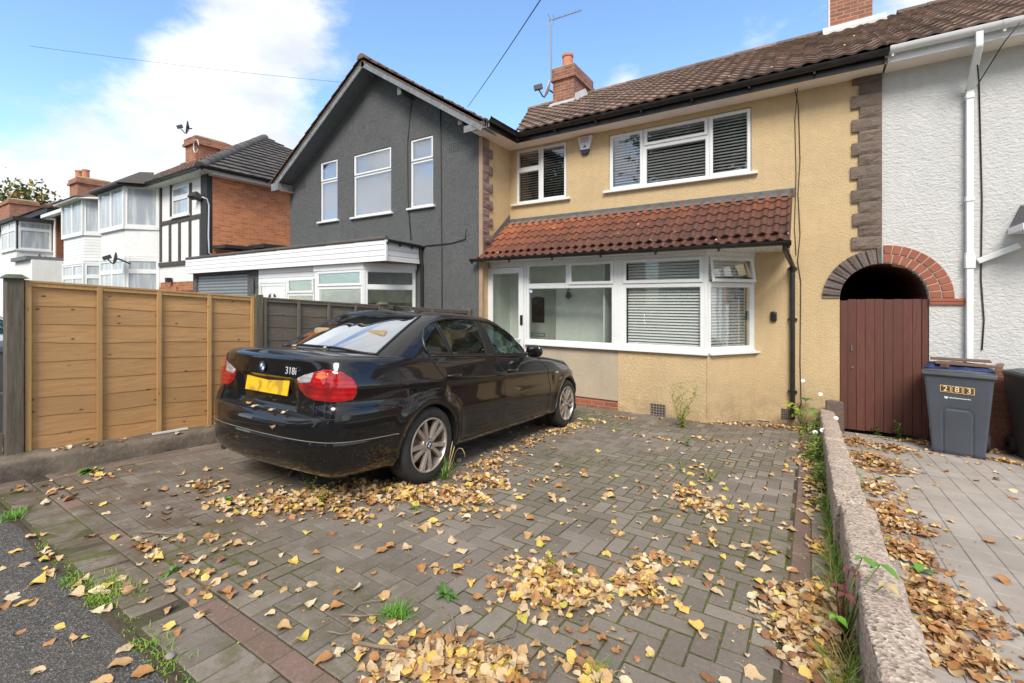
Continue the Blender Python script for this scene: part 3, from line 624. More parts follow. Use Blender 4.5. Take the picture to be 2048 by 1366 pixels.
m.hexa([(XP + .01, cy1 - .10, cz1 - .045), (-.22, cy1 - .10, cz1 - .045), (-.22, YM - .012, cz1 + .03), (XP + .01, YM - .012, cz1 + .03), (XP + .01, cy1 - .10, cz1 - .03), (-.22, cy1 - .10, cz1 - .03), (-.22, YM - .012, cz1 + .045), (XP + .01, YM - .012, cz1 + .045)])
sl = (cz1 - cz0) / (cy1 - cy0)
m.prism([(XP + .012, YG + .03, cz0 + .10), (XP + .012, YM - .02, cz1 + .06), (XP + .012, YM - .02, cz1 + .20), (XP + .012, YG + .03, cz0 + .23)], (-.009, 0, 0))
m.build('lead_flashing', MT['lead'], canopy, bevel=.003)
m = MB(); m.prism([(-.235, cy0, cz0 - .03), (-.235, YM, cz0 + sl * (YM - cy0) - .03), (-.235, YM, cz0 + sl * (YM - cy0) + .03), (-.235, cy0, cz0 + .03)], (.02, 0, 0)); m.build('verge_board', MT['bay'], canopy)
gutter(canopy, (-5.36, cy0 - .03, 2.105), (-.20, cy0 - .03, 2.095), 'blackpl', .055, brackets=6)
m = MB(); px_ = XY(1585, YM - .05); yb = YM - .055
m.tube([(-.27, cy0 - .02, 2.06), (-.27, cy0 - .02, 1.99), (px_, yb, 1.84), (px_, yb, 1.6), (px_, yb, -.42)], .034, 12)
for z in (1.80, 1.05, -.02): m.tube([(px_, yb, z - .03), (px_, yb, z + .03)], .042, 12); m.box((px_ - .06, yb + .02, z - .015), (px_ + .06, YM, z + .015))
m.build('downpipe', MT['blackpl'], H, autos=50)
# --- main roof of the yellow house
EZ, EY, RZ, RY = 4.585, 7.60, 6.82, 11.5
m = MB(); tile_slope(m, (-4.80, EY, EZ), (XR, EY, EZ), (-6.8, RY, RZ), (XR, RY, RZ), .205, .29, .026, .030, None, None, .006, 7)
ridge_caps(m, (-6.8, RY, RZ + .02), (XR - .6, RY, RZ + .02), .10)
roof = m.build('roof', MT['roof'], H)
m = MB(); m.hexa([(-4.8, EY + .05, EZ - .06), (XR, EY + .05, EZ - .06), (XR, RY, RZ - .06), (-6.8, RY, RZ - .06), (-4.8, EY + .05, EZ - .03), (XR, EY + .05, EZ - .03), (XR, RY, RZ - .03), (-6.8, RY, RZ - .03)])
m.hexa([(-6.8, RY + .01, RZ - .06), (XR, RY + .01, RZ - .06), (XR, 15.4, 4.5), (-6.8, 15.4, 4.5), (-6.8, RY + .01, RZ - .02), (XR, RY + .01, RZ - .02), (XR, 15.4, 4.54), (-6.8, 15.4, 4.54)]); m.build('roof_deck', MT['roof'], roof)
m = MB(); m.box((-4.84, 7.70, ZS), (XR, YM, ZS + .012)); m.box((XP, 6.72, ZS), (-4.84, YM, ZS + .012)); m.box((XP, 6.70, ZS), (-4.80, 6.72, ZS + .13)); m.build('soffit', MT['soffit'], roof)
m = MB(); m.box((-4.84, 7.68, ZS - .01), (XR, 7.70, EZ - .02)); m.box((-4.84, 6.70, ZS - .01), (-4.82, 7.68, EZ - .02)); m.build('fascia', MT['blackpl'], roof)
gutter(roof, (-4.76, 7.62, EZ - .03), (XR + .03, 7.62, EZ - .03), 'blackpl', .066, brackets=7)
gutter(roof, (-4.76, 6.62, EZ - .03), (-4.76, 7.62, EZ - .03), 'blackpl', .066, brackets=1, outward=(1, 0, 0))
m = MB(); m.box((XR - .01, 7.66, ZS - .03), (XR + .02, 7.72, ZS + .12)); m.build('party_strap', plain('rusty_brown_strap', (.16, .09, .06), .8), roof)
# chimney between yellow and grey
def chimney(parent, x0, x1, y0, y1, z0, z1, mats, pots=((.5, .5),), cap=True, corb=.05, pot_h=.32, pr=.13):
    c = MB(); c.box((x0, y0, z0), (x1, y1, z1 - .42)); c.box((x0 - corb, y0 - corb, z1 - .42), (x1 + corb, y1 + corb, z1 - .30)); c.box((x0 - corb * .5, y0 - corb * .5, z1 - .30), (x1 + corb * .5, y1 + corb * .5, z1 - .10)) 
    o = c.build('chimney', [mats[0]], parent)
    c = MB(); c.hexa([(x0 - .02, y0 - .02, z1 - .10), (x1 + .02, y0 - .02, z1 - .10), (x1 + .02, y1 + .02, z1 - .10), (x0 - .02, y1 + .02, z1 - .10), (x0 + .12, y0 + .12, z1), (x1 - .12, y0 + .12, z1), (x1 - .12, y1 - .12, z1), (x0 + .12, y1 - .12, z1)])
    o2 = c.build('flaunching', MT['mortar'], o) if False else None
    c2 = MB(); c2.v, c2.f, c2.mi, c2.tint = c.v, c.f, [1] * len(c.f), c.tint
    for fx, fy in pots:
        cx, cy = x0 + (x1 - x0) * fx, y0 + (y1 - y0) * fy; c2.tube([(cx, cy, z1 - .05), (cx, cy, z1 + pot_h * .8), (cx, cy, z1 + pot_h * .8), (cx, cy, z1 + pot_h)], [pr * 1.02, pr * .92, pr * 1.06, pr * 1.06], 16)
    me = o.data  # crown and pots share the stack's part
    p = MB(); off = ORG[o.name]
    pp = c2.build('chimney_pot', [MT['terracotta'], plain('mossy_mortar', (.30, .24, .13), .95, bump=.4)], parent, autos=40)
    return o
def both(a, b):
    m = NM('chimney_brick', .9)
    x = m.n('ShaderNodeTexBrick'); geo = m.n('ShaderNodeNewGeometry'); sp = m.n('ShaderNodeSeparateXYZ'); m.l(geo.outputs['True Normal'], sp.inputs[0])
    isx = m.math('GREATER_THAN', m.math('ABSOLUTE', sp.outputs[0]), .5); v = m.mix(isx, vswap(m, 0, 2), vswap(m, 1, 2)); m.l(v, x.inputs['Vector'])
    x.inputs['Scale'].default_value = 1; x.inputs['Brick Width'].default_value = .225; x.inputs['Row Height'].default_value = .075; x.inputs['Mortar Size'].default_value = .010; x.inputs['Mortar Smooth'].default_value = .3
    x.inputs['Color1'].default_value = (*a, 1); x.inputs['Color2'].default_value = (*b, 1); x.inputs['Mortar'].default_value = (.36, .27, .20, 1)
    f = m.noise(3.2, 6, .65); g = m.noise(40, 4, .6); c = m.mix(m.rng(f, .42, .7, 0, .55), x.outputs['Color'], (.10, .055, .042)); c = m.mix(m.rng(g, .3, .7, 0, .3), c, (.40, .22, .15)); m.color(c)
    m.bump(m.math('SUBTRACT', 1., x.outputs['Fac']), .7, .008); m.bump(g, .35, .004); return m.m
MT['chim'] = both((.34, .11, .06), (.17, .055, .038)); MT['chimO'] = both((.46, .14, .055), (.22, .06, .032))
chx0, chx1 = XY(1106, 10.6), XY(1148, 10.6)
chimney(roof, chx0, chx1, 10.6, 11.75, 6.0, 7.36, (MT['chim'],), pots=((.5, .22),), pr=.14, pot_h=.30)
m = MB(); zz = 6.82 - (RY - 10.55) * (RZ - EZ) / (RY - EY)
m.hexa([(chx0 - .06, 10.45, zz - .05), (chx1 + .05, 10.45, zz - .05), (chx1 + .05, 10.60, zz + .06), (chx0 - .06, 10.60, zz + .06), (chx0 - .06, 10.45, zz), (chx1 + .05, 10.45, zz), (chx1 + .05, 10.60, zz + .12), (chx0 - .06, 10.60, zz + .12)])
for k in range(5):
    y = 10.62 + k * .13; z = zz + (y - 10.5) * .57; m.hexa([(chx1 + .002, y, z), (chx1 + .10, y, z - .02), (chx1 + .10, y + .11, z + .05), (chx1 + .002, y + .11, z + .05), (chx1 + .002, y + .03, z + .2), (chx1 + .02, y + .03, z + .2), (chx1 + .02, y + .11, z + .24), (chx1 + .002, y + .11, z + .24)])
m.build('stepped_flashing', plain('pale_grey_lead', (.42, .42, .42), .6), roof)
# --- quoins and the grey half of the arch
def rock_block(mb, fr, a0, a1, b0, b1, d, t):
    """a split-face stone: its front bulges with an uneven surface"""
    na, nb = max(3, int((a1 - a0) / .05)), 4; ga = np.linspace(a0, a1, na + 1); gb = np.linspace(b0, b1, nb + 1); vs = []; c = rng.random() * 50
    for j, b in enumerate(gb):
        for i, a in enumerate(ga):
            e = (0 < i < na) and (0 < j < nb); dd = d + (mnoise.noise(Vector((a * 14 + c, b * 16, c))) * .022 + .012 if e else 0)
            vs.append(fr.P(a, b, dd))
    fs = [(j * (na + 1) + i, j * (na + 1) + i + 1, (j + 1) * (na + 1) + i + 1, (j + 1) * (na + 1) + i) for j in range(nb) for i in range(na)]
    mb.add(vs, fs, 0, t)
    fr.box(mb, a0, a1, b0, b1, -.01, d - .001, 0, t)
q = MB(); z = ZSP + RA + .20; k = 0; xq0, xq1, xqr = XY(1718, YM), XY(1703, YM), XR - .0
while z < ZS - .02:
    h_ = .155 if k % 2 else .172; h_ = min(h_, ZS - z - .002); rock_block(q, fm, (xq0 if k % 2 else xq1) + rng.uniform(-.012, .012), xqr, z + .004, z + h_, .035, rng.random()); z += h_; k += 1
q.build('quoin_stones', MT['quoin'], H)
fq = FR((XP, 0, 0), (0, -1, 0), (1, 0, 0)); q = MB(); z = 2.42; k = 0
while z < ZS - .02:
    h_ = min(.165, ZS - z - .002); w_ = .20 if k % 2 else .33; rock_block(q, fq, -(YG + w_), -(YG - .012), z + .004, z + h_, .035, rng.random())
    z += h_; k += 1
q.build('quoin_stones', MT['quoinp'], H)
m = MB(); m.box((XP - .05, YG - .014, -.6), (XP + .034, YG + .02, ZS)); m.build('party_beading', plain('cream_beading', (.36, .24, .16), .9, bump=.4), H)
ga = MB(); n_ = 9
for k in range(n_ * 2):
    a0, a1 = R(180) - R(89) * k / (n_ * 2), R(180) - R(89) * (k + 1) / (n_ * 2); st = k % 2; a0 -= .004; a1 += .004
    d = .035 if st else .018; r0, r1 = RA, RA + .205
    P4 = [fm.P(XA + r0 * math.cos(a1), ZSP + r0 * math.sin(a1), 0), fm.P(XA + r0 * math.cos(a0), ZSP + r0 * math.sin(a0), 0), fm.P(XA + r1 * math.cos(a0), ZSP + r1 * math.sin(a0), 0), fm.P(XA + r1 * math.cos(a1), ZSP + r1 * math.sin(a1), 0)]
    B4 = [p + fm.n * (d + (rng.uniform(0, .012) if st else 0)) for p in P4]; A4 = [p - fm.n * .005 for p in P4]
    ga.hexa([A4[0], A4[1], A4[2], A4[3], B4[0], B4[1], B4[2], B4[3]], st, rng.random())
ga.build('arch_stones', [MT['quoinp'], MT['archst']], H)
# --- passage tunnel
m = MB(); prof = [(XA - RA, -.52)] + [(XA + RA * math.cos(a), ZSP + RA * math.sin(a)) for a in np.linspace(R(180), 0, 25)] + [(XA + RA, -.52)]
vs = [(x, YM + .10, z) for x, z in prof] + [(x, 13.5, z) for x, z in prof]; n_ = len(prof)
m.add(vs, [(i, i + 1, n_ + i + 1, n_ + i) for i in range(n_ - 1)] + [tuple(range(n_, 2 * n_))]); m.build('passage', MT['brickDk'], H)
gt = thing('passage_gate', 'tall dark red boarded wooden gate under the arch', 'gate', (.83, YM + .05, -.5))
gx0, gx1, gz1 = XA - RA + .005, XA + RA - .004, ZY(1770, 598, YM)
x = gx0; k = 0
m = MB()
ws__ = [.09, .10, .10, .105, .10, .10, .105, .10, .095, .065]; sc_ = (gx1 - gx0) / sum(ws__)
for w_ in ws__:
    w_ *= sc_; dd = rng.uniform(-.003, .003) + (-.012 if k in (0, 9) else 0); m.box((x + .0012, YM + .03 + dd, -.47 - rng.uniform(0, .015)), (x + w_ - .0012, YM + .055 + dd, gz1 - (0.0 if k else .02) - rng.uniform(0, .006)), 0, rng.random()); x += w_; k += 1
m.box((gx0, YM + .056, -.47), (gx1, YM + .062, gz1 - .03))
gb = m.build('boards', MT['gate'], gt, bevel=.003)
m = MB(); xl = XY(1703.5, YM); m.box((xl - .008, YM + .012, ZY(1703, 702, YM)), (xl + .008, YM + .03, ZY(1703, 690, YM))); m.tube([(xl + .01, YM + .03, ZY(1703, 735, YM)), (xl + .01, YM + .015, ZY(1703, 735, YM))], .016, 12); m.build('latch', MT['steel'], gt)
m = MB(); m.hexa([(xq0 + .37, YM + .10, 1.80), (xq0 + .75, YM + .1, 1.70), (xq0 + .75, YM + .14, 1.70), (xq0 + .37, YM + .14, 1.80), (xq0 + .37, YM + .10, 1.83), (xq0 + .75, YM + .1, 1.73), (xq0 + .75, YM + .14, 1.73), (xq0 + .37, YM + .14, 1.83)])
m.build('timber_lath', MT['batten'], H)
# --- fittings on the yellow wall
def airbrick(parent, fr, a0, a1, b0, b1, matn='concrete', name='air_brick', proud=.012, n=5):
    m = MB(); na = n; nb = max(3, int(n * (b1 - b0) / (a1 - a0) + .5)); m_ = MB(); da = (a1 - a0) / na; db = (b1 - b0) / nb
    for i in range(na + 1): w_ = .28 * da; x_ = a0 + i * da; fr.box(m, x_ - w_ / 2, x_ + w_ / 2, b0, b1, -.02, proud)
    for j in range(nb + 1): w_ = .32 * db; z_ = b0 + j * db; fr.box(m, a0, a1, z_ - w_ / 2, z_ + w_ / 2, -.02, proud - .002)
    o = m.build(name, MT[matn], parent)
    fr.box(m_, a0, a1, b0, b1, -.0, .002); m_.build('vent_recess', MT['dark'], o); return o
fb = FY(YF - .012); airbrick(H, fb, XY(1302, YF), XY(1331, YF), ZY(1316, 834, YF), ZY(1316, 808, YF)); airbrick(H, fm, XY(1563, YM), XY(1583, YM), ZY(1572, 838, YM), ZY(1572, 818, YM))
m = MB(); bx, bz = XY(1547.5, YM), ZY(1547, 633, YM); m.box((bx - .042, YM - .05, bz - .075), (bx + .042, YM - .001, bz + .075)); wl = m.build('wall_lamp', MT['blackpl'], H, bevel=.02, seg=3)
# alarm box
ab = thing('alarm_box', 'white and navy shield-shaped burglar alarm box below the eaves', 'alarm box', (XY(1171, YM), YM, ZY(1171, 308, YM)))
axc = XY(1171.5, YM); az1, az0 = ZY(1171, 274, YM), ZY(1171, 310, YM); aw = (XY(1186.5, YM) - XY(1157, YM)) / 2; ah = az1 - az0
def shield(h0, h1, n=14):
    def hw(t): return aw * (.36 + .64 * min(1, t * 1.02) ** .75) 
    ts = np.linspace(h0, h1, n); L_ = [(-hw(t), t) for t in ts]; Rr = [(hw(t), t) for t in ts[::-1]]
    return [(axc + a, YM - .055, az0 + ah * t) for a, t in L_ + Rr]
m = MB(); m.prism(shield(.27, 1), (0, .055, 0)); m.build('housing', plain('white_alarm_plastic', (.66, .66, .70), .35, var=.03), ab, bevel=.012, seg=3)
m = MB(); m.prism(shield(0, .268), (0, .054, 0)); m.build('lens', plain('navy_alarm_lens', (.022, .018, .07), .25, var=0), ab, bevel=.008, seg=2)
RX = Matrix.Rotation(R(90), 4, 'X')
redm = plain('red_print', (.40, .05, .06), .6, var=0); navm = plain('navy_print', (.05, .06, .16), .6, var=0)
text_mesh('lettering', 'SAFE', .075, redm, ab, Matrix.Translation((axc, YM - .058, az0 + ah * .84)) @ RX)
text_mesh('lettering', 'SECURITY', .036, redm, ab, Matrix.Translation((axc, YM - .058, az0 + ah * .68)) @ RX)
m = MB(); m.prism([(axc - .035, YM - .0575, az0 + ah * .36), (axc + .03, YM - .0575, az0 + ah * .36), (axc + .012, YM - .0575, az0 + ah * .53)], (0, .003, 0)); m.build('emblem', navm, ab)
# cables on the wall
def cable(name, pts, r, label, mat='cable'):
    m = MB(); m.tube(pts, r, 6); o = m.build(name, MT[mat], None, smooth=True); tag(o, label, 'cable'); return recenter(o)
cx_ = XY(1597, YM); cy_ = YM - .012
cable('wall_cable', [(XY(1590, YM), 7.9, ZS - .01), (cx_ + .0, cy_, 4.2), (cx_ + .02, cy_, 3.4), (cx_ - .005, cy_, 2.9), (cx_ + .02, cy_, 2.3), (cx_ - .01, cy_, 1.9), (cx_ + .03, cy_, 1.6), (cx_ + .02, cy_, .4), (cx_ + .035, cy_, -.2), (cx_ - .02, cy_, -.3)], .006, 'thin dark cable hanging down the cream wall beside the black downpipe')
cable('wall_cable', [(cx_ - .01, 7.9, ZS - .01), (cx_ - .045, cy_, 4.0), (cx_ - .03, cy_, 3.2), (cx_ - .05, cy_, 2.4), (cx_ - .03, cy_, 2.0)], .005, 'short second dark cable tied to the longer one under the eaves')
# ================================================================== THE DARK GREY GABLED HOUSE
G = thing('gabled_house', 'dark grey rendered gabled house with three white windows, joined to the cream one', 'house', (-8.2, YG, -.5))
fg = FY(YG); XG0, XG1 = -11.43, XP - .05; RXG = -8.12
gzl = lambda x: 6.54 - .646 * (RXG - x) if x < RXG else 6.54 - .622 * (x - RXG)
W1 = (XY(640.7, YG), XY(675, YG), ZY(640.7, 444, YG), ZY(640.7, 326, YG), ZY(642.6, 365, YG))
W2 = (XY(707, YG), XY(782.2, YG), ZY(782.2, 424, YG), ZY(782.2, 292, YG), ZY(782, 337, YG))
W3 = (XY(820.5, YG), XY(866, YG), ZY(866, 410, YG), ZY(866, 269, YG), ZY(866, 315.4, YG))
m = MB(); poly = [fg.P(XG0, -.7, 0), fg.P(XG1, -.7, 0), fg.P(XG1, gzl(XG1) - .1, 0), fg.P(RXG, 6.44, 0), fg.P(XG0, gzl(XG0) - .1, 0)]
m.prism(poly, (0, .18, 0), 0, 0, [hole(fg, w[0], w[1], w[2], w[3]) for w in (W1, W2, W3)])
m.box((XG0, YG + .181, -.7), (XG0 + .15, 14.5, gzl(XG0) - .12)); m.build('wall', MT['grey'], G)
for w in (W1, W2, W3):
    window(G, fg, [(w[0], w[1], w[4], w[3], 'sash'), (w[0], w[1], w[2], w[4], 'fix')], base=-.03, sill=(.07, .06), back='skyback', glass='glassBacked', room=0, vent=True, ws=.045, w=.045)
# blind arch over the middle window, cracks
m = MB(); ac = (W2[0] + W2[1]) / 2; ar = (XY(775, YG) - XY(706, YG)) / 2; az = ZY(740, 290, YG)
vs = []; n_ = 20
for k in range(n_ + 1):
    a = math.pi * k / n_
    for r_, d in ((ar - .02, 0), (ar - .008, .008), (ar + .008, .008), (ar + .02, 0)): vs.append(fg.P(ac + r_ * math.cos(a), az + r_ * .93 * math.sin(a), d))
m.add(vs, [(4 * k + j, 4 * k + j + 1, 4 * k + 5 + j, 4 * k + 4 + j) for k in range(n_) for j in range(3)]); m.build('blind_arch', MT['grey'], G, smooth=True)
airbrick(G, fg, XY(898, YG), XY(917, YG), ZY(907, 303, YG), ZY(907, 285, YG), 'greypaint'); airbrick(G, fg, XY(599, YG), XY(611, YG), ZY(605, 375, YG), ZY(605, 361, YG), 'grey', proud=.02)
# roof: two slopes with a verge in front
YV = 6.62; m = MB()
tile_slope(m, (-4.85, 11.4, 4.50), (-4.85, YV, 4.50), (RXG, 11.4, 6.56), (RXG, YV, 6.56), .205, .29, .024, .03, None, None, .007, 6)
tile_slope(m, (-11.62, YV, 4.31), (-11.62, 12.4, 4.31), (RXG, YV, 6.56), (RXG, 12.4, 6.56), .205, .29, .024, .03, None, None, .007, 6)
ridge_caps(m, (RXG, YV - .01, 6.58), (RXG, 12.4, 6.58), .10)
gr = m.build('roof', MT['oldroof'], G)
m = MB()
for (xa, za, xb, zb) in ((-4.86, 4.49, RXG, 6.545), (-11.61, 4.30, RXG, 6.545)):
    m.hexa([(xa, YV + .03, za - .06), (xb, YV + .03, zb - .06), (xb, 12.4, zb - .06), (xa, 12.4, za - .06), (xa, YV + .03, za - .025), (xb, YV + .03, zb - .025), (xb, 12.4, zb - .025), (xa, 12.4, za - .025)])
m.build('roof_deck', MT['roof'], gr)
m = MB()
for (xa, za, xb, zb) in ((-4.88, 4.46, RXG, 6.50), (-11.58, 4.27, RXG, 6.50)):
    d = Vector((xb - xa, 0, zb - za)).normalized(); up = Vector((-d.z, 0, d.x)) if d.x > 0 else Vector((d.z, 0, -d.x)); up = up if up.z > 0 else -up
    A, B = Vector((xa, YV + .04, za)), Vector((xb, YV + .04, zb))
    m.hexa([A - up * .12, B - up * .12, B - up * .12 + Vector((0, .03, 0)), A - up * .12 + Vector((0, .03, 0)), A, B, B + Vector((0, .03, 0)), A + Vector((0, .03, 0))])
m.build('bargeboard', MT['barge'], gr)
m = MB()
for (xa, za, xb, zb) in ((-4.88, 4.38, RXG, 6.40), (-11.58, 4.20, RXG, 6.40)):
    m.hexa([(xa, YV + .07, za - .02), (xb, YV + .07, zb - .02), (xb, YG + .0, zb - .02), (xa, YG, za - .02), (xa, YV + .07, za), (xb, YV + .07, zb), (xb, YG, zb), (xa, YG, za)])
m.build('verge_soffit', MT['greypaint'], gr)
for px, py in ((655, 245), (815, 190), (936, 248)):
    m = MB(); p = onY(px, py, YG - .1); m.box((p[0] - .055, YV + .09, p[2] - .09), (p[0] + .055, YG - .002, p[2] + .09)); m.build('corbel_block', MT['greypaint'], gr, bevel=.01)
m = MB(); m.box((-11.60, YV + .02, 4.12), (-11.3, YG + .0, 4.30)); m.box((-11.60, YG, 4.13), (-11.43, 12, 4.28)); m.box((XP - .12, YV + .045, ZS - .02), (-4.86, YV + .078, ZS + .10)); m.build('eaves_box', MT['barge'], gr)
m = MB(); m.box((-11.55, YV + .1, 4.10), (-11.25, YG, 4.115)); m.build('eaves_soffit', MT['terracotta'], gr)
# thin cables and a crack line on the wall
cable('wall_cable', [onY(880.5, 217, YG - .012), onY(882, 300, YG - .012), onY(883, 440, YG - .012), onY(884, 560, YG - .012), onY(884, 640, YG - .012)], .010, 'long straight cable running down the grey gable beside its right window')
cable('wall_cable', [onY(823, 205, YG - .012), onY(819, 240, YG - .012), onY(815, 290, YG - .012), onY(816, 400, YG - .012), onY(822, 480, YG - .012)], .009, 'wavy cable dropping from the bracket to the left of the right window')
cable('wall_cable', [onY(932, 457, YG - .012), onY(931, 478, YG - .012), onY(905, 486, YG - .012), onY(850, 492, YG - .012)], .010, 'short cable curling out above the porch roof on the grey wall')
# ---------------- flat-roofed porch and garage in front
E_ = G; YE = 6.05; XE1, XE0 = XY(771, YE), XY(372, YE); ezt, ezb = ZY(771, 479.5, YE), ZY(771, 521, YE); XES = XY(843, YG)
ex = thing('porch_extension', 'flat-roofed porch and garage clad in white boards in front of grey house', 'extension', ((XE0 + XE1) / 2, YE, -.45))
m = MB(); m.prism([(XE0, YE, ezt), (XE1, YE, ezt), (XES, YG - .002, ezt - .02), (XES, YG, ezt + .0), (XG0 + .0, YG, ezt), (XG0, 12, ezt), (XE0, 12, ezt)], (0, 0, .03)); rf = m.build('roof', MT['lead'], ex)
m = MB(); k_ = 9
for k in range(k_):
    xa, xb = XE0 + (XE1 - XE0) * k / k_, XE0 + (XE1 - XE0) * (k + 1) / k_; m.tube([(xa, YE + .02, ezt + .035), (xb + .01, YE + .02, ezt + .035)], [.042, .046], 10, 0, True, rng.random())
m.build('roof_edge', MT['slate'], ex, autos=40)
m = MB(); m.box((XE0, YE, ezb), (XE1, YE + .03, ezt - .0)); 
fs_, Ls = fr2((XE1, YE), (XES, YG)); fs_.box(m, .0, Ls, ezb, ezt - .03, -.03, 0); m.box((XE0 - .03, YE, ezb), (XE0, 7.5, ezt)); m.build('fascia', MT['clad'], ex)
m = MB(); m.box((XE1 - .012, YE - .012, ezb - .005), (XE1 + .028, YE + .028, ezt)); m.build('corner_trim', MT['upvc'], ex)
gut = gutter(ex, tuple(np.array([XE1, YE, ezt + .0]) + fs_.n * .05), tuple(np.array([XES, YG, ezt - .03]) + fs_.n * .05), 'blackpl', .05, brackets=3, outward=tuple(fs_.n))
m = MB(); p = np.array([XES, YG, 0]) + fs_.n * .05 + np.array([-.02, -.06, 0]); m.tube([(p[0], p[1], ezt - .08), (p[0], p[1], ezt - .25), (p[0] + .02, YG - .04, ezt - .45), (p[0] + .02, YG - .04, -.45)], .034, 10); m.build('downpipe', MT['blackpl'], ex, autos=50)
m = MB(); m.prism([(XE0 + .02, YE + .03, ezb), (XE1 - .02, YE + .03, ezb), (XES - .02, YG - .002, ezb), (XE0 + .02, YG, ezb)], (0, 0, .012)); m.build('soffit', plain('red_brown_soffit', (.20, .10, .07), .8), ex)
# front wall plane
YW = 6.22; fw = FY(YW); xg0, xg1 = XY(393, YW), XY(495, YW); xp1 = XY(517, YW); xd0, xd1 = XY(518, YW), XY(575, YW); xw1 = XY(628, YW); zpt = ZY(560, 560.5, YW)
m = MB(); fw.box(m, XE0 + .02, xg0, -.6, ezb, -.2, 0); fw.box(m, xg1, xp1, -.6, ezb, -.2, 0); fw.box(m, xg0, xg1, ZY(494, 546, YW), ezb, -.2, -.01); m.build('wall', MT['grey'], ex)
m = MB(); n_ = 14; zt_ = ZY(494, 547, YW)
for k in range(n_):
    za = zt_ - k * .085; vs = []; 
    for x_ in (xg0, xg1):
        for t in range(5): vs.append((x_, YW + .05 - .016 * math.sin(math.pi * t / 4), za - .08 * t / 4))
    m.add(vs, [(t, t + 1, 6 + t, 5 + t) for t in range(4)]); m.box((xg0, YW + .05, za - .085), (xg1, YW + .06, za - .08))
m.build('garage_door', plain('grey_roller_shutter', (.20, .215, .235), .45, .1, var=.08), ex, autos=30)
m = MB(); m.tube([onY(508, 556, YW - .02), onY(508, 590, YW - .02)], .012, 6); m.tube([onY(508, 575, YW - .02), onY(508, 558, YW - .2), onY(503, 556, YW - .3)], .010, 6); m.build('iron_bracket', MT['cable'], ex)
m = MB(); fw.box(m, xd0, xw1 + .05, zpt, ezb, -.05, .01); m.build('cladding', MT['clad'], ex)
m = MB(); fw.ring(m, xd0, xd1, -.45, zpt, [(0, -.04), (0, .01), (.06, .01), (.06, -.01), (.075, -.01), (.075, .012), (.13, .012)]); dr = m.build('front_door', MT['upvc'], ex, autos=25)
m = MB(); fw.box(m, xd0 + .13, xd1 - .13, -.4, zpt - .13, -.02, .004); xm_ = (xd0 + xd1) / 2
for sx in (-1, 1):
    pts = [(xm_ + sx * .03, YW - .006, zpt - .42), (xm_ + sx * .20, YW - .006, zpt - .42), (xm_ + sx * .20, YW - .006, zpt - .35), (xm_ + sx * .12, YW - .006, zpt - .26), (xm_ + sx * .03, YW - .006, zpt - .23)]
    m.prism(pts, (0, -.008, 0))
m.build('door_panel', MT['upvc'], dr, bevel=.004)
m = MB()
for sx in (-1, 1): m.prism([(xm_ + sx * .06, YW - .015, zpt - .40), (xm_ + sx * .16, YW - .015, zpt - .40), (xm_ + sx * .16, YW - .015, zpt - .36), (xm_ + sx * .06, YW - .015, zpt - .30)], (0, -.003, 0))
m.build('door_glass', MT['dark'], dr)
zs2 = ZY(600, 587.5, YW)
window(ex, fw, [(xd1 + .005, xw1, zs2, ZY(600, 556, YW), 'sash'), (xd1 + .005, xw1, -.1, zs2, 'fix')], base=.0, room=0, glass='glass')
fw2 = FY(6.15); xa_, xb_ = XY(635, 6.15), -7.50; zt2 = ZY(727, 538, 6.15); ztr2 = ZY(716, 572.5, 6.15)
window(ex, fw2, [(xa_, xb_, ztr2, zt2, 'sash'), (xa_, xb_, -.1, ztr2, 'fix')], base=.0, room=0, glass='glass', w=.06)
fe, Le = fr2((-7.46, 6.15), (-6.9, YG)); ztr3 = ZY(727, 574, 6.15)
window(ex, fe, [(.03, Le - .03, ztr3, zt2, 'fix'), (.03, Le - .03, -.1, ztr3, 'fix')], base=.0, room=0, glass='glass', w=.055)
for fr__, a0__, a1__, d__ in ((fw2, xa_ - .10, xa_, 0), (fe, -.03, .03, .012), (fe, Le - .03, Le, 0)): m = MB(); fr__.box(m, a0__, a1__, -.3, zt2, -.05, d__); m.build('window_post', MT['upvc'], ex, bevel=.004)
m = MB(); fw2.box(m, xb_, xb_ + .035, -.3, zt2, -.05, .0); fw2.box(m, xa_ - .12, xb_ + .06, zt2, ezb, -.05, .02); fe.box(m, -.04, Le, zt2, ezb, -.05, .02); m.build('window_head', MT['upvc'], ex, bevel=.004)
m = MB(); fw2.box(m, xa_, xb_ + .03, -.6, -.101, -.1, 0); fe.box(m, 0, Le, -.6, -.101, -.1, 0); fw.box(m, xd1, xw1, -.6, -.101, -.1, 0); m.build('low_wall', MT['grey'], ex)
m = MB(); m.box((XE0 + .1, YG - .02, -.5), (-6.9, YG - .004, ezb)); m.build('inner_wall', plain('dark_green_grey_room', (.10, .115, .085), .9, var=.6, scale=2.5), ex)  # dark, mottled green-grey wall behind the porch glazing
m = MB(); m.box((XE0 + .02, YW + .2, -.5), (xp1, YW + .24, ezb)); m.build('garage_back', MT['dark'], ex)

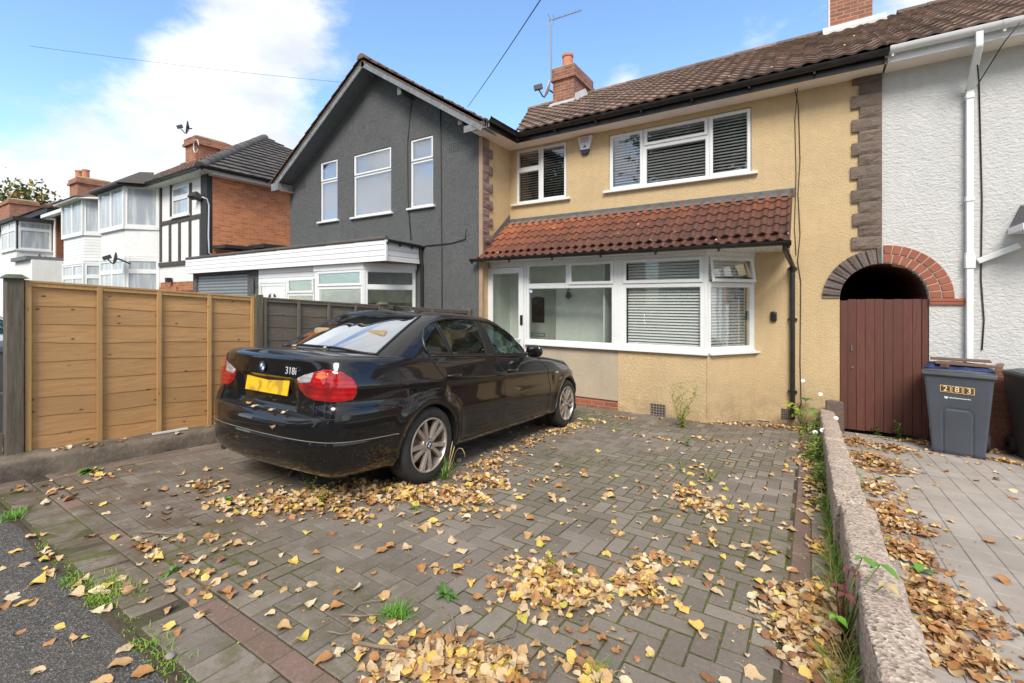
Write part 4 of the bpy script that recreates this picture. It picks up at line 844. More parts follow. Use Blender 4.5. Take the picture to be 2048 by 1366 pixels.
# ================================================================== THE WHITE HOUSE (right)
Wh = thing('terraced_house', 'white roughcast terraced house with white gutter, behind the wheelie bins', 'house', (2.8, YM, -.5))
XW1 = 7.0
righthalf = [fm.P(XR, ZSP + RA, 0)] + [fm.P(XA + RA * math.cos(a), ZSP + RA * math.sin(a), 0) for a in np.linspace(R(88.8), 0, 14)] + [fm.P(XA + RA, .47, 0), fm.P(XW1, .47, 0), fm.P(XW1, ZS + .2, 0), fm.P(XR, ZS + .2, 0)]
m = MB(); m.prism(righthalf, (0, .16, 0)); m.box((XW1, YM, .47), (XW1 + .14, 14, ZS)); m.build('wall', MT['white'], Wh)
m = MB(); m.box((XA + RA, YM + .01, -.7), (XW1, YM + .16, .469)); m.build('brick_plinth', MT['brickDk'], Wh)
xpw = XY(1868, YM)
m = MB(); m.box((XA + RA, YM - .004, -.7), (XA + RA + .34, YM + .0095, .55)); m.build('render_patch', MT['white'], Wh)
ga = MB(); mo = MB()
for r0, r1, n_, d in ((RA + .008, RA + .118, 9, .022), (RA + .130, RA + .24, 11, .026)):
    for k in range(n_):
        g_ = .007 / r0; a0, a1 = R(89.3) * k / n_ + g_, R(89.3) * (k + 1) / n_ - g_; P4 = []
        for s_ in range(4):
            aa = a0 + (a1 - a0) * s_ / 3
            P4.append([fm.P(XA + r_ * math.cos(aa), ZSP + r_ * math.sin(aa), dd) for r_ in (r0, r1) for dd in (-.01, d)])
        vs = [p for q_ in P4 for p in q_]
        fs = []
        for s_ in range(3):
            o = 4 * s_; fs += [(o + 1, o + 3, o + 7, o + 5), (o, o + 1, o + 5, o + 4), (o + 3, o + 2, o + 6, o + 7)]
        fs += [(0, 2, 3, 1), (12, 13, 15, 14)]
        ga.add(vs, fs, 0, rng.random())
arcb = ga.build('arch_bricks', MT['archbr'], Wh, bevel=.003, seg=1)
pts = [fm.P(XA + r_ * math.cos(a), ZSP + r_ * math.sin(a), .0) for r_, aa in ((RA + .002, np.linspace(0, R(89.2), 16)), (RA + .246, np.linspace(R(89.2), 0, 16))) for a in aa]
mo.prism(pts, (0, -.014, 0)); mo.build('arch_mortar', MT['mortar'], Wh)
m = MB(); fm.box(m, XA + RA + .0, XY(1930, YM), ZSP - .085, ZSP - .045, 0, .03, 0, .3); fm.box(m, XA + RA + .0, XY(1930, YM), ZSP - .04, ZSP - .003, 0, .03, 0, .8); m.build('string_course', MT['archbr'], Wh, bevel=.004)
m = MB(); tile_slope(m, (XR, EY, EZ), (XW1 + .1, EY, EZ), (XR, RY, RZ), (XW1 + .1, RY, RZ), .205, .29, .028, .032, None, None, .007, 7); ridge_caps(m, (1.4, RY, RZ + .02), (XW1, RY, RZ + .02), .10)
wr = m.build('roof', MT['roof'], Wh)
m = MB(); m.hexa([(XR, EY + .05, EZ - .06), (XW1, EY + .05, EZ - .06), (XW1, RY, RZ - .06), (XR, RY, RZ - .06), (XR, EY + .05, EZ - .03), (XW1, EY + .05, EZ - .03), (XW1, RY, RZ - .03), (XR, RY, RZ - .03)])
m.hexa([(XR, RY + .01, RZ - .06), (XW1, RY + .01, RZ - .06), (XW1, 15.4, 4.5), (XR, 15.4, 4.5), (XR, RY + .01, RZ - .02), (XW1, RY + .01, RZ - .02), (XW1, 15.4, 4.54), (XR, 15.4, 4.54)]); m.build('roof_deck', MT['roof'], wr)
m = MB(); m.box((XR + .025, 7.70, ZS), (XW1 + .1, YM, ZS + .012)); m.build('soffit', MT['soffit'], wr)
m = MB(); m.box((XR + .025, 7.68, ZS - .012), (XW1 + .1, 7.70, EZ - .02)); m.box((XR + .025, 7.675, ZS + .05), (XW1 + .1, 7.68, ZS + .056)); m.build('fascia', MT['whitepl'], wr)
gutter(wr, (XR + .035, 7.61, EZ - .022), (XW1 + .1, 7.61, EZ - .022), 'whitepl', .07, brackets=6)
chimney(wr, XY(1660, 11.15), XY(1745, 11.15), 11.15, 11.85, 5.9, 8.5, (MT['chim'],), pots=((.3, .5), (.7, .5)))
m = MB(); cx0, cx1 = XY(1660, 11.15), XY(1745, 11.15); z_ = RZ - (RY - 11.15) * .572
m.hexa([(cx0 - .12, 10.98, z_ - .08), (cx1 + .2, 10.98, z_ - .08), (cx1 + .2, 11.15, z_ + .02), (cx0 - .12, 11.15, z_ + .02), (cx0 - .12, 10.98, z_ - .02), (cx1 + .2, 10.98, z_ - .02), (cx1 + .2, 11.15, z_ + .14), (cx0 - .12, 11.15, z_ + .14)])
m.box((cx0 - .03, 11.12, z_ + .1), (cx0 - .0, 11.6, 8.3)); m.build('chimney_flashing', plain('white_mortar', (.60, .58, .56), .9, bump=.4), wr)
m = MB(); X1, X2 = XY(1945, YM - .06), XY(1935, YM - .06); yy = YM - .05
def sq(m, a, b, r=.033):
    a, b = np.array(a, float), np.array(b, float); d = b - a; L_ = np.linalg.norm(d); d /= L_; s_ = np.cross(d, [0, 1, 0.]); s_ = s_ / np.linalg.norm(s_) if np.linalg.norm(s_) > .01 else np.array([1., 0, 0]); t_ = np.cross(d, s_); m.obox((a + b) / 2, s_ * r, t_ * r, d * (L_ / 2 + r * .35))
xdp = X2 + .02
sq(m, (xdp, 7.60, EZ - .08), (xdp, 7.60, EZ - .24)); sq(m, (xdp, 7.60, EZ - .24), (xdp, yy, EZ - .62)); sq(m, (xdp, yy, EZ - .62), (xdp, yy, -.4))
for z in (EZ - .7, 2.6, 1.9): m.box((xdp - .042, yy - .042, z - .03), (xdp + .042, YM, z + .03))
m.build('downpipe', MT['whitepl'], Wh, bevel=.006)
m = MB(); a_ = onY(1957, 522, yy); b_ = onY(2036, 492, yy - .02); sq(m, a_, b_, .034); m.box((xdp - .045, yy - .045, a_[2] - .09), (xdp + .05, yy + .045, a_[2] + .07)); m.build('branch_pipe', MT['whitepl'], Wh, bevel=.006)
m = MB(); a_ = onY(2010, 462, YM); m.box((a_[0] + .02, 7.55, a_[2] - .05), (a_[0] + 1.6, YM - .002, a_[2] + .03)); m.hexa([(a_[0] + .03, 7.57, a_[2] + .03), (a_[0] + 1.6, 7.57, a_[2] + .03), (a_[0] + 1.6, YM - .002, a_[2] + .03), (a_[0] + .03, YM - .002, a_[2] + .03), (a_[0] + .13, YM - .2, a_[2] + .25), (a_[0] + 1.6, YM - .2, a_[2] + .25), (a_[0] + 1.6, YM - .002, a_[2] + .30), (a_[0] + .13, YM - .002, a_[2] + .30)], 1)
m.build('door_canopy', [MT['whitepl'], MT['lead']], Wh, bevel=.006)
cable('wall_cable', [onY(1955, 130, 7.64), onY(1958, 165, YM - .012), onY(1964, 400, YM - .012), onY(1962, 560, YM - .012), onY(1968, 640, YM - .012), onY(1964, 700, YM - .012)], .008, 'dark cable down the white roughcast wall beside the white downpipe')
cable('eaves_cable', [onY(2040, 45, 7.52), onY(2008, 85, 7.60), onY(1958, 165, YM - .02)], .006, 'dark cable slung from the white gutter to the wall corner by the downpipe')
# ================================================================== FAR HOUSES (left)
YA = 6.45; fA = FY(YA)
MT['timber'] = plain('dark_weathered_beam', (.07, .058, .05), .9, var=.4, scale=12, bump=.4)
MT['blackt'] = plain('black_painted_board', (.025, .024, .024), .7)
def zA(px, py, y=YA): return ZY(px, py, y)
XA1 = XY(413, YA); XAB = XY(238, YA); XB0 = XY(128.5, YA); ZE = zA(409, 350)
def simplewin(parent, fr, a0, a1, b0, b1, tr=None, mul=(), glassm='farglass', sill=True):
    m = MB(); cells = []; xs_ = [a0] + list(mul) + [a1]
    for i in range(len(xs_) - 1):
        if tr: cells += [(xs_[i], xs_[i + 1], b0, tr), (xs_[i], xs_[i + 1], tr, b1)]
        else: cells += [(xs_[i], xs_[i + 1], b0, b1)]
    for c in cells: fr.ring(m, c[0], c[1], c[2], c[3], [(0, 0), (0, .035), (.07, .035), (.07, .01)])
    if sill: fr.box(m, a0 - .07, a1 + .07, b0 - .06, b0, 0, .08)
    w_ = m.build('window', MT['upvc'], parent, autos=30)
    for c in cells: g = MB(); fr.box(g, c[0] + .06, c[1] - .06, c[2] + .06, c[3] - .06, .004, .012); g.build('pane', MT[glassm], w_)
    return w_
def _fg(name, c, cur):
    m = NM(name, .06, coat=0); f = m.noise(1.7, 4, .6, vs=(3, 3, .3)); m.color(m.mix(m.rng(f, .45, .6), c, cur)); m.b.inputs['Specular IOR Level'].default_value = .8; return m.m
MT['farglass'] = _fg('far_window_glass', (.34, .38, .42), (.52, .55, .57)); MT['fardark'] = _fg('far_dark_glass', (.07, .085, .09), (.30, .33, .34))
def bay(parent, xa, xb, y0, proj, chz, z0, z1, kind, tr=None, wall='farwhite', cant=.55):
    """canted bay storey: kind 'glass' or 'wall'"""
    pts = [(xa, y0), (xa + cant, y0 - proj), (xb - cant, y0 - proj), (xb, y0)]
    if kind == 'wall':
        m = MB(); m.prism([(p[0], p[1], z0) for p in pts], (0, 0, z1 - z0)); return m.build('bay_wall', MT[wall], parent)
    for i in range(3):
        fr, L_ = fr2(pts[i], pts[i + 1]); mul = (L_ / 2,) if i == 1 and L_ > 1.3 else ()
        simplewin(parent, fr, .02, L_ - .02, z0 + .04, z1 - .04, tr, mul, 'farglass', sill=False)
    m = MB(); q = [(p[0] * 1.0 + (.06 if p is pts[0] else -.06 if p is pts[3] else 0), p[1] + .06, z0) for p in pts]; m.prism(q, (0, 0, z1 - z0)); m.build('bay_core', MT['room'], parent)
    m = MB()
    for i, p in enumerate(pts): m.box((p[0] - .05, p[1] - .045, z0), (p[0] + .05, p[1] + .06, z1))
    for z_ in (z0, z1): m.prism([(p[0] + (-.04, -.02, .02, .04)[i], p[1] + (0, -.05, -.05, 0)[i], z_ - .04) for i, p in enumerate(pts)], (0, 0, .08))
    m.build('bay_frame', MT['upvc'], parent)
# house A : nearest, half-timbered, brick side wall
A = thing('semi_detached_house', 'half-timbered house with orange brick side wall next to the grey gable', 'house', ((XA1 + XAB) / 2, YA, -.5))
m = MB(); m.box((XAB, YA, 1.9), (XA1, YA + .2, ZE)); m.build('front_wall', MT['farwhite'], A)
m = MB(); m.box((XA1 - .002, YA - .0, -.7), (XA1 + .12, 14, ZE - .05)); m.build('side_wall', MT['obrickX'], A)
m = MB(); m.box((XAB, YA + .005, -.7), (XA1 - .004, YA + .2, 1.9)); m.build('lower_wall', MT['obrickY'], A)
m = MB(); fA.box(m, XY(405, YA), XA1 + .125, zA(410, 523), ZE, -.1, .05); m.build('corner_board', MT['blackt'], A)
bx1 = XY(321, YA)
m = MB()
def hb(py0, py1, pxm, x0, x1, d=.03): fA.box(m, x0, x1, zA(pxm, py1), zA(pxm, py0), 0, d)
hb(436, 444, 362, bx1, XY(404, YA)); hb(521, 529, 372, bx1, XA1 - .1, .06)
for px, a, b in ((322.5, 375, 523), (343, 370, 436), (382, 366, 436), (341, 445, 525), (360, 442, 524), (381, 440, 522), (403, 436, 520)):
    xx = XY(px, YA); w_ = .07 if b > 500 else .06; fA.box(m, xx - w_, xx + w_, zA(px, b), zA(px, a), 0, .028)
m.build('timber_beams', MT['timber'], A)
simplewin(A, fA, XY(346.5, YA), XY(380, YA), zA(363, 431), zA(363, 372.5), tr=zA(363, 395))
bx0 = XY(243, YA); yb_ = YA
bay(A, bx0, bx1 - .05, YA, .75, 0, zA(300, 462), zA(300, 380), 'glass'); bay(A, bx0, bx1 - .05, YA, .72, 0, zA(300, 516), zA(300, 463) - .0, 'wall'); bay(A, bx0, bx1 - .05, YA, .72, 0, .0, zA(300, 519), 'glass', tr=zA(300, 545))
m = MB(); fA.box(m, XY(356, YA), XY(371, YA), -.6, 1.55, -.9, -.02); A_ = m
m = MB(); fA.box(m, XY(357, YA), XY(404, YA), -.6, 1.62, .001, .012); m.build('porch_opening', MT['dark'], A)
m = MB(); fA.box(m, XY(322, YA), XY(356, YA), -.6, 1.75, .001, .05); m.build('porch_pier', MT['obrickY'], A)
m = MB(); p = onY(337, 560, YA - .1); m.box(p - .07, p + .07); m.build('porch_light', MT['blackt'], A)
# hip roof over A and B
z0, z1, yr = ZE + .10, 7.75, 10.05; xe1, xe0 = XA1 + .45, XY(112, YA); m = MB()
tile_slope(m, (xe0, YA - .35, z0), (xe1, YA - .35, z0), (xe0 + 3.6, yr, z1), (xe1 - 3.9, yr, z1), .3, .33, .02, .035, None, None, .006, 4)
tile_slope(m, (xe1, YA - .35, z0), (xe1, 13.8, z0), (xe1 - 3.9, yr, z1), (xe1 - 3.9, yr + .05, z1), .33, .29, .012, .05, None, None, .004, 3, 1)
ridge_caps(m, (xe1 + .02, YA - .38, z0 + .02), (xe1 - 3.9, yr, z1 + .02), .13, .42, 1); ridge_caps(m, (xe0 + 3.6, yr, z1), (xe1 - 3.9, yr, z1), .12)
rA = m.build('roof', [MT['oldroof'], MT['slate']], A)
m = MB(); m.add([(xe0, YA - .3, z0 - .03), (xe1 - .03, YA - .3, z0 - .03), (xe1 - .03, 13.8, z0 - .03), (xe0, 13.8, z0 - .03), (xe0 + 3.6, yr, z1 - .04), (xe1 - 3.9, yr, z1 - .04)], [(0, 1, 5, 4), (1, 2, 5), (2, 3, 4, 5), (3, 0, 4), (0, 3, 2, 1)]); m.build('roof_deck', MT['slate'], rA)
m = MB(); m.box((XAB, YA - .32, ZE - .01), (xe1, YA - .29, ZE + .13)); m.box((xe1 - .03, YA - .32, ZE - .01), (xe1, 13.8, ZE + .13)); m.box((XAB, YA - .29, ZE - .01), (xe1 - .03, YA, ZE + .01)); m.box((XA1 + .12, YA, ZE - .05), (xe1 - .03, 13.8, ZE + .01)); m.build('fascia', MT['aged'], rA)
gutter(rA, (xe0, YA - .40, z0 - .01), (xe1, YA - .40, z0 - .01), 'blackpl', .06, brackets=6); gutter(rA, (xe1 + .06, YA - .4, z0 - .01), (xe1 + .06, 13.5, z0 - .01), 'blackpl', .06, brackets=4, outward=(1, 0, 0))
c0, c1 = XY(371, 9.0), XY(391, 9.0); chimney(rA, c0, c1, 9.0, 10.35, 6.2, ZY(390, 267, 9.0) , (MT['chimO'],), pots=(), corb=.09)
m = MB(); cc = onY(392, 292, 8.93); m.tube([cc + np.array([.22 * math.cos(t), 0, .26 * math.sin(t)]) for t in np.linspace(0, 5.6, 16)], .018, 5); m.build('coiled_cable', MT['dishw'], rA)
# floodlight and wire on the corner
fl = thing('floodlight', 'twin black floodlight with white wire on half-timbered corner', 'floodlight', tuple(onY(393, 395, YA - .1)))
p = onY(393, 394, YA - .12); m = MB(); m.obox(p + np.array([-.12, 0, .05]), (.11, .05, .02), (-.03, .09, -.03), (0, .03, .07)); m.obox(p + np.array([.14, 0, -.03]), (.10, -.05, .02), (.03, .09, -.03), (0, .03, .07)); m.build('lamp_head', MT['blackt'], fl, bevel=.015)
m = MB(); m.box(p + np.array([-.06, 0, -.08]), p + np.array([.06, .12, .10])); m.build('sensor', MT['upvc'], fl, bevel=.015)
cable('wall_cable', [onX(404, 394, XA1 + .14), onX(414, 398, XA1 + .14), onX(418, 410, XA1 + .14), onX(417, 470, XA1 + .14), onX(418, 506, XA1 + .14), onX(432, 514, XA1 + .14)], .02, 'white wire looping down the orange brick corner from the floodlight', 'dishw')
m = MB(); p = onX(462, 497, XA1 + .15); m.box((p[0], p[1] - .5, p[2] - .06), (p[0] + .7, p[1] + .3, p[2] + .03)); p = onX(534, 498, XA1 + .15); m.box((p[0], p[1] - .6, p[2] - .06), (p[0] + .9, p[1] + .5, p[2] + .05)); m.build('side_eaves', MT['blackt'], A)
# house B
B = thing('semi_detached_house', 'white clad and half-timbered house left of the one with brick side wall', 'house', ((XB0 + XAB) / 2, YA, -.5))
m = MB(); m.box((XB0, YA, 1.75), (XAB - .001, YA + .2, ZE)); m.build('front_wall', MT['farwhite'], B)
m = MB(); m.box((XB0, YA + .005, -.7), (XAB - .001, YA + .2, 1.75)); m.box((XB0, YA + .2, -.7), (XB0 + .2, 13, ZE)); m.build('lower_wall', MT['obrickY'], B)
q1 = XY(171, YA); q2 = XY(235, YA)
bay(B, q1, q2, YA, .8, 0, zA(205, 477), zA(205, 405), 'glass'); bay(B, q1, q2, YA, .78, 0, zA(205, 527), zA(205, 478), 'wall', wall='clad'); bay(B, q1, q2, YA, .78, 0, .0, zA(205, 530), 'glass', tr=zA(205, 556))
simplewin(B, fA, XY(142, YA), XY(166, YA), zA(154, 477), zA(154, 428), mul=(XY(156, YA),))
m = MB(); fA.box(m, XB0, q1, zA(150, 488), zA(150, 483), 0, .03); fA.box(m, XB0, q1, zA(150, 552), zA(150, 543), 0, .05)
for px in (139.5, 151, 163): xx = XY(px, YA); fA.box(m, xx - .07, xx + .07, zA(px, 545), zA(px, 486), 0, .028)
for px in (141, 168): xx = XY(px, YA); fA.box(m, xx - .06, xx + .06, zA(px, 484), zA(px, 428), 0, .028)
m.build('timber_beams', MT['greypaint'], B)
m = MB(); fA.box(m, q2 + .02, q2 + .25, -.3, zA(238, 400), 0, .08); m.build('downpipe', MT['blackt'], B)
m = MB(); m.box((xe0, YA - .50, z0 - .10), (XAB, YA - .29, z0 + .04)); m.prism([(q1 - .15, YA - .4, z0 - .12), (q1 + .4, YA - 1.05, z0 - .12), (q2 - .4, YA - 1.05, z0 - .12), (q2 + .25, YA - .4, z0 - .12)], (0, 0, .06)); m.build('fascia', MT['aged'], B)
def bayroof(parent, a, b, pj, mt_):
    m = MB(); zb_ = z0 - .055; m.hexa([(a + .35, YA - pj, zb_), (b - .35, YA - pj, zb_), (b + .2, YA - .3, zb_), (a - .2, YA - .3, zb_), (a + .5, YA - .38, z0 + .42), (b - .5, YA - .38, z0 + .42), (b - .2, YA - .1, z0 + .42), (a + .2, YA - .1, z0 + .42)]); m.build('bay_roof', MT[mt_], parent)
bayroof(B, q1, q2, 1.1, 'oldroof'); bayroof(A, bx0, bx1, 1.0, 'slate')
m = MB(); m.prism([(bx0 - .2, YA - .4, z0 - .11), (bx0 + .36, YA - 1.0, z0 - .11), (bx1 - .5, YA - 1.0, z0 - .11), (bx1, YA - .4, z0 - .11)], (0, 0, .05)); m.build('bay_gutter', MT['blackt'], A)
c0, c1 = XY(139, 9.0), XY(155, 9.0); chimney(B, c0, c1, 9.0, 10.6, 6.0, ZY(152, 352, 9.0), (MT['chimO'],), pots=((.3, .2), (.7, .3)), corb=.10, pr=.18, pot_h=.5)
# house C
C_ = thing('semi_detached_house', 'white house with wide square bay, farthest at the left edge', 'house', (-32, YA, -.5))
XC1 = XY(110.5, YA); XC0 = -46.; ZC_ = zA(105, 428)
m = MB(); m.box((XC0, YA, -.7), (XC1, YA + .2, ZC_)); m.build('front_wall', MT['farwhite'], C_)
m = MB(); m.box((XC1 - .01, YA + .01, -.7), (XC1 + .15, 14, ZC_)); m.build('side_wall', MT['brickX'], C_)
simplewin(C_, fA, XY(82, YA), XY(98, YA), zA(90, 484), zA(90, 440), tr=zA(90, 452))
ybay = YA - 1.15; X0c, X1c = XY(5, ybay), XY(33, ybay); fc = FY(ybay); zc0, zc1 = ZY(33, 500, ybay), ZY(33, 441, ybay)
m = MB(); m.box((X0c, ybay + .05, zc0), (X1c - .05, YA, zc1)); m.build('bay_core', MT['room'], C_)
m = MB(); m.box((X0c - 2, ybay, -.7), (X1c, YA, zc0)); m.build('bay_wall', MT['farwhite'], C_)
simplewin(C_, fc, X0c, X1c - .05, zc0 + .05, zc1, tr=zc0 + (zc1 - zc0) * .72, mul=((X0c + X1c) / 2,)); fcs = FR((X1c, 0, 0), (0, 1, 0), (1, 0, 0)); simplewin(C_, fcs, ybay + .06, YA - .05, zc0 + .05, zc1, tr=zc0 + (zc1 - zc0) * .74)
m = MB(); m.box((X0c - 2, ybay - .15, zc1), (X1c + .2, YA, zc1 + .16)); m.box((XC0, YA - .35, ZC_ - .05), (XC1 + .35, YA - .0, ZC_ + .18)); m.build('fascia', MT['blackt'], C_)
m = MB(); tile_slope(m, (XC0, YA - .4, ZC_ + .18), (XC1 + .35, YA - .4, ZC_ + .18), (XC0, 10., 7.6), (XC1 - 3.2, 10., 7.6), .3, .33, .02, .035, None, None, .006, 3)
tile_slope(m, (XC1 + .35, YA - .4, ZC_ + .18), (XC1 + .35, 13.5, ZC_ + .18), (XC1 - 3.2, 10., 7.6), (XC1 - 3.2, 10.05, 7.6), .3, .33, .02, .035, None, None, .006, 3); ridge_caps(m, (XC1 + .35, YA - .4, ZC_ + .2), (XC1 - 3.2, 10., 7.62), .14)
rC = m.build('roof', MT['oldroof'], C_)
c0, c1 = XY(-8, 9.), XY(19, 9.); chimney(rC, c0, c1, 9., 10.6, 5.5, ZY(10, 399, 9.), (MT['chimO'],), pots=(), corb=.1)
# flat-roofed porch of C
zp = zA(70, 527); xp0, xp1 = XY(64, YA - 1.2), XY(106, YA)
m = MB(); m.box((xp0, YA - 1.2, -.7), (xp1, YA, zp - .15)); m.build('porch', MT['farwhite'], C_); m = MB(); m.box((xp0 - .15, YA - 1.35, zp - .15), (xp1 + .1, YA, zp)); m.build('porch_roof', MT['greypaint'], C_)
# dishes
def dish(loc, r, face, mat, label, arm=True, pole=None):
    t = thing('satellite_dish', label, 'satellite dish', tuple(loc)); f = Vector(face).normalized(); q = f.to_track_quat('Z', 'Y').to_matrix().to_4x4(); Mx = Matrix.Translation(loc) @ q; m = MB(); vs = []; n1, n2 = 6, 20
    for i in range(n1 + 1):
        for k in range(n2): rr = r * i / n1; a = 2 * math.pi * k / n2; vs.append((rr * math.cos(a), rr * math.sin(a) * 1.08, .35 * rr * rr / r))
    fs = [(i * n2 + k, i * n2 + (k + 1) % n2, (i + 1) * n2 + (k + 1) % n2, (i + 1) * n2 + k) for i in range(n1) for k in range(n2)]
    vs2 = [(x, y, z - .012) for x, y, z in vs]; n0 = len(vs); fs2 = [tuple(n0 + j for j in reversed(f_)) for f_ in fs]; fs3 = [(n1 * n2 + k, n1 * n2 + (k + 1) % n2, n0 + n1 * n2 + (k + 1) % n2, n0 + n1 * n2 + k) for k in range(n2)]
    m.add(vs + vs2, fs + fs2 + fs3); m.xf(Mx); m.build('reflector', MT[mat], t, autos=40)
    m = MB(); m.tube([(0, -r * .9, .2 * r), (0, -r * .95, r * .5), (0, -.25 * r, r * 1.25)], .02, 6); m.obox((0, -.1 * r, r * 1.3), (.05, 0, 0), (0, .05, .03), (0, -.06, .09)); m.xf(Mx); m.build('feed_arm', MT['dishd'], t)
    m = MB(); 
    for a, b in (pole or [((0, 0, -.02), (0, -.1, -.35))]): m.tube([Vector(a), Vector(b)], .025, 8)
    m.xf(Mx); m.build('bracket', MT['dishd'], t); return t
dish(onY(234, 517, YA - 1.0), .18, (-.36, -.92, .15), 'dishd', 'dark satellite dish on the wall between the two half-timbered houses')
dish(onY(77, 517, YA - .6), .22, (.25, .95, .12), 'dishd', 'dark satellite dish over the porch of the farthest white house')
dish(onY(378, 257, 8.9), .24, (-.42, -.88, .12), 'dishd', 'dark satellite dish on a mast above the brick chimney', pole=[((0, 0, 0), (.9, 0, .0)), ((.0, 0, -.02), (.1, 0, -.1))])
dish(onY(1098, 180, 10.62), .22, (-.8, -.6, .3), 'dishw', 'white satellite dish fixed behind the chimney on the cream house roof')
# aerial on the middle chimney
an = thing('television_aerial', 'thin television aerial on a tall pole beside the chimney', 'aerial', tuple(onY(1102, 160, 10.6)))
m = MB(); a_ = onY(1102.5, 163, 10.55); b_ = onY(1102.5, 38, 10.55); m.tube([a_, b_], .018, 8); m.build('mast', MT['steel'], an)
m = MB(); c_ = onY(1098, 42, 10.55); d_ = onY(1163, 20.5, 11.3); m.tube([c_, d_], .012, 6); cv = np.array(c_); dv = np.array(d_) - cv
for k in range(12): q_ = cv + dv * (.18 + .07 * k); m.tube([q_ - np.array([0, 0, .06]), q_ + np.array([0, 0, .06])], .005, 4)
for s_ in (-1, 1): m.tube([cv + dv * .05, cv + dv * .0 + np.array([.0, -.05, s_ * .16])], .008, 4); m.tube([cv + dv * .16, cv + dv * .10 + np.array([.02, .0, s_ * .14])], .008, 4)
m.build('boom', MT['steel'], an)
# overhead wires
def wire(a, b, sag, label, r=.006):
    a, b = np.array(a), np.array(b); pts = [a + (b - a) * t - np.array([0, 0, sag * 4 * t * (1 - t)]) for t in np.linspace(0, 1, 14)]
    m = MB(); m.tube(pts, r, 5); o = m.build('overhead_wire', MT['cable'], None, smooth=True); tag(o, label, 'wire', 'overhead wires'); recenter(o)
wire(onY(935, 214, 6.75), onY(1095, -22, 3.2), .02, 'overhead wire rising steeply from the grey house eaves', .005)
wire(onY(690, 165, 9.5), onY(60, 92, 3.0), .05, 'thin overhead wire crossing the cloud left of the gable', .004)
# tree behind
def crown(mb, c, rad, n, leaf, seed=1, squash=.8, mats=3):
    r_ = np.random.default_rng(seed); c = np.array(c, float); cl = []
    for _ in range(26):
        d = r_.normal(size=3); d /= np.linalg.norm(d); d[2] = d[2] * squash; cl.append(c + d * rad * r_.uniform(.35, .95))
    V = []; Fc = []; MI = []
    for i in range(n):
        q = cl[r_.integers(len(cl))] + r_.normal(size=3) * rad * .17; a = r_.normal(size=3); a /= np.linalg.norm(a); b = np.cross(a, r_.normal(size=3)); b /= np.linalg.norm(b); s_ = leaf * r_.uniform(.6, 1.3)
        k = len(V); V += [q - a * s_, q - b * s_ * .5, q + a * s_, q + b * s_ * .5]; Fc.append((k, k + 1, k + 2, k + 3)); MI.append(int(r_.integers(mats)))
    o = len(mb.v); mb.v += [tuple(x) for x in V]; mb.f += [tuple(j + o for j in f) for f in Fc]; mb.mi += MI; mb.tint += [0] * len(Fc); return cl
def leafm(name, c): 
    m = NM(name, .6, c); m.b.inputs['Transmission Weight'].default_value = 0; return m.m
LV = [leafm('green_leaf', (.075, .115, .025)), leafm('olive_leaf', (.13, .15, .035)), leafm('yellowing_leaf', (.30, .19, .035))]
MT['bark'] = plain('bark', (.10, .08, .06), .95, var=.4, scale=14, bump=.8, bscale=25)
def tree(label, base, h, rad, n, leaf, seed, name='tree', group=None, n_br=7):
    t = thing(name, label, 'tree', tuple(base), group); b = np.array(base, float); m = MB(); top = b + np.array([0, 0, h * .78])
    m.tube([b, b + np.array([.05, .03, h * .3]), b + np.array([-.05, .1, h * .55]), top], [h * .03, h * .024, h * .016, h * .005], 9)
    c = MB(); cl = crown(c, b + np.array([0, 0, h - rad * .8]), rad, n, leaf, seed)
    for p in cl[:n_br * 2]: s0 = b + np.array([0, 0, h * rng.uniform(.3, .6)]); mid = (s0 + p) / 2 + np.array([0, 0, .2]); m.tube([s0, mid, p], [h * .010, h * .006, h * .002], 5)
    m.build('trunk', MT['bark'], t, autos=50); c.build('crown', LV, t); return t
tree('green and yellowing tree behind the farthest white house', (-72, 13.5, -.5), 13.6, 5.6, 9000, .30, 3)

# openings of the white house beyond the canopy
_w = simplewin(Wh, fm, 3.3, 5.3, uzb, uzt, tr=uzm, mul=(4.0, 4.7), glassm='fardark'); simplewin(Wh, fm, 3.9, 5.7, .62, 1.85, tr=1.45, mul=(4.8,), glassm='fardark')
m = MB(); fm.ring(m, 2.55, 3.45, -.48, 1.62, [(0, 0), (0, .04), (.07, .04), (.07, .02)]); fm.box(m, 2.62, 3.38, -.42, 1.55, .0, .03); m.build('front_door', MT['upvc'], Wh, autos=30)
# ================================================================== GROUND
def gsurf(x, y):
    b = gz(y)
    if -5.2 < x < .2 and .75 < y < 7.3: b += .014 * mnoise.noise(Vector((x * .75, y * .75, 3))) * min(1, (y - .75) * 2)
    return b
m = MB(); ys = [-120, -30, -8, -2.2, .75, 2, 4, 6, 8.04, 20, 60, 260]; xs_ = [-300, -60, -20, -5.4, .34, 6, 20, 60, 300]
for y in ys:
    for x in xs_: m.v.append((x, y, (gz(y) if y > .75 else -.06) - .075))
for j in range(len(ys) - 1):
    for i in range(len(xs_) - 1): k = j * len(xs_) + i; m.f.append((k, k + 1, k + 1 + len(xs_), k + len(xs_))); m.mi.append(0); m.tint.append(0)
struct(m.build('ground', MT['earth']))
def sheet(name, mat, x0, x1, ys, dz, nx=1, fz=None):
    m = MB(); xs = np.linspace(x0, x1, nx + 1)
    for y in ys:
        for x in xs: m.v.append((x, y, (fz(x, y) if fz else gz(y)) + dz))
    n = nx + 1
    for j in range(len(ys) - 1):
        for i in range(nx): k = j * n + i; m.f.append((k, k + 1, k + 1 + n, k + n)); m.mi.append(0); m.tint.append(0)
    return struct(m.build(name, MT[mat], None, smooth=True))
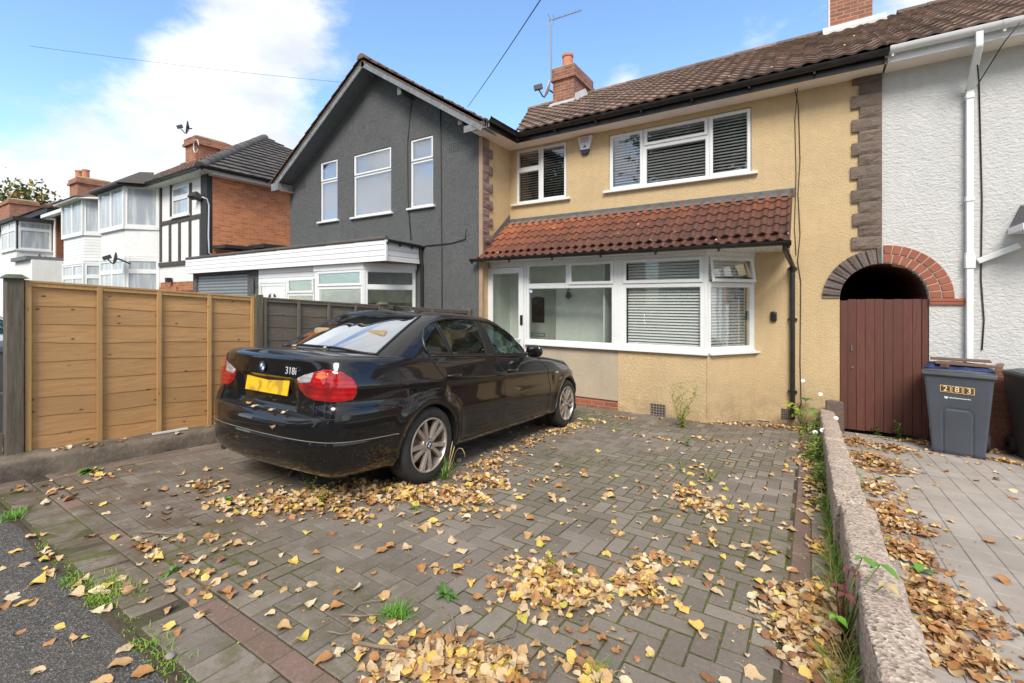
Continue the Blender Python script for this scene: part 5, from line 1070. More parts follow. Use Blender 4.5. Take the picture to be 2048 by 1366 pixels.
# tarmac footway, with a ragged mossy seam against the drive
m = MB(); n_ = 90; X = np.linspace(-16, 9, n_ * 2)
ed = [.745 + .035 * mnoise.noise(Vector((x * 2.1, 0, 0))) + .018 * mnoise.noise(Vector((x * 9, 1, 0))) for x in X]
for x, e in zip(X, ed): m.v += [(x, -2.0, -.052), (x, .2, -.047), (x, e - .05, -.046), (x, e, -.058)]
for i in range(len(X) - 1):
    for k in range(3): a = i * 4 + k; m.f.append((a, a + 4, a + 5, a + 1)); m.mi.append(0); m.tint.append(0)
struct(m.build('pavement', MT['tarmac'], None, smooth=True))
m = MB(); m.box((-60, -2.14, -.2), (60, -2.0, -.045)); struct(m.build('kerb', MT['concrete']))
m = MB(); m.add([(-120, -9, -.125), (120, -9, -.125), (120, -2.14, -.125), (-120, -2.14, -.125)], [(0, 1, 2, 3)]); struct(m.build('road', MT['asphalt']))
m = MB(); m.box((-60, -9.14, -.2), (60, -9.0, -.03)); m.box((-60, -11, -.2), (60, -9.14, -.04)); struct(m.build('far_pavement', MT['slab']))
# soil strip under the seam and drive edges
sheet('soil_strip', 'soil', -5.25, .2, [.66, .70, .76, .82, .9], -.022, 60, lambda x, y: -.040 + .012 * mnoise.noise(Vector((x * 6, y * 6, 0))) + (.01 if y > .74 else -.004) - (.0 if y < .8 else .02))
# the drive: joint fill and real blocks
sheet('driveway_bed', 'joint', -5.22, .20, [.78] + [1 + .5 * k for k in range(15)], -.0058, 11, gsurf)
def block(mb, x0, x1, y0, y1, tint, mi=0, gap=.0020, ch=.0045, zf=gsurf, dz=0., jit=.0022, tilt=.006):
    x0 += gap; x1 -= gap; y0 += gap; y1 -= gap; cx, cy = (x0 + x1) / 2, (y0 + y1) / 2; z = zf(cx, cy) + dz + rng.uniform(-jit, jit); sx_ = (zf(cx + .05, cy) - zf(cx - .05, cy)) / .1 + rng.normal() * tilt; sy_ = (zf(cx, cy + .05) - zf(cx, cy - .05)) / .1 + rng.normal() * tilt
    zz = lambda x, y: z + (x - cx) * sx_ + (y - cy) * sy_; a = rng.normal() * .006; ca, sa = math.cos(a), math.sin(a); V = []
    for ins, dzz in ((ch, 0), (0, -ch * .9), (0, -.03)):
        for x, y in ((x0 + ins, y0 + ins), (x1 - ins, y0 + ins), (x1 - ins, y1 - ins), (x0 + ins, y1 - ins)):
            dx, dy = x - cx, y - cy; V.append((cx + dx * ca - dy * sa, cy + dx * sa + dy * ca, zz(x, y) + dzz))
    mb.add(V, [(0, 1, 2, 3), (4, 5, 1, 0), (5, 6, 2, 1), (6, 7, 3, 2), (7, 4, 0, 3), (8, 9, 5, 4), (9, 10, 6, 5), (10, 11, 7, 6), (11, 8, 4, 7)], mi, tint)
m = MB(); u_ = .1034; X0, X1, Y0, Y1 = -4.98, -.10, 1.10, 7.98
for i in range(-2, int((X1 - X0) / u_) + 2):
    for j in range(-2, int((Y1 - Y0) / u_) + 2):
        k = (i - j) % 4; x, y = X0 + i * u_, Y0 + j * u_
        if k == 0: r_ = (x, x + 2 * u_, y, y + u_)
        elif k == 2: r_ = (x, x + u_, y - u_, y + u_)
        else: continue
        a, b, c, d = max(r_[0], X0), min(r_[1], X1), max(r_[2], Y0), min(r_[3], Y1)
        if b - a < .03 or d - c < .03: continue
        block(m, a, b, c, d, rng.random())
x = -5.18
while x < .16:   # soldier course along the footway, red course behind it
    w_ = .1034
    if rng.random() > .03 and not (-2.55 < x < -2.46): block(m, x, x + w_, .80, .99, rng.random(), dz=-.004 if x < -3 else 0, tilt=.02)
    x += w_
x = -5.0
while x < -.1: block(m, x, x + .2034, .993, 1.096, rng.random(), 1 if x > -2.45 or rng.random() < .35 else 0); x += .2034
y = 1.1
while y < 7.9:
    block(m, -.0965, .004, y, min(y + .2034, 7.95), rng.random(), 1); block(m, .006, .107, y, min(y + .2034, 7.95), rng.random(), 0); block(m, .109, .20, y + .05, y + .2534, rng.random(), 0)
    block(m, -5.085, -4.984, y, min(y + .2034, 7.0), rng.random(), 1); block(m, -5.19, -5.087, y, min(y + .2034, 7.0), rng.random(), 0); y += .2034
struct(m.build('driveway', [MT['paver'], MT['redpaver']]))
# neighbour's pale paving (right): mixed-size tumbled courses
sheet('paving_bed', 'sandjoint', .3, 6.2, [.78] + [1 + 1. * k for k in range(8)], -.006, 4)
m = MB(); x = .36
while x < 6:
    cw = .155; y = .8 + rng.uniform(-.15, 0)
    while y < 8.0:
        l_ = rng.choice([.155, .23, .23, .31])
        if y + l_ > .82: block(m, x, x + cw, max(y, .80), min(y + l_, 8.02), rng.random(), gap=.0012, ch=.004, zf=lambda a, b: gz(b), jit=.0012, tilt=.003)
        y += l_
    x += cw
o = m.build('paving', MT['palepaver']); struct(o)
sheet('neighbour_drive', 'slab', -16, -5.56, [.78, 2, 4, 6, 8.04, 12], -.01, 2)
m = MB(); m.box((6.2, .78, -1), (30, 9, -.60)); 
# ------------------------------------------------------------------ kerb, fence
m = MB(); ys_ = np.linspace(.2, 6.95, 120); V = []
prof = [(-5.60, -.2), (-5.60, .135), (-5.585, .150), (-5.24, .152), (-5.205, .142), (-5.192, .12), (-5.19, .0), (-5.19, -.2)]
for y in ys_:
    for a, h in prof:
        e = mnoise.noise(Vector((a * 5, y * 3.2, h * 6))) * .018 + mnoise.noise(Vector((a * 20, y * 14, h * 20))) * .005; V.append((a + e * .8, y, (gz(y) if y > .75 else gz(y) - .01) + h + (e if h > .1 else 0)))
k = len(prof); m.add(V, [(i * k + j, i * k + j + 1, (i + 1) * k + j + 1, (i + 1) * k + j) for i in range(len(ys_) - 1) for j in range(k - 1)] + [tuple(range(k))])
ke = m.build('boundary_kerb', MT['kerb'], None, smooth=True); tag(ke, 'dirty brown concrete edging under the fence on the drive side', 'kerb'); recenter(ke)
XF = -5.47
def panel(y0, y1, zt0, zt1, mb_, mt_, label, nb=5, boards=9, hh=1.42, seed=0):
    hh = hh + 0.0
    """a lapped fence panel between two posts, top edge sloping with the drive"""
    c = ((XF, (y0 + y1) / 2, (zt0 + zt1) / 2 - hh)); t = thing('fence', label, 'fence', c, 'fence panels'); top = lambda y: zt0 + (zt1 - zt0) * (y - y0) / (y1 - y0)
    m = MB(); n = 26; bh = (hh - .05) / boards
    for b in range(boards):
        V = []; tt = rng.random(); ph = rng.random() * 40; zl = -hh + b * bh
        for i in range(n + 1):
            y = y0 + .01 + (y1 - y0 - .02) * i / n; w_ = mnoise.noise(Vector((y * 2.2, ph, 0))) * .014 + mnoise.noise(Vector((y * 7, ph, 3))) * .005
            z0_ = top(y) + zl + (w_ if b else 0); z1_ = top(y) + zl + bh + .035; V += [(XF + .004, y, z0_), (XF + .0085, y, z0_ + .001), (XF + .003, y, z1_), (XF - .005, y, z1_)]
        m.add(V, [(4 * i + k, 4 * i + 4 + k, 4 * i + 4 + (k + 1) % 4, 4 * i + (k + 1) % 4) for i in range(n) for k in range(4)] + [(0, 1, 2, 3), (4 * n + 3, 4 * n + 2, 4 * n + 1, 4 * n)], 0, tt)
    m.build('lapped_boards', MT[mb_], t)
    for i in range(nb):
        y = y0 + .02 + (y1 - y0 - .04) * i / (nb - 1); w_ = .019; m = MB(); zt = top(y) - .012
        m.box((XF + .0165, y - w_, zt - hh + .01), (XF + .036, y + w_, zt), 0, rng.random()); m.box((XF - .036, y - w_, zt - hh + .01), (XF - .0165, y + w_, zt), 0, rng.random()); m.build('batten', MT[mt_], t, bevel=.002)
    m = MB(); dy = (y1 - y0); m.hexa([(XF - .036, y0, zt0 - .011), (XF + .037, y0, zt0 - .011), (XF + .037, y1, zt1 - .011), (XF - .036, y1, zt1 - .011), (XF - .036, y0, zt0 + .009), (XF + .037, y0, zt0 + .005), (XF + .037, y1, zt1 + .005), (XF - .036, y1, zt1 + .009)], 0, .5)
    m.hexa([(XF + .0165, y0, zt0 - .045), (XF + .030, y0, zt0 - .045), (XF + .030, y1, zt1 - .045), (XF + .0165, y1, zt1 - .045), (XF + .0165, y0, zt0 - .0115), (XF + .030, y0, zt0 - .0115), (XF + .030, y1, zt1 - .0115), (XF + .0165, y1, zt1 - .0115)], 0, .4)
    m.build('top_rail', MT[mt_], t); return t
panel(1.04, 2.915, 1.498, 1.372, 'fence', 'batten', 'new golden-brown lapped fence panel with four bays, nearest the street', 5, 9, 1.45)
panel(3.02, 4.80, 1.365, 1.255, 'fgrey', 'fgreyb', 'grey weathered fence panel behind the car boot', 5, 9, 1.42)
panel(4.92, 6.95, 1.252, 1.130, 'fgrey', 'fgreyb', 'grey weathered fence panel nearest the grey house, behind the car roof', 5, 9, 1.40)
def fpost(y, zt, w_, label, cap=True):
    t = thing('fence_post', label, 'fence post', (XF, y, gz(y)), 'fence posts'); m = MB(); m.box((XF - w_, y - w_, gz(y) - .05), (XF + w_, y + w_, zt)); m.build('shaft', MT['post'], t, bevel=.006)
    if cap: c = MB(); e = w_ + .028; c.hexa([(XF - e, y - e, zt), (XF + e, y - e, zt), (XF + e, y + e, zt), (XF - e, y + e, zt), (XF - e * .5, y - e * .5, zt + .035), (XF + e * .5, y - e * .5, zt + .035), (XF + e * .5, y + e * .5, zt + .035), (XF - e * .5, y + e * .5, zt + .035)]); c.build('cap', MT['mosscap'], t, bevel=.004)
MT['mosscap'] = plain('mossy_green_post_cap', (.085, .11, .065), .9, var=.3, scale=20, bump=.5)
fpost(.982, 1.512, .052, 'thick weathered fence post with green cap at the street end'); fpost(2.968, 1.40, .046, 'square grey post between the golden panel and first grey panel', False); fpost(4.86, 1.27, .046, 'capped grey post rising between two grey panels behind the car'); fpost(7.0, 1.16, .04, 'last fence post against the dark grey house', False)
# low grey boards beyond the first post
m = MB(); m.box((XF - .03, .1, -.05), (XF - .01, .92, .26), 0, .3); o = m.build('gravel_board', MT['fgrey']); tag(o, 'short grey board leaning behind the tall capped post', 'board'); recenter(o)
# ------------------------------------------------------------------ low boundary wall (right)
def wall_seg(mb, y0, y1, x0, x1, h, tint):
    n = max(4, int((y1 - y0) / .035)); P_ = [(x0, -.2), (x0, h * .5), (x0, h - .022), (x0 + .006, h - .006), (x0 + .024, h), ((x0 * 2 + x1) / 3, h + .002), ((x0 + x1 * 2) / 3, h), (x1 - .024, h - .001), (x1 - .006, h - .008), (x1, h - .024), (x1, h * .5), (x1, -.2)]; V = []
    for i in range(n + 1):
        y = y0 + (y1 - y0) * i / n; en = min(i, n - i)
        for j, (a, hh_) in enumerate(P_):
            p = Vector((a * 4, y * 4, hh_ * 4)); e = mnoise.noise(p * 1.5) * .016 + mnoise.noise(p * 5) * .007; c = -.010 if en == 0 and j not in (0, 11) else 0; s_ = 1 if j > 5 else -1
            V.append((a + (e + c) * s_ * (.9 if hh_ < h - .005 else .4), y, gz(y) + hh_ + (e * .6 + c if hh_ > h * .6 else 0)))
    k = len(P_); mb.add(V, [(i * k + j, i * k + j + 1, (i + 1) * k + j + 1, (i + 1) * k + j) for i in range(n) for j in range(k - 1)] + [tuple(range(k)), tuple(range(n * k, (n + 1) * k))[::-1]], 0, tint)
m = MB()
for y0, y1, dx, w_ in ((.78, 1.78, 0, .165), (1.785, 2.62, .010, .162), (2.625, 3.55, -.004, .168), (3.555, 4.62, -.030, .172), (4.625, 5.6, -.034, .168), (5.605, 6.75, -.040, .165), (6.755, 7.9, -.045, .165)):
    wall_seg(m, y0, y1, .160 + dx, .160 + dx + w_, .312, 0)
o = m.build('boundary_wall', MT['wallcap'], None, autos=50); tag(o, 'low pinkish concrete wall dividing the two drives', 'wall'); recenter(o)
m = MB(); p = onY(1672, 815, 7.75); wall_seg(m, 7.72, 7.90, p[0] - .12, p[0] + .09, .44, 0); o = m.build('broken_stone', MT['quoin']); tag(o, 'broken brown stone on the far end of the low wall', 'stone'); recenter(o)
# ================================================================== THE BLACK SALOON (x forward from rear bumper, y left, z up)
from mathutils.bvhtree import BVHTree
def crv(P, n=240):
    P = np.array(P, float); Q = np.vstack([2 * P[0] - P[1], P, 2 * P[-1] - P[-2]]); out = []
    for i in range(1, len(Q) - 2):
        p0, p1, p2, p3 = Q[i - 1:i + 3]; a = (np.linalg.norm(p1 - p0) ** .5, np.linalg.norm(p2 - p1) ** .5, np.linalg.norm(p3 - p2) ** .5)
        t0, t1 = 0, a[0]; t2 = t1 + a[1]; t3 = t2 + a[2]
        for t in np.linspace(t1, t2, 24, endpoint=False):
            A1 = (t1 - t) / (t1 - t0) * p0 + (t - t0) / (t1 - t0) * p1; A2 = (t2 - t) / (t2 - t1) * p1 + (t - t1) / (t2 - t1) * p2; A3 = (t3 - t) / (t3 - t2) * p2 + (t - t2) / (t3 - t2) * p3
            B1 = (t2 - t) / (t2 - t0) * A1 + (t - t0) / (t2 - t0) * A2; B2 = (t3 - t) / (t3 - t1) * A2 + (t - t1) / (t3 - t1) * A3; out.append((t2 - t) / (t2 - t1) * B1 + (t - t1) / (t2 - t1) * B2)
    out.append(P[-1]); out = np.array(out); return out
def arclen(P): return np.concatenate([[0], np.cumsum(np.linalg.norm(np.diff(P, axis=0), axis=1))])
def sst(a, b, x): t = np.clip((x - a) / (b - a), 0, 1); return t * t * (3 - 2 * t)
OUT = crv([(0, 0), (.004, .2), (.018, .42), (.055, .62), (.115, .75), (.20, .815), (.34, .858), (.6, .888), (1.0, .902), (1.6, .906), (2.3, .908), (3.0, .906), (3.6, .898), (3.95, .875), (4.18, .825), (4.33, .74), (4.43, .58), (4.49, .38), (4.515, .18), (4.52, 0)])
OS = arclen(OUT); SL_ = OS[-1]
def o_at(s): return np.array([np.interp(s, OS, OUT[:, 0]), np.interp(s, OS, OUT[:, 1])])
def s_x(x): j = int(np.argmax(OUT[:, 1])); k = OUT[:, 0]; i = np.argsort(k); return float(np.interp(x, k, OS))
def s_y(y): m_ = OS < 1.1; return float(np.interp(y, OUT[m_, 1], OS[m_]))
sg = np.unique(np.concatenate([np.arange(0, 1.25, .022), np.arange(1.25, SL_ - 1.3, .03), np.arange(SL_ - 1.3, SL_, .035), [SL_]]))
ZR = np.array([.20, .225, .255, .29, .33, .37, .41, .445, .47, .48, .49, .515, .55, .585, .61, .628, .636, .644, .665, .69, .715, .74, .765, .79, .815, .84, .862, .88, .90, .925, .95, .975, 1.0, 1.022, 1.038, 1.05, 1.06])
ZBX = [(-.1, 1.052), (.12, 1.058), (.3, 1.058), (.7, 1.045), (1.1, 1.020), (2, .992), (2.9, .955), (3.4, .925), (3.9, .865), (4.25, .785), (4.45, .715), (4.6, .68)]
def zb(x): return np.interp(x, *zip(*ZBX))
I_side = [(.20, .12), (.225, .075), (.255, .045), (.29, .03), (.33, .024), (.45, .008), (.55, .0), (.62, .001), (.70, .008), (.76, .016), (.82, .020), (.865, .017), (.88, .024), (.92, .042), (.96, .060), (1.0, .078), (1.03, .095), (1.06, .118)]
I_rear = [(.20, .20), (.225, .13), (.255, .06), (.29, .03), (.33, .015), (.41, .004), (.47, .0), (.48, .006), (.49, .003), (.55, .0), (.585, .004), (.61, .014), (.628, .03), (.636, .045), (.644, .095), (.665, .098), (.72, .090), (.79, .080), (.86, .070), (.90, .067), (.95, .065), (1.0, .056), (1.022, .051), (1.038, .051), (1.05, .062), (1.06, .090)]
I_front = [(.20, .10), (.255, .04), (.33, .01), (.45, .0), (.55, .004), (.636, .03), (.72, .05), (.85, .075), (.95, .12), (1.06, .22)]
I_corner = [(.20, .15), (.225, .10), (.255, .055), (.29, .03), (.33, .02), (.41, .006), (.47, .0), (.48, .005), (.49, .002), (.585, .0), (.628, .002), (.69, .008), (.71, .016), (.73, .030), (.79, .030), (.86, .026), (.90, .034), (.95, .048), (1.0, .066), (1.038, .085), (1.06, .115)]
def inset(s, x, zr):
    f = lambda T: np.interp(zr, *zip(*T)); wr = 1 - sst(.35, .78, s); wc = sst(.35, .78, s) * (1 - sst(.95, 1.45, s)); wf = sst(SL_ - 1.3, SL_ - .75, s); ws2 = 1 - wr - wc - wf
    return wr * f(I_rear) + wc * f(I_corner) + ws2 * f(I_side) + wf * f(I_front)
def body_pt(s, zr):
    o = o_at(s); e = .004; a, b = o_at(max(0, s - e)), o_at(min(SL_, s + e)); t = (b - a) / np.linalg.norm(b - a); n = np.array([-t[1], t[0]]) if False else np.array([t[1] * 1, -t[0]]); n = -n
    # outward normal: rear centre must face -x
    n = np.array([-t[1], t[0]])
    z = zr if zr < .5 else .5 + (zr - .5) * (zb(o[0]) - .5) / .56
    i = inset(s, o[0], zr)
    # flared arches
    for cx in (1.0, 3.76):
        d = math.hypot(o[0] - cx, z - .316)
        if z < .75 and .6 < o[0] < 4.15: i -= .016 * float(sst(.50, .37, d))
    # plate recess in the boot lid
    if s < .6 and .64 < zr < .95: i += .030 * float((1 - sst(.35, .40, s)) * sst(.672, .69, zr) * (1 - sst(.875, .892, zr)))
    # door hollow under the shoulder line
    if 1.2 < o[0] < 3.3: i += .010 * float(sst(.60, .72, zr) * (1 - sst(.80, .87, zr)))
    p = o + n * -1 * i if True else o
    return np.array([p[0], max(p[1], 0) if s > 0 else 0, z])
def pinpoly(p, poly):
    x, y = p; c = False; n = len(poly)
    for i in range(n):
        x1, y1 = poly[i]; x2, y2 = poly[(i + 1) % n]
        if (y1 > y) != (y2 > y) and x < (x2 - x1) * (y - y1) / (y2 - y1) + x1: c = not c
    return c
def near(p, poly):
    best = (9e9, None); p = np.array(p)
    for i in range(len(poly)):
        a, b = np.array(poly[i]), np.array(poly[(i + 1) % len(poly)]); t = np.clip((p - a) @ (b - a) / max(1e-12, (b - a) @ (b - a)), 0, 1); q = a + (b - a) * t; d = np.linalg.norm(p - q)
        if d < best[0]: best = (d, q)
    return best
NS, NZ = len(sg), len(ZR)
par = np.zeros((NS, NZ, 2))
for i, s in enumerate(sg):
    for j, z in enumerate(ZR): par[i, j] = (s, z)
# lamp polygons in (s, zr)
sy, sx = s_y, s_x
LAMP = [(sy(.405), .905), (sy(.49), .935), (sy(.585), .960), (sy(.66), .978), (sy(.72), .978), (sx(.16), .965), (sx(.235), .915), (sx(.262), .865), (sx(.262), .81), (sx(.24), .770), (sx(.16), .757), (sy(.61), .760), (sy(.51), .775), (sy(.44), .82), (sy(.408), .875)]
LWHITE = [(sy(.408), .902), (sy(.49), .932), (sy(.580), .956), (sy(.555), .880), (sy(.435), .868)]
HEAD = [(s_x(3.98), .93), (s_x(4.25), .965), (SL_ - .62, .95), (SL_ - .42, .90), (SL_ - .42, .82), (SL_ - .7, .78), (s_x(4.18), .80)]
KID = [(SL_ - .30, .90), (SL_ - .04, .92), (SL_ - .04, .70), (SL_ - .26, .70)]
CUTS = [(LAMP, 2), (LWHITE, 3), (HEAD, 4), (KID, 5)]
for poly, _ in []:
    for i in range(NS):
        for j in range(NZ):
            d, q = near(par[i, j], poly)
            if d < .010: par[i, j] = q
# arches in real x,z
def real(i, j): return body_pt(*par[i, j])
GP = np.array([[real(i, j) for j in range(NZ)] for i in range(NS)]); RAR = .358
for cx in (1.0, 3.76):
    for i in range(NS):
        for j in range(NZ):
            p = GP[i, j]; d = math.hypot(p[0] - cx, p[2] - .316)
            if abs(d - RAR) < .0155 and p[1] > .5:
                k = RAR / d; GP[i, j, 0] = cx + (p[0] - cx) * k; GP[i, j, 2] = max(.2, .316 + (p[2] - .316) * k)
def side_groups():
    g = {}
    for i in range(NS - 1):
        for j in range(NZ - 1):
            c = par[i:i + 2, j:j + 2].reshape(-1, 2).mean(0); rc = GP[i:i + 2, j:j + 2].reshape(-1, 3).mean(0); mi = 0
            if any(math.hypot(rc[0] - cx, rc[2] - .316) < RAR for cx in (1.0, 3.76)) and rc[1] > .5: continue
            g.setdefault(mi, []).append((i, j))
    return g
SG = side_groups()
def grid_mesh(cells, P, off=0., both=True):
    m = MB(); idx = {}
    for sgn in ((1, -1) if both else (1,)):
        for i, j in cells:
            f = []
            for a, b in ((i, j), (i + 1, j), (i + 1, j + 1), (i, j + 1)):
                key = (a, b, sgn if P[a, b][1] > 1e-4 else 0)
                if key not in idx: idx[key] = len(m.v); p = P[a, b]; m.v.append((p[0], p[1] * sgn, p[2]))
                f.append(idx[key])
            m.f.append(tuple(f) if sgn < 0 else tuple(reversed(f))); m.mi.append(0); m.tint.append(0)
    return m
# greenhouse
GB = crv([(.45, 0), (.462, .25), (.505, .48), (.575, .63), (.77, .745), (1.15, .788), (1.6, .800), (2.1, .802), (2.6, .795), (2.86, .77), (3.02, .66), (3.16, .45), (3.22, .2), (3.235, 0)])
GT = crv([(1.185, 0), (1.19, .2), (1.21, .38), (1.245, .52), (1.36, .578), (1.55, .588), (1.75, .592), (1.95, .592), (2.12, .585), (2.24, .565), (2.32, .50), (2.38, .36), (2.41, .18), (2.415, 0)])
sB, sT = arclen(GB), arclen(GT)
# matching of arc positions: corners to corners
cB = [0, s_ := float(np.interp(.575, GB[:72, 0], sB[:72])), float(np.interp(1.15, GB[:, 0], sB)), float(np.interp(2.1, GB[:, 0], sB)), float(np.interp(2.86, GB[:, 0], sB)), sB[-1]]
cT = [0, float(np.interp(1.245, GT[:, 0], sT)), float(np.interp(1.47, GT[:, 0], sT)), float(np.interp(1.9, GT[:, 0], sT)), float(np.interp(2.26, GT[:, 0], sT)), sT[-1]]
uu = np.unique(np.concatenate([np.linspace(0, sB[-1], 290)]))
HP = [(0, 0), (.05, .09), (.11, .18), (.17, .27), (.24, .36), (.31, .45), (.39, .54), (.47, .63), (.56, .715), (.65, .795), (.74, .865), (.82, .915), (.885, .952), (.945, .982), (1, 1)]
def zroof(x): return np.interp(x, [1.2, 1.4, 1.6, 1.9, 2.1, 2.3, 2.45], [1.398, 1.408, 1.414, 1.415, 1.408, 1.385, 1.36])
_c = np.linspace(0, 1, 40); HP = [(float(np.interp(c, [h[1] for h in HP], [h[0] for h in HP])), float(c)) for c in _c]
NG, NH = len(uu), len(HP); GG = np.zeros((NG, NH, 3))
def gfun(s):
    b = np.array([np.interp(s, sB, GB[:, 0]), np.interp(s, sB, GB[:, 1])]); st = np.interp(s, cB, cT); t = np.array([np.interp(st, sT, GT[:, 0]), np.interp(st, sT, GT[:, 1])])
    z0_ = zb(b[0]) - .012 + .034 * float(1 - sst(.2, .62, s)); z1_ = zroof(t[0])
    def at(a, c):
        rear = float(1 - sst(cB[1] * .6, cB[2], s)); fr_ = float(sst(cB[4] - .1, cB[4] + .3, s)); aa = a * (1 - max(rear, fr_)) + (c * .96 + a * .04) * max(rear, fr_)
        p = b + (t - b) * aa; return np.array((p[0], p[1], z0_ + (z1_ - z0_) * c))
    return at
_hc, _ha = [h[1] for h in HP], [h[0] for h in HP]
def gpt(s, c): return gfun(s)(float(np.interp(c, _hc, _ha)), c)
for i, s in enumerate(uu):
    at_ = gfun(s)
    for j, (a, c) in enumerate(HP): GG[i, j] = at_(a, c)
W_Q = [(1.035, 1.12), (1.045, 1.19), (1.10, 1.265), (1.18, 1.315), (1.245, 1.338), (1.335, 1.048), (1.085, 1.055), (1.05, 1.075)]
W_R = [(1.290, 1.350), (1.42, 1.372), (1.6, 1.382), (1.885, 1.376), (1.905, 1.20), (1.925, 1.030), (1.375, 1.045)]
W_F = [(2.005, 1.372), (2.15, 1.358), (2.30, 1.322), (2.45, 1.265), (2.60, 1.185), (2.74, 1.085), (2.80, 1.015), (2.78, 1.004), (2.10, 1.024), (2.05, 1.20)]
W_B = [(1.895, 1.376), (1.995, 1.374), (2.04, 1.20), (2.09, 1.022), (1.935, 1.028), (1.915, 1.2)]
W_D = [(1.25, 1.340), (1.285, 1.349), (1.37, 1.044), (1.34, 1.047)]
W_REAR = [(-.1, 1.092), (.58, 1.100), (.655, 1.112), (.635, 1.17), (.595, 1.27), (.555, 1.345), (.52, 1.372), (.44, 1.384), (-.1, 1.388)]
W_SCR = [(0, 1.035), (.62, 1.02), (.64, 1.06), (.60, 1.15), (.53, 1.30), (.48, 1.36), (.3, 1.372), (0, 1.38)]
gside = lambda i: cB[1] * 1.02 < uu[i] < cB[4] + .05
for i in range(NG):
    for j in range(NH):
        p = GG[i, j]
        if gside(i):
            best = min((near((p[0], p[2]), w) for w in (W_Q, W_R, W_F, W_B, W_D)), key=lambda t: t[0])
            if best[0] < .0085: GG[i, j, 0], GG[i, j, 2] = best[1]
        w = None
        if w is not None:
            d, q = near((p[1], p[2]), w)
            if d < .0085 and q[0] > .001: GG[i, j, 1], GG[i, j, 2] = q
gg = {}; RS1, RC0, RC1 = cB[1] * 1.0, .075, .955; FS1, FC0, FC1 = cB[4] + .14, .10, .955
for i in range(NG - 1):
    for j in range(NH - 1):
        c = GG[i:i + 2, j:j + 2].reshape(-1, 3).mean(0); k = 0
        if gside(i):
            for w, kk in ((W_Q, 1), (W_R, 2), (W_F, 3), (W_B, 4), (W_D, 4)):
                if pinpoly((c[0], c[2]), w): k = kk
        hc_ = (HP[j][1] + HP[j + 1][1]) / 2; um_ = (uu[i] + uu[i + 1]) / 2
        if k == 0 and um_ < RS1 - .03 and RC0 + .02 < hc_ < RC1 - .02: k = 5
        if k == 0 and um_ > FS1 + .03 and FC0 + .02 < hc_ < FC1 - .02: k = 6
        gg.setdefault(k, []).append((i, j))
# ---- paint and trims
def _paint(name, base, dust=.5):
    m = NM(name, .30, base, coat=1, spec=.15); g = m.n('ShaderNodeNewGeometry'); sp = m.n('ShaderNodeSeparateXYZ'); m.l(g.outputs['Normal'], sp.inputs[0])
    f = m.noise(2.5, 6, .7); h = m.noise(28, 5, .7); up = m.rng(sp.outputs[2], .35, .95); low = m.rng(m.xyz(2), .55, .2)
    d = m.math('MULTIPLY', m.math('ADD', m.math('MULTIPLY', up, .75), m.math('ADD', m.math('MULTIPLY', low, .12), .015)), m.rng(m.math('ADD', m.math('MULTIPLY', f, .6), m.math('MULTIPLY', h, .4)), .36, .68))
    d = m.math('MULTIPLY', d, dust); m.color(m.mix(d, base, (.13, .115, .095))); m.l(m.rng(d, 0, .6, 1, .35), m.b.inputs['Coat Weight']); m.l(m.rng(d, 0, .5, .02, .22), m.b.inputs['Coat Roughness']); m.rough(m.rng(d, 0, .5, .30, .7)); return m.m
CP = _paint('black_car_paint', (.0035, .0032, .0040), .30); CW = _paint('silver_white_car_paint', (.62, .66, .70), .2)
TR = plain('black_rubber_trim', (.012, .012, .012), .45, var=0); GAP = plain('panel_gap', (.002, .002, .002), .6, var=0)
CH = plain('chrome', (.75, .76, .78), .12, 1, var=0); SAT = plain('dark_satin_trim', (.05, .05, .05), .3, .5, var=0)
def _lamp(name, c, r=.06):
    m = NM(name, r, c, coat=1); w = m.wave(26, vs=(0, 1, 0), dist=0, detail=0, dir='Y'); w2 = m.noise(9, 3, .5)
    z_ = m.math('FRACT', m.math('MULTIPLY', m.xyz(2), 1 / .034)); a_ = m.mix(m.rng(w2, .35, .65), tuple(x * .45 for x in c), tuple(min(1, x * 1.2) for x in c)); m.color(m.mix(m.rng(z_, .35, .5, 0, .45), a_, tuple(x * .35 for x in c))); m.b.inputs['Subsurface Weight'].default_value = 0; return m.m
LR = _lamp('red_lamp_lens', (.46, .007, .010)); LWm = _lamp('clear_lamp_lens', (.55, .55, .56)); LA = _lamp('amber_lamp_lens', (.70, .13, .02))
RUB = plain('worn_tyre_rubber', (.022, .020, .019), .85, var=.35, scale=14, bump=.3, bscale=60)
def _alloy():
    m = NM('dusty_alloy', .38, (.42, .39, .36), .55); f = m.noise(7, 5, .7); m.color(m.mix(m.rng(f, .42, .7), (.46, .43, .40), (.30, .20, .13))); return m.m
ALL = _alloy(); BRK = plain('rusty_brake_disc', (.15, .08, .05), .7, .3, var=.4)
SEAT = plain('tan_seat_leather', (.30, .22, .11), .55, var=.12, bump=.1); INT = plain('dark_cabin_plastic', (.03, .03, .028), .7); BEI = plain('pale_cabin_lining', (.30, .29, .24), .8)
def _plate():
    m = NM('yellow_number_plate', .4, (.85, .48, .01)); a = m.noise(9, 3, .5, vs=(1, 1, .7)); m.color(m.mix(m.rng(a, .50, .60, 0, .55), (.86, .49, .012), (.16, .11, .03))); return m.m
PLT = _plate()
def cyl_revolve(prof, n=40, ax='y'):
    m = MB()
    for r_, y in prof:
        for k in range(n): a = 2 * math.pi * k / n; m.v.append((r_ * math.cos(a), y, r_ * math.sin(a)))
    for i in range(len(prof) - 1):
        for k in range(n): m.f.append((i * n + k, i * n + (k + 1) % n, (i + 1) * n + (k + 1) % n, (i + 1) * n + k)); m.mi.append(0); m.tint.append(0)
    return m
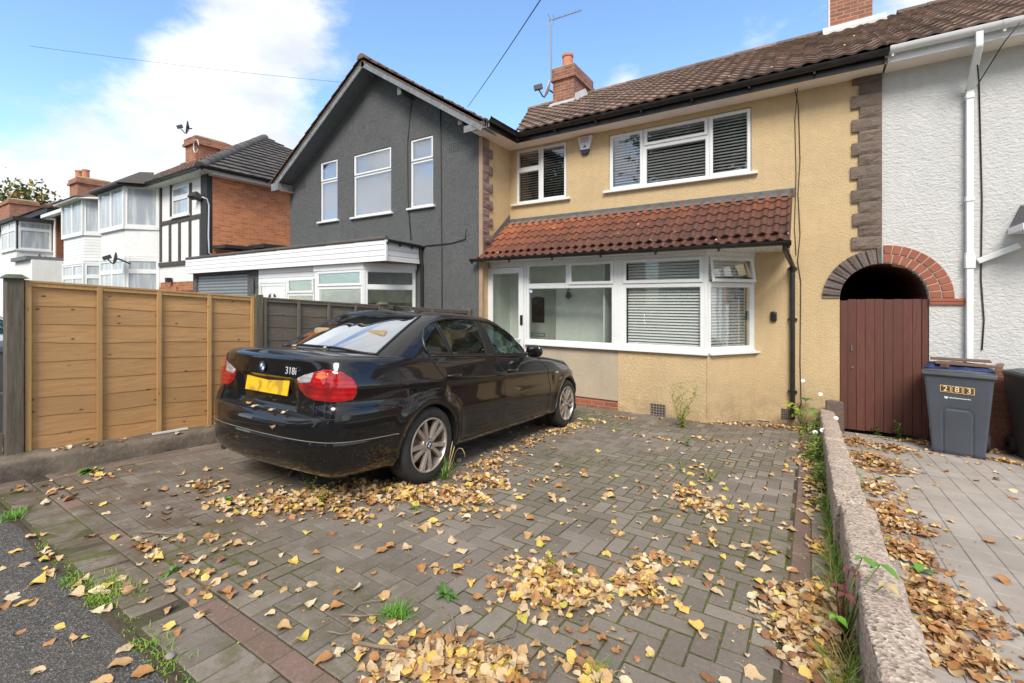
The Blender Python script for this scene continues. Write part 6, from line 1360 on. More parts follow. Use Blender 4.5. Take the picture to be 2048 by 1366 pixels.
def make_car(name, label, M4, paint, detail=True, group=None):
    root = thing(name, label, 'car', (0, 0, 0), group); ORG[root.name] = (0, 0, 0); root.matrix_world = M4
    # body shell: sides, deck, cabin frame
    b = grid_mesh(SG[0], GP); n0 = len(b.v)
    rows = []
    for i in range(NS):
        e = GP[i, NZ - 1]; row = []; K = 14
        for k in range(K + 1):
            t = 1 - 2 * k / K; y = e[1] * t; cr = (1 - abs(t) ** 2.2); h = e[2] + cr * (.032 if e[0] < .75 else (.045 if e[0] > 3.0 else .01)) * float(sst(0, .25, abs(e[1])) if True else 1)
            x = e[0] - (.035 * cr * float(sst(.35, .7, e[1]) * 0)); row.append((x, y, h))
        rows.append(row)
    db = MB()
    for r_ in rows: db.v += r_
    K = 15
    for i in range(NS - 1):
        for k in range(K - 1):
            c = (rows[i][k][0] + rows[i + 1][k + 1][0]) / 2, (rows[i][k][1] + rows[i + 1][k + 1][1]) / 2
            ins = .70 < c[0] < 3.0 and abs(c[1]) < .70 and (c[0] > .85 or abs(c[1]) < .55)
            if ins: continue
            db.f.append((i * K + k, i * K + k + 1, (i + 1) * K + k + 1, (i + 1) * K + k)); db.mi.append(0); db.tint.append(0)
    g = grid_mesh(gg[0], GG); rf = MB(); K2 = 15; rw = []
    for i in range(NG):
        e = GG[i, NH - 1]; rw.append([(e[0], e[1] * (1 - 2 * k / (K2 - 1)), e[2] + .036 * (1 - abs(1 - 2 * k / (K2 - 1)) ** 2) * float(sst(0, .3, e[1]))) for k in range(K2)])
    for r_ in rw: rf.v += r_
    for i in range(NG - 1):
        for k in range(K2 - 1): rf.f.append((i * K2 + k, i * K2 + k + 1, (i + 1) * K2 + k + 1, (i + 1) * K2 + k)); rf.mi.append(0); rf.tint.append(0)
    for x in (db, g, rf): b.add(x.v, x.f)
    body = b.build('body', paint, root, autos=None)
    bm = bmesh.new(); bm.from_mesh(body.data); bmesh.ops.remove_doubles(bm, verts=bm.verts, dist=.0008); bmesh.ops.recalc_face_normals(bm, faces=bm.faces); bm.to_mesh(body.data); bm.free()
    body.data.shade_smooth(); body.data.set_sharp_from_angle(angle=R(48))
    so = body.modifiers.new('thickness', 'SOLIDIFY'); so.thickness = .012; so.offset = -1
    bvh = BVHTree.FromObject(body, bpy.context.evaluated_depsgraph_get()) if False else BVHTree.FromPolygons([v.co for v in body.data.vertices], [tuple(p.vertices) for p in body.data.polygons])
    def hit(o, d):
        r_ = bvh.ray_cast(Vector(o), Vector(d)); return (r_[0], r_[1]) if r_[0] is not None else (None, None)
    def side_line(pts, sgn, off=.001, n=10):
        out = []
        for a, c in zip(pts[:-1], pts[1:]):
            for t in np.linspace(0, 1, n, endpoint=False): out.append((a[0] + (c[0] - a[0]) * t, a[1] + (c[1] - a[1]) * t))
        out.append(pts[-1]); res = []
        for x, z in out:
            h, nn = hit((x, sgn * 1.3, z), (0, -sgn, 0))
            if h: res.append(h + Vector((0, sgn * off, 0)))
        return res
    def rear_line(pts, off=.001, n=10):
        res = []
        for a, c in zip(pts[:-1], pts[1:]):
            for t in np.linspace(0, 1, n, endpoint=False):
                h, nn = hit((-.5, a[0] + (c[0] - a[0]) * t, a[1] + (c[1] - a[1]) * t), (1, 0, 0))
                if h: res.append(h + Vector((-off, 0, 0)))
        return res
    # glass
    for k, nm, gm in ((1, 'quarter_window', 'carglass'), (2, 'rear_door_window', 'carglass'), (3, 'front_door_window', 'carglass')):
        m0 = grid_mesh(gg[k], GG)
        for sgn in (1, -1):
            m = MB(); ids = [i for i, f in enumerate(m0.f) if all(m0.v[q][1] * sgn > 0 for q in f)]; m.v = list(m0.v); m.f = [m0.f[i] for i in ids]; m.mi = [0] * len(ids); m.tint = [0] * len(ids)
            o = m.build(nm, MT[gm], root, smooth=True); bm = bmesh.new(); bm.from_mesh(o.data); bmesh.ops.delete(bm, geom=[v for v in bm.verts if not v.link_faces], context='VERTS'); bm.to_mesh(o.data); bm.free()
    def screen(nm, sA, sB_, c0, c1, mt_, lift, frit):
        ss = list(np.linspace(sA, sB_, 22)); cs = np.linspace(c0, c1, 16); m = MB(); seq = [(s, 1) for s in ss] + [(s, -1) for s in ss[::-1][1:]] if sA > sB_ else [(s, 1) for s in ss[::-1]] + [(s, -1) for s in ss[1:]]
        V = []
        for c in cs:
            for s, g_ in seq:
                p = gpt(s, c); e1 = gpt(min(s + .01, sB[-1]), c) - gpt(max(0, s - .01), c); e2 = gpt(s, min(1, c + .02)) - gpt(s, c - .02); n_ = np.cross(e1, e2); n_ /= np.linalg.norm(n_)
                if n_[2] < 0: n_ = -n_
                if p[1] < .004: n_ = np.array([n_[0], 0, n_[2]])
                p = p + n_ * lift; V.append((p[0], p[1] * g_, p[2]))
        k = len(seq); m.add(V, [(j * k + i, j * k + i + 1, (j + 1) * k + i + 1, (j + 1) * k + i) for j in range(15) for i in range(k - 1)]); m.build(nm, mt_, root, smooth=True)
        edge = [V[i] for i in range(k)] + [V[j * k + k - 1] for j in range(1, 16)] + [V[15 * k + i] for i in range(k - 2, -1, -1)] + [V[j * k] for j in range(14, -1, -1)]
        m = MB(); m.tube(edge, frit, 6); m.build(nm + '_seal', TR, root, smooth=True)
    screen('rear_window', RS1, 0, RC0, RC1, MT['rearglass'], .003, .010); screen('windscreen', FS1, sB[-1], FC0, FC1, MT['carglass'], .003, .010)
    for sgn in (1, -1):
        for lo_, hi_ in ((0, 1.6), (1.6, 9)):
            m0 = grid_mesh(gg[4], GG); ids = [i for i, f in enumerate(m0.f) if all(m0.v[q][1] * sgn > 0 and lo_ < m0.v[q][0] < hi_ for q in f)]; m = MB(); us_ = sorted({q for i in ids for q in m0.f[i]}); mp_ = {q: k for k, q in enumerate(us_)}; m.v = [m0.v[q] for q in us_]; m.f = [tuple(mp_[q] for q in m0.f[i]) for i in ids]; m.mi = [0] * len(ids); m.tint = [0] * len(ids)
            if ids: m.build('pillar_trim', TR, root, smooth=True)
    gs_ = [(GG[i, j, 0], GG[i, j, 2], GG[i, j, 1]) for i in range(NG) if gside(i) for j in range(NH)]; gs_ = np.array(gs_)
    def gline(loop, sgn, off, n=6):
        pts = []
        for a, c in zip(loop[:-1], loop[1:]):
            k_ = max(2, int(math.dist(a, c) / .03))
            for t in np.linspace(0, 1, k_, endpoint=False):
                q = (a[0] + (c[0] - a[0]) * t, a[1] + (c[1] - a[1]) * t); d = (gs_[:, 0] - q[0]) ** 2 + (gs_[:, 1] - q[1]) ** 2; b3 = np.argsort(d)[:4]; w_ = 1 / (d[b3] + 1e-7); pts.append((q[0], sgn * (float((gs_[b3, 2] * w_).sum() / w_.sum()) + off), q[1]))
        return pts
    for sgn in (1, -1):
        loop = [W_Q[7], W_Q[0], W_Q[1], W_Q[2], W_Q[3], W_Q[4], W_R[0], W_R[1], W_R[2], W_R[3], W_F[0], W_F[1], W_F[2], W_F[3], W_F[4], W_F[5], W_F[6]]
        m = MB(); m.tube(gline(loop, sgn, .003), .013, 6); m.build('window_trim', SAT, root, smooth=True)
        for W_ in (W_Q, W_R, W_F): m = MB(); m.tube(gline(W_ + W_[:1], sgn, .0), .008, 6); m.build('window_seal', TR, root, smooth=True)
        m = MB(); pts = [(x, sgn * (.792 + .0), zb(x) + .018) for x in np.linspace(1.06, 2.82, 24)]
        pts = []
        for x in np.linspace(1.08, 2.80, 24): h, nn = hit((x, sgn * 1.3, zb(x) + .022), (0, -sgn, 0)); pts.append((x, (h.y if h else sgn * .79) + sgn * .003, zb(x) + .022))
        m.tube(pts, .009, 6); m.build('belt_trim', SAT, root, smooth=True)
    # lamps
    def patch(poly, nm, mt_, sgn, lift, rimlift=.001):
        P = []
        for a, c in zip(poly, poly[1:] + poly[:1]):
            for t in np.linspace(0, 1, 7, endpoint=False): P.append((a[0] + (c[0] - a[0]) * t, a[1] + (c[1] - a[1]) * t))
        P = np.array(P)
        for _ in range(1): P = .5 * P + .25 * (np.roll(P, 1, 0) + np.roll(P, -1, 0))
        c = P.mean(0); n_ = len(P); V = []; m = MB()
        for k, l_ in ((1, rimlift - .006), (1, rimlift), (.985, lift * .75), (.95, lift), (.8, lift), (.6, lift), (.4, lift), (.2, lift), (.02, lift)):
            for q in P:
                w_ = c + (q - c) * k; a = body_pt(w_[0], w_[1]); e1 = body_pt(w_[0] + .01, w_[1]) - body_pt(w_[0] - .01, w_[1]); e2 = body_pt(w_[0], w_[1] + .012) - body_pt(w_[0], w_[1] - .012); nn = np.cross(e1, e2); nn /= np.linalg.norm(nn)
                if nn @ np.array([-1 if w_[0] < 2 else 1, .8, 0]) < 0: nn = -nn
                a = a + nn * l_; V.append((a[0], a[1] * sgn, a[2]))
        m.add(V, [(r_ * n_ + k, r_ * n_ + (k + 1) % n_, (r_ + 1) * n_ + (k + 1) % n_, (r_ + 1) * n_ + k) for r_ in range(8) for k in range(n_)])
        o = m.build(nm, mt_, root, smooth=True); return o
    for sgn in (1, -1):
        patch(LAMP, 'tail_lamp', LR, sgn, .007); patch(LWHITE, 'reversing_lamp', LWm, sgn, .0095, .004)
        patch([(sy(.61), .950), (sy(.65), .960), (sy(.70), .955), (sy(.705), .925), (sy(.66), .905), (sy(.60), .915)], 'indicator_lens', LA, sgn, .0088, .006)
        patch(HEAD, 'headlight', LWm, sgn, .006); patch(KID, 'grille', TR, sgn, .006)
    # arches lining and floor
    for sgn in (1, -1):
        for cx in (1.0, 3.76):
            m = MB(); n_ = 24; V = []
            for k in range(n_ + 1):
                a = R(-20) + R(220) * k / n_; x = cx + RAR * math.cos(a); z = max(.19, .316 + RAR * math.sin(a)); h, nn = hit((x, sgn * 1.3, min(z + .012, .9)), (0, -sgn, 0)); yy_ = (abs(h.y) if h else .87)
                V += [(x, sgn * (yy_ - .002), z), (cx + (RAR - .02) * math.cos(a), sgn * (yy_ - .012), max(.19, .316 + (RAR - .02) * math.sin(a))), (cx + (RAR - .02) * math.cos(a), sgn * .55, max(.19, .316 + (RAR - .02) * math.sin(a)))]
            m.add(V, [(3 * k + j, 3 * k + 3 + j, 3 * k + 4 + j, 3 * k + 1 + j) for k in range(n_) for j in range(2)])
            V = [(cx, sgn * .55, .316)] + [(cx + .36 * math.cos(R(15) * k), sgn * .55, .316 + .36 * math.sin(R(15) * k)) for k in range(24)]; m.add(V, [(0, k + 1, (k + 1) % 24 + 1) for k in range(24)]); m.build('wheel_arch', TR, root)
    m = MB(); m.box((.45, -.60, .205), (4.15, .60, .225)); m.box((.25, -.5, .225), (4.25, .5, .30)); m.build('underbody', TR, root)
    # wheels
    for cx in (1.0, 3.76):
        for sgn in (1, -1):
            Mw = Matrix.Translation((cx, sgn * .885, .316)) @ (Matrix.Rotation(R(180), 4, 'Z') if sgn < 0 else Matrix()) @ Matrix.Rotation(R(13 if cx < 2 else 31), 4, 'Y')
            W_ = cyl_revolve([(.215, -.195), (.275, -.205), (.305, -.19), (.315, -.165), (.316, -.10), (.315, -.045), (.306, -.018), (.285, -.003), (.262, .002), (.235, -.003), (.221, -.010)], 56); W_.xf(Mw); wh = W_.build('wheel', RUB, root, smooth=True)
            rm = cyl_revolve([(.224, -.010), (.222, -.002), (.214, .000), (.209, -.008), (.204, -.03), (.20, -.17), (.205, -.19)], 56)
            for p5 in range(5):
                for s2 in (-1, 1):
                    a = 2 * math.pi * p5 / 5 + s2 * R(11.5); a1 = 2 * math.pi * p5 / 5 + s2 * R(13.5)
                    d0 = np.array([math.cos(a), 0, math.sin(a)]); d1 = np.array([math.cos(a1), 0, math.sin(a1)]); t0 = np.array([-d0[2], 0, d0[0]]); t1 = np.array([-d1[2], 0, d1[0]])
                    A = d0 * .052; B_ = d1 * .210; wa, wb_ = .017, .0235; ya, yb2 = -.012, -.006; dp = .032
                    V = [A - t0 * wa + (0, ya - dp, 0), A + t0 * wa + (0, ya - dp, 0), B_ + t1 * wb_ + (0, yb2 - dp, 0), B_ - t1 * wb_ + (0, yb2 - dp, 0),
                         A - t0 * wa * .8 + (0, ya, 0), A + t0 * wa * .8 + (0, ya, 0), B_ + t1 * wb_ * .72 + (0, yb2, 0), B_ - t1 * wb_ * .72 + (0, yb2, 0)]
                    Mid = [(V[k] + V[k + 4]) / 2 for k in range(4)]
                    rm.hexa([V[3], V[2], V[1], V[0], V[7], V[6], V[5], V[4]])
            hub = cyl_revolve([(.001, -.012), (.030, -.011), (.034, -.016), (.066, -.020), (.072, -.03), (.072, -.06)], 30); rm.add(hub.v, hub.f)
            rm.xf(Mw); rm.build('rim', ALL, wh, autos=35)
            m = cyl_revolve([(.001, -.06), (.14, -.062), (.15, -.07), (.15, -.09)], 40)
            m.xf(Mw); m.build('brake_disc', BRK, wh, autos=40)
            m = MB()
            for p5 in range(5):
                a = 2 * math.pi * p5 / 5 + R(36); m.tube([(.048 * math.cos(a), -.04, .048 * math.sin(a)), (.048 * math.cos(a), -.0175, .048 * math.sin(a))], .0085, 8)
            m.xf(Mw); m.build('wheel_bolt', GAP, wh)
            # roundel cap
            c = MB(); n_ = 24
            for q4 in range(4):
                vs = [(0, -.0095, 0)] + [(.019 * math.cos(R(90) * (q4 + k / 6)), -.0095, .019 * math.sin(R(90) * (q4 + k / 6))) for k in range(7)]; c.add(vs, [tuple(range(8))], q4 % 2)
            for k in range(n_): a, a2 = 2 * math.pi * k / n_, 2 * math.pi * (k + 1) / n_; c.add([(.019 * math.cos(a), -.0095, .019 * math.sin(a)), (.019 * math.cos(a2), -.0095, .019 * math.sin(a2)), (.030 * math.cos(a2), -.010, .030 * math.sin(a2)), (.030 * math.cos(a), -.010, .030 * math.sin(a))], [(0, 1, 2, 3)], 2)
            c.xf(Matrix.Translation(Mw.translation) @ (Matrix.Rotation(R(180), 4, 'Z') if sgn < 0 else Matrix())); c.build('wheel_cap', [BLU, WHI, GAP], wh)
    # cabin
    m = MB(); m.box((.75, -.68, .30), (3.1, .68, .33)); m.box((2.75, -.68, .6), (3.05, .68, .93)); m.box((.62, -.66, .6), (1.0, .66, 1.03))
    m.hexa([(.80, -.66, .95), (1.0, -.66, .5), (1.0, .66, .5), (.80, .66, .95), (.55, -.6, 1.03), (1.15, -.66, .95), (1.15, .66, .95), (.55, .6, 1.03)]); m.build('cabin', INT, root)
    for sy_ in (-1, 1):
        for (x0, nm) in ((1.95, 'front_seat'), (1.12, 'rear_seat')):
            m = MB(); c = sy_ * .36; m.hexa([(x0, c - .24, .42), (x0 + .5, c - .24, .42), (x0 + .5, c + .24, .42), (x0, c + .24, .42), (x0 + .02, c - .24, .58), (x0 + .5, c - .24, .62), (x0 + .5, c + .24, .62), (x0 + .02, c + .24, .58)])
            m.hexa([(x0 - .06, c - .23, .5), (x0 + .10, c - .23, .5), (x0 + .10, c + .23, .5), (x0 - .06, c + .23, .5), (x0 - .26, c - .19, 1.04), (x0 - .15, c - .19, 1.04), (x0 - .15, c + .19, 1.04), (x0 - .26, c + .19, 1.04)])
            s_o = m.build(nm, SEAT if x0 > 1.5 else INT, root, bevel=.04, seg=3)
            m = MB(); m.hexa([(x0 - .30, c - .13, 1.06), (x0 - .18, c - .13, 1.06), (x0 - .18, c + .13, 1.06), (x0 - .30, c + .13, 1.06), (x0 - .31, c - .11, 1.25), (x0 - .22, c - .11, 1.25), (x0 - .22, c + .11, 1.25), (x0 - .31, c + .11, 1.25)]); m.build('headrest', SEAT, s_o, bevel=.035, seg=3)
    m = MB(); pts = [(2.62 + .03 * math.cos(a), -.36 + .18 * math.cos(a), .93 + .17 * math.sin(a)) for a in np.linspace(0, 2 * math.pi, 25)]; m.tube(pts, .014, 6, cap=False); m.build('steering_wheel', INT, root, smooth=True)
    # mirrors
    for sgn in (1, -1):
        bm = bmesh.new(); bmesh.ops.create_icosphere(bm, subdivisions=3, radius=1)
        for v in bm.verts:
            x, y, z = v.co; k = abs(x) ** .7 * (1 if x > 0 else -1); v.co = Vector((2.70 + (.075 * x if x > 0 else .03 * x), sgn * (.925 + .105 * (abs(y) ** .75) * (1 if y > 0 else -1)), 1.045 + .072 * (abs(z) ** .8) * (1 if z > 0 else -1)))
        me = bpy.data.meshes.new('wing_mirror'); bm.to_mesh(me); bm.free(); me.materials.append(paint); me.shade_smooth(); o = bpy.data.objects.new('wing_mirror', me); COL.objects.link(o); o.parent = root; ORG[o.name] = (0, 0, 0)
        m = MB(); m.hexa([(2.66, sgn * .78, .985), (2.76, sgn * .78, .985), (2.76, sgn * .87, 1.0), (2.68, sgn * .87, 1.0), (2.66, sgn * .76, 1.03), (2.78, sgn * .76, 1.03), (2.76, sgn * .87, 1.03), (2.68, sgn * .87, 1.03)]); m.build('mirror_arm', TR, o, bevel=.01)
    # handles
    for sgn in (1, -1):
        for hx_, hz_ in ((1.30, .868), (2.32, .850)):
            h, nn = hit((hx_, sgn * 1.3, hz_), (0, -sgn, 0)); y = abs(h.y)
            m = MB(); m.tube([(hx_ - .10, sgn * (y - .004), hz_), (hx_ - .085, sgn * (y + .018), hz_), (hx_ - .03, sgn * (y + .030), hz_), (hx_ + .05, sgn * (y + .026), hz_ - .001), (hx_ + .085, sgn * (y + .012), hz_ - .002), (hx_ + .10, sgn * (y - .004), hz_ - .002)], [.010, .013, .014, .014, .013, .010], 10); ho = m.build('door_handle', paint, root, smooth=True)
        m = MB()
        for ln in ([(1.05, 1.04), (1.13, .90), (1.30, .72), (1.375, .58), (1.405, .40), (1.42, .275)], [(2.07, 1.02), (2.13, .85), (2.15, .55), (2.13, .28)], [(3.02, .945), (3.16, .83), (3.20, .60), (3.17, .28)], [(1.43, .275), (3.16, .272)]):
            m.tube(side_line(ln, sgn, .0006), .0034, 4, cap=False)
        m.tube(side_line([(.262, .715), (.35, .712), (.50, .706), (.60, .69), (.66, .66)], sgn, .0006), .003, 4, cap=False)
        m.build('panel_seam', GAP, root)
    m = MB(); m.tube(side_line([(.66, .94), (.82, .945), (.84, .92), (.835, .79), (.81, .765), (.66, .77), (.645, .80), (.645, .92), (.66, .94)], -1, .0004), .0022, 4, cap=False); m.build('fuel_flap', GAP, root)
    for sgn in (1, -1):
        h, nn = hit((3.42, sgn * 1.3, .755), (0, -sgn, 0)); m = MB(); m.obox((3.42, h.y + sgn * .002, .755), (.035, 0, 0), (0, .004, 0), (0, 0, .009)); m.build('side_repeater', LWm, root, bevel=.003)
    # rear details
    if detail:
        m = MB(); m.tube(rear_line([(-.80, .642), (-.62, .640), (-.3, .639), (.3, .639), (.62, .640), (.80, .642)], .0), .003, 4, cap=False)
        for sgn in (1, -1): m.tube(rear_line([(sgn * .60, .655), (sgn * .585, .76), (sgn * .595, .96), (sgn * .655, 1.03)], .0085 if False else .004), .003, 4, cap=False)
        m.build('boot_seam', GAP, root)
        m = MB(); pts = rear_line([(-.78, .484), (-.4, .484), (.4, .484), (.78, .484)], .001, 14); m.tube(pts, .0035, 4, cap=False)
        for sgn in (-1, 1): m.tube(side_line([(.14, .484), (.3, .482), (.5, .480), (.62, .478)], sgn, .001), .0035, 4, cap=False)
        m.build('bumper_strip', plain('dusty_bumper_strip', (.16, .14, .12), .5, var=.2), root)
        h, nn = hit((-.5, 0, .81), (1, 0, 0)); px2 = h.x; nn = Vector((-1, 0, .12)).normalized()
        m = MB(); m.obox((px2 - .006, 0, .812), (0, .275, 0), (0.006, 0, .057), (.004, 0, 0)); m.build('number_plate', PLT, root, bevel=.003)
        h, nn = hit((-.5, 0, .955), (1, 0, 0)); c = MB(); bx_ = h.x - .004; n_ = 24
        for q4 in range(4): vs = [(bx_ - .004, 0, .955)] + [(bx_ - .004, .027 * math.cos(R(90) * (q4 + k / 6)), .955 + .027 * math.sin(R(90) * (q4 + k / 6))) for k in range(7)]; c.add(vs, [tuple(range(8))], q4 % 2)
        for r0, r1, mi, dx in ((.027, .037, 2, -.004), (.037, .041, 3, -.005)):
            for k in range(n_): a, a2 = 2 * math.pi * k / n_, 2 * math.pi * (k + 1) / n_; c.add([(bx_ + dx, r_ * math.cos(q), .955 + r_ * math.sin(q)) for r_, q in ((r0, a), (r0, a2), (r1, a2), (r1, a))], [(0, 1, 2, 3)], mi)
        c.build('boot_badge', [WHI, BLU, GAP, CH], root)
        h, nn = hit((-.5, -.34, .948), (1, 0, 0)); text_mesh('model_badge', '318i', .074, plain('bright_badge', (.62, .63, .65), .35, .2, var=0), root, Matrix.Translation((h.x - .012, -.345, .945)) @ Matrix(((0, 0, -1, 0), (-1, 0, 0, 0), (0, 1, 0, 0), (0, 0, 0, 1))), .002, spacing=1.05)
        m = MB(); m.tube([(.08, .52, .275), (.5, .52, .29)], [.032, .030], 14); m.tube([(.10, .45, .275), (.5, .45, .29)], [.032, .030], 14); m.build('exhaust_pipe', SAT, root, autos=40)
    m = MB(); m.hexa([(1.40, -.022, 1.435), (1.60, -.018, 1.437), (1.60, .018, 1.437), (1.40, .022, 1.435), (1.385, -.008, 1.492), (1.43, -.006, 1.49), (1.43, .006, 1.49), (1.385, .008, 1.492)]); m.build('roof_aerial', paint, root, bevel=.005)
    return root
BLU = plain('badge_blue', (.02, .16, .42), .3, var=0); WHI = plain('badge_white', (.75, .75, .75), .3, var=0)
cf = Vector((-.03114812, .99742457, -.06460669)); crt = Vector((.99951275, .03121334, 0)); cu_ = crt.cross(cf)
cO = Vector((-3.480285, 1.82130987, -.11750213)) - crt * .022
MC = Matrix(((cf.x, -crt.x, cu_.x, cO.x), (cf.y, -crt.y, cu_.y, cO.y), (cf.z, -crt.z, cu_.z, cO.z), (0, 0, 0, 1)))
make_car('parked_car', 'dusty black four-door saloon parked on the block paving', MC, CP)
if True:
    a = R(176); make_car('parked_car', 'white car on the next drive, seen past the fence post', Matrix.Translation((-12.6, -.6, -.10)) @ Matrix.Rotation(R(88), 4, 'Z') @ Matrix.Rotation(R(3), 4, 'Y'), CW, False)
# ================================================================== WHEELIE BINS
MT['binp'] = plain('slate_blue_bin_plastic', (.062, .072, .090), .48, var=.14, scale=3, bump=.08, bscale=60); MT['binl'] = plain('faded_grey_blue_bin_lid', (.085, .095, .105), .5, var=.25, scale=5)
MT['bing'] = plain('dark_grey_bin_plastic', (.055, .058, .062), .5, var=.15, scale=3); MT['bag'] = plain('navy_plastic_bag', (.03, .045, .14), .25, var=.3, scale=8)
def bin_(label, loc, rz, body, lid, number=True, lid_tilt=0.0):
    M = Matrix.Translation(loc) @ Matrix.Rotation(rz, 4, 'Z'); t = thing('wheelie_bin', label, 'wheelie bin', (0, 0, 0), 'wheelie bins'); ORG[t.name] = (0, 0, 0); t.matrix_world = M
    # local frame: front face towards -y
    def hw(z): return .222 + (z / .96) * .072
    def fy(z): return -.235 - (z / .96) * .085
    m = MB(); zs = [.0, .03, .1, .3, .5, .54, .56, .7, .86, .93, .955]; n = 22; V = []
    def arch(x, z):
        """raised arched panel on the front, cut by a groove"""
        w_, h_, r_ = .125, .54, .05; d = max(abs(x) - w_, z - h_)
        if abs(x) > w_ - r_ and z > h_ - r_: d = math.hypot(abs(x) - (w_ - r_), z - (h_ - r_)) - r_
        return -.009 * math.exp(-(d / .009) ** 2)
    nx, nz = 56, 60; F = []
    for j in range(nz + 1):
        z = .955 * j / nz
        for i in range(nx + 1):
            u = 2 * i / nx - 1; x = u * hw(z); c = .018 * max(0, abs(u) - .9) ** 2 * 100 * .6; F.append((x, fy(z) + c - arch(x, z) * 1.0 + (.012 if z < .02 else 0), z + .01))
    m.add(F, [(j * (nx + 1) + i, j * (nx + 1) + i + 1, (j + 1) * (nx + 1) + i + 1, (j + 1) * (nx + 1) + i) for j in range(nz) for i in range(nx)])
    fr_ = lambda z, s: (s * hw(z), fy(z) + .0108, z + .01); bk = lambda z, s: (s * (hw(z) - .01), .235 + z * .12, z + .01)
    for s in (-1, 1):
        rows = [(fr_(z, s), ((s * hw(z)), -.03, z + .01), bk(z, s)) for z in np.linspace(0, .955, 12)]
        m.add([p for r_ in rows for p in r_], [(3 * i + k, 3 * i + k + 1, 3 * i + 4 + k, 3 * i + 3 + k) if s > 0 else (3 * i + 3 + k, 3 * i + 4 + k, 3 * i + k + 1, 3 * i + k) for i in range(11) for k in range(2)])
    m.add([bk(0, 1), bk(0, -1), bk(.955, -1), bk(.955, 1)], [(0, 1, 2, 3)]); m.add([fr_(0, -1), fr_(0, 1), bk(0, 1), bk(0, -1)], [(3, 2, 1, 0)])
    bo = m.build('body', body, t, autos=40)
    m = MB(); L_ = [(-.315, -.345), (.315, -.345), (.315, .30), (-.315, .30)]
    m.prism([(x, y, .935) for x, y in L_], (0, 0, .055)); m.build('rim', lid, bo, bevel=.012, seg=2)
    m = MB(); V = []; n1, n2 = 14, 14
    for j in range(n2 + 1):
        for i in range(n1 + 1):
            a, b = i / n1 * 2 - 1, j / n2 * 2 - 1; V.append((a * .305, -.02 + b * .325, .991 + .045 * (1 - a ** 4) * (1 - b ** 4) + .006 * mnoise.noise(Vector((a * 2, b * 2, loc[0]))) + lid_tilt * (1 - b) * .5))
    m.add(V, [(j * (n1 + 1) + i, j * (n1 + 1) + i + 1, (j + 1) * (n1 + 1) + i + 1, (j + 1) * (n1 + 1) + i) for j in range(n2) for i in range(n1)]); m.add([(-.305, -.345, .985), (.305, -.345, .985), (.305, .305, .985), (-.305, .305, .985)], [(3, 2, 1, 0)]); m.build('lid', lid, t, smooth=True)
    m = MB(); m.tube([(-.24, .345, .93), (.24, .345, .93)], .016, 8); m.build('handle', lid, t)
    for s in (-1, 1): w_ = cyl_revolve([(.03, -.03), (.095, -.03), (.10, -.02), (.10, .02), (.095, .03), (.03, .03)], 24); w_.xf(Matrix.Translation((s * .235, .27, .10)) @ Matrix.Rotation(R(90), 4, 'Z')) if False else w_.xf(Matrix.Translation((s * .24, .27, .10)) @ Matrix.Rotation(R(90), 4, 'Z')); w_.build('wheel', RUB, t, autos=40)
    if number:
        th = math.atan2(.085, .96); RXt = Matrix.Rotation(R(90) + 0, 4, 'X'); gold = plain('gold_number_frame', (.62, .40, .16), .5, var=.08); brn = plain('dark_brown_number_tile', (.09, .045, .025), .5, var=.2)
        for k, ch in enumerate('283'):
            cx, cz = -.105 + .098 * k, .785 - .003 * k; y = fy(cz) - .002; m = MB(); f_ = FR((0, y, 0), (1, 0, 0), (0, -1, 0)); f_.box(m, cx - .046, cx + .046, cz - .040, cz + .040, 0, .002); pl = m.build('number_tile', gold, t)
            m = MB(); f_.box(m, cx - .039, cx + .039, cz - .033, cz + .033, .002, .003); m.build('tile_face', brn, pl); text_mesh('numeral', ch, .084, plain('pale_gold_numeral', (.80, .66, .40), .5, var=0), pl, Matrix.Translation((cx, y - .0045, cz)) @ RXt)
        wh_ = plain('white_bin_print', (.62, .64, .66), .6, var=0); y = fy(.69) - .0015; m = MB(); hp = []
        for a in np.linspace(0, 2 * math.pi, 25)[:-1]: hp.append((-.098 + .0012 * 16 * math.sin(a) ** 3, y, .682 + .0012 * (13 * math.cos(a) - 5 * math.cos(2 * a) - 2 * math.cos(3 * a) - math.cos(4 * a))))
        m.prism(hp, (0, .003, 0)); m.build('heart_mark', wh_, t)
        m = MB(); x = -.072
        while x < .105: w_ = rng.uniform(.004, .008); h_ = rng.uniform(.008, .014); m.box((x, y - .001, .678), (x + w_, y + .002, .678 + h_)); x += w_ + rng.uniform(.001, .0025)
        m.build('small_lettering', wh_, t)
    return t, M
t1, M1 = bin_('slate-blue wheelie bin numbered 283 with boards on its lid', (1.487, 7.53, gz(7.45)), R(-12), MT['binp'], MT['binl'])
t2, M2 = bin_('dark grey wheelie bin with a white label at the right edge', (2.28, 7.62, gz(7.6)), R(6), MT['bing'], MT['binl'], False, .01)
m = MB(); m.box((-.215, -.328, .60), (-.135, -.322, .80)); m.xf(M2); lb = m.build('white_label', plain('white_paper_label', (.62, .64, .64), .6, var=.05)); lb.parent = t2; lb.matrix_parent_inverse = M2.inverted()
m = MB(); m.prism([(-.19, -.307, .45), (-.13, -.307, .41), (-.125, -.307, .52), (-.16, -.307, .555), (-.195, -.307, .54)], (0, -.003, 0)); m.xf(M2); lb = m.build('blue_sticker', plain('pale_blue_sticker_b', (.22, .48, .62), .6, var=.3, scale=30)); lb.parent = t2; lb.matrix_parent_inverse = M2.inverted()
bin_('dark wheelie bin half hidden behind the tall capped fence post', (-6.45, 1.35, gz(1.3)), R(10), MT['bing'], MT['blackpl'] if False else MT['bing'], False)
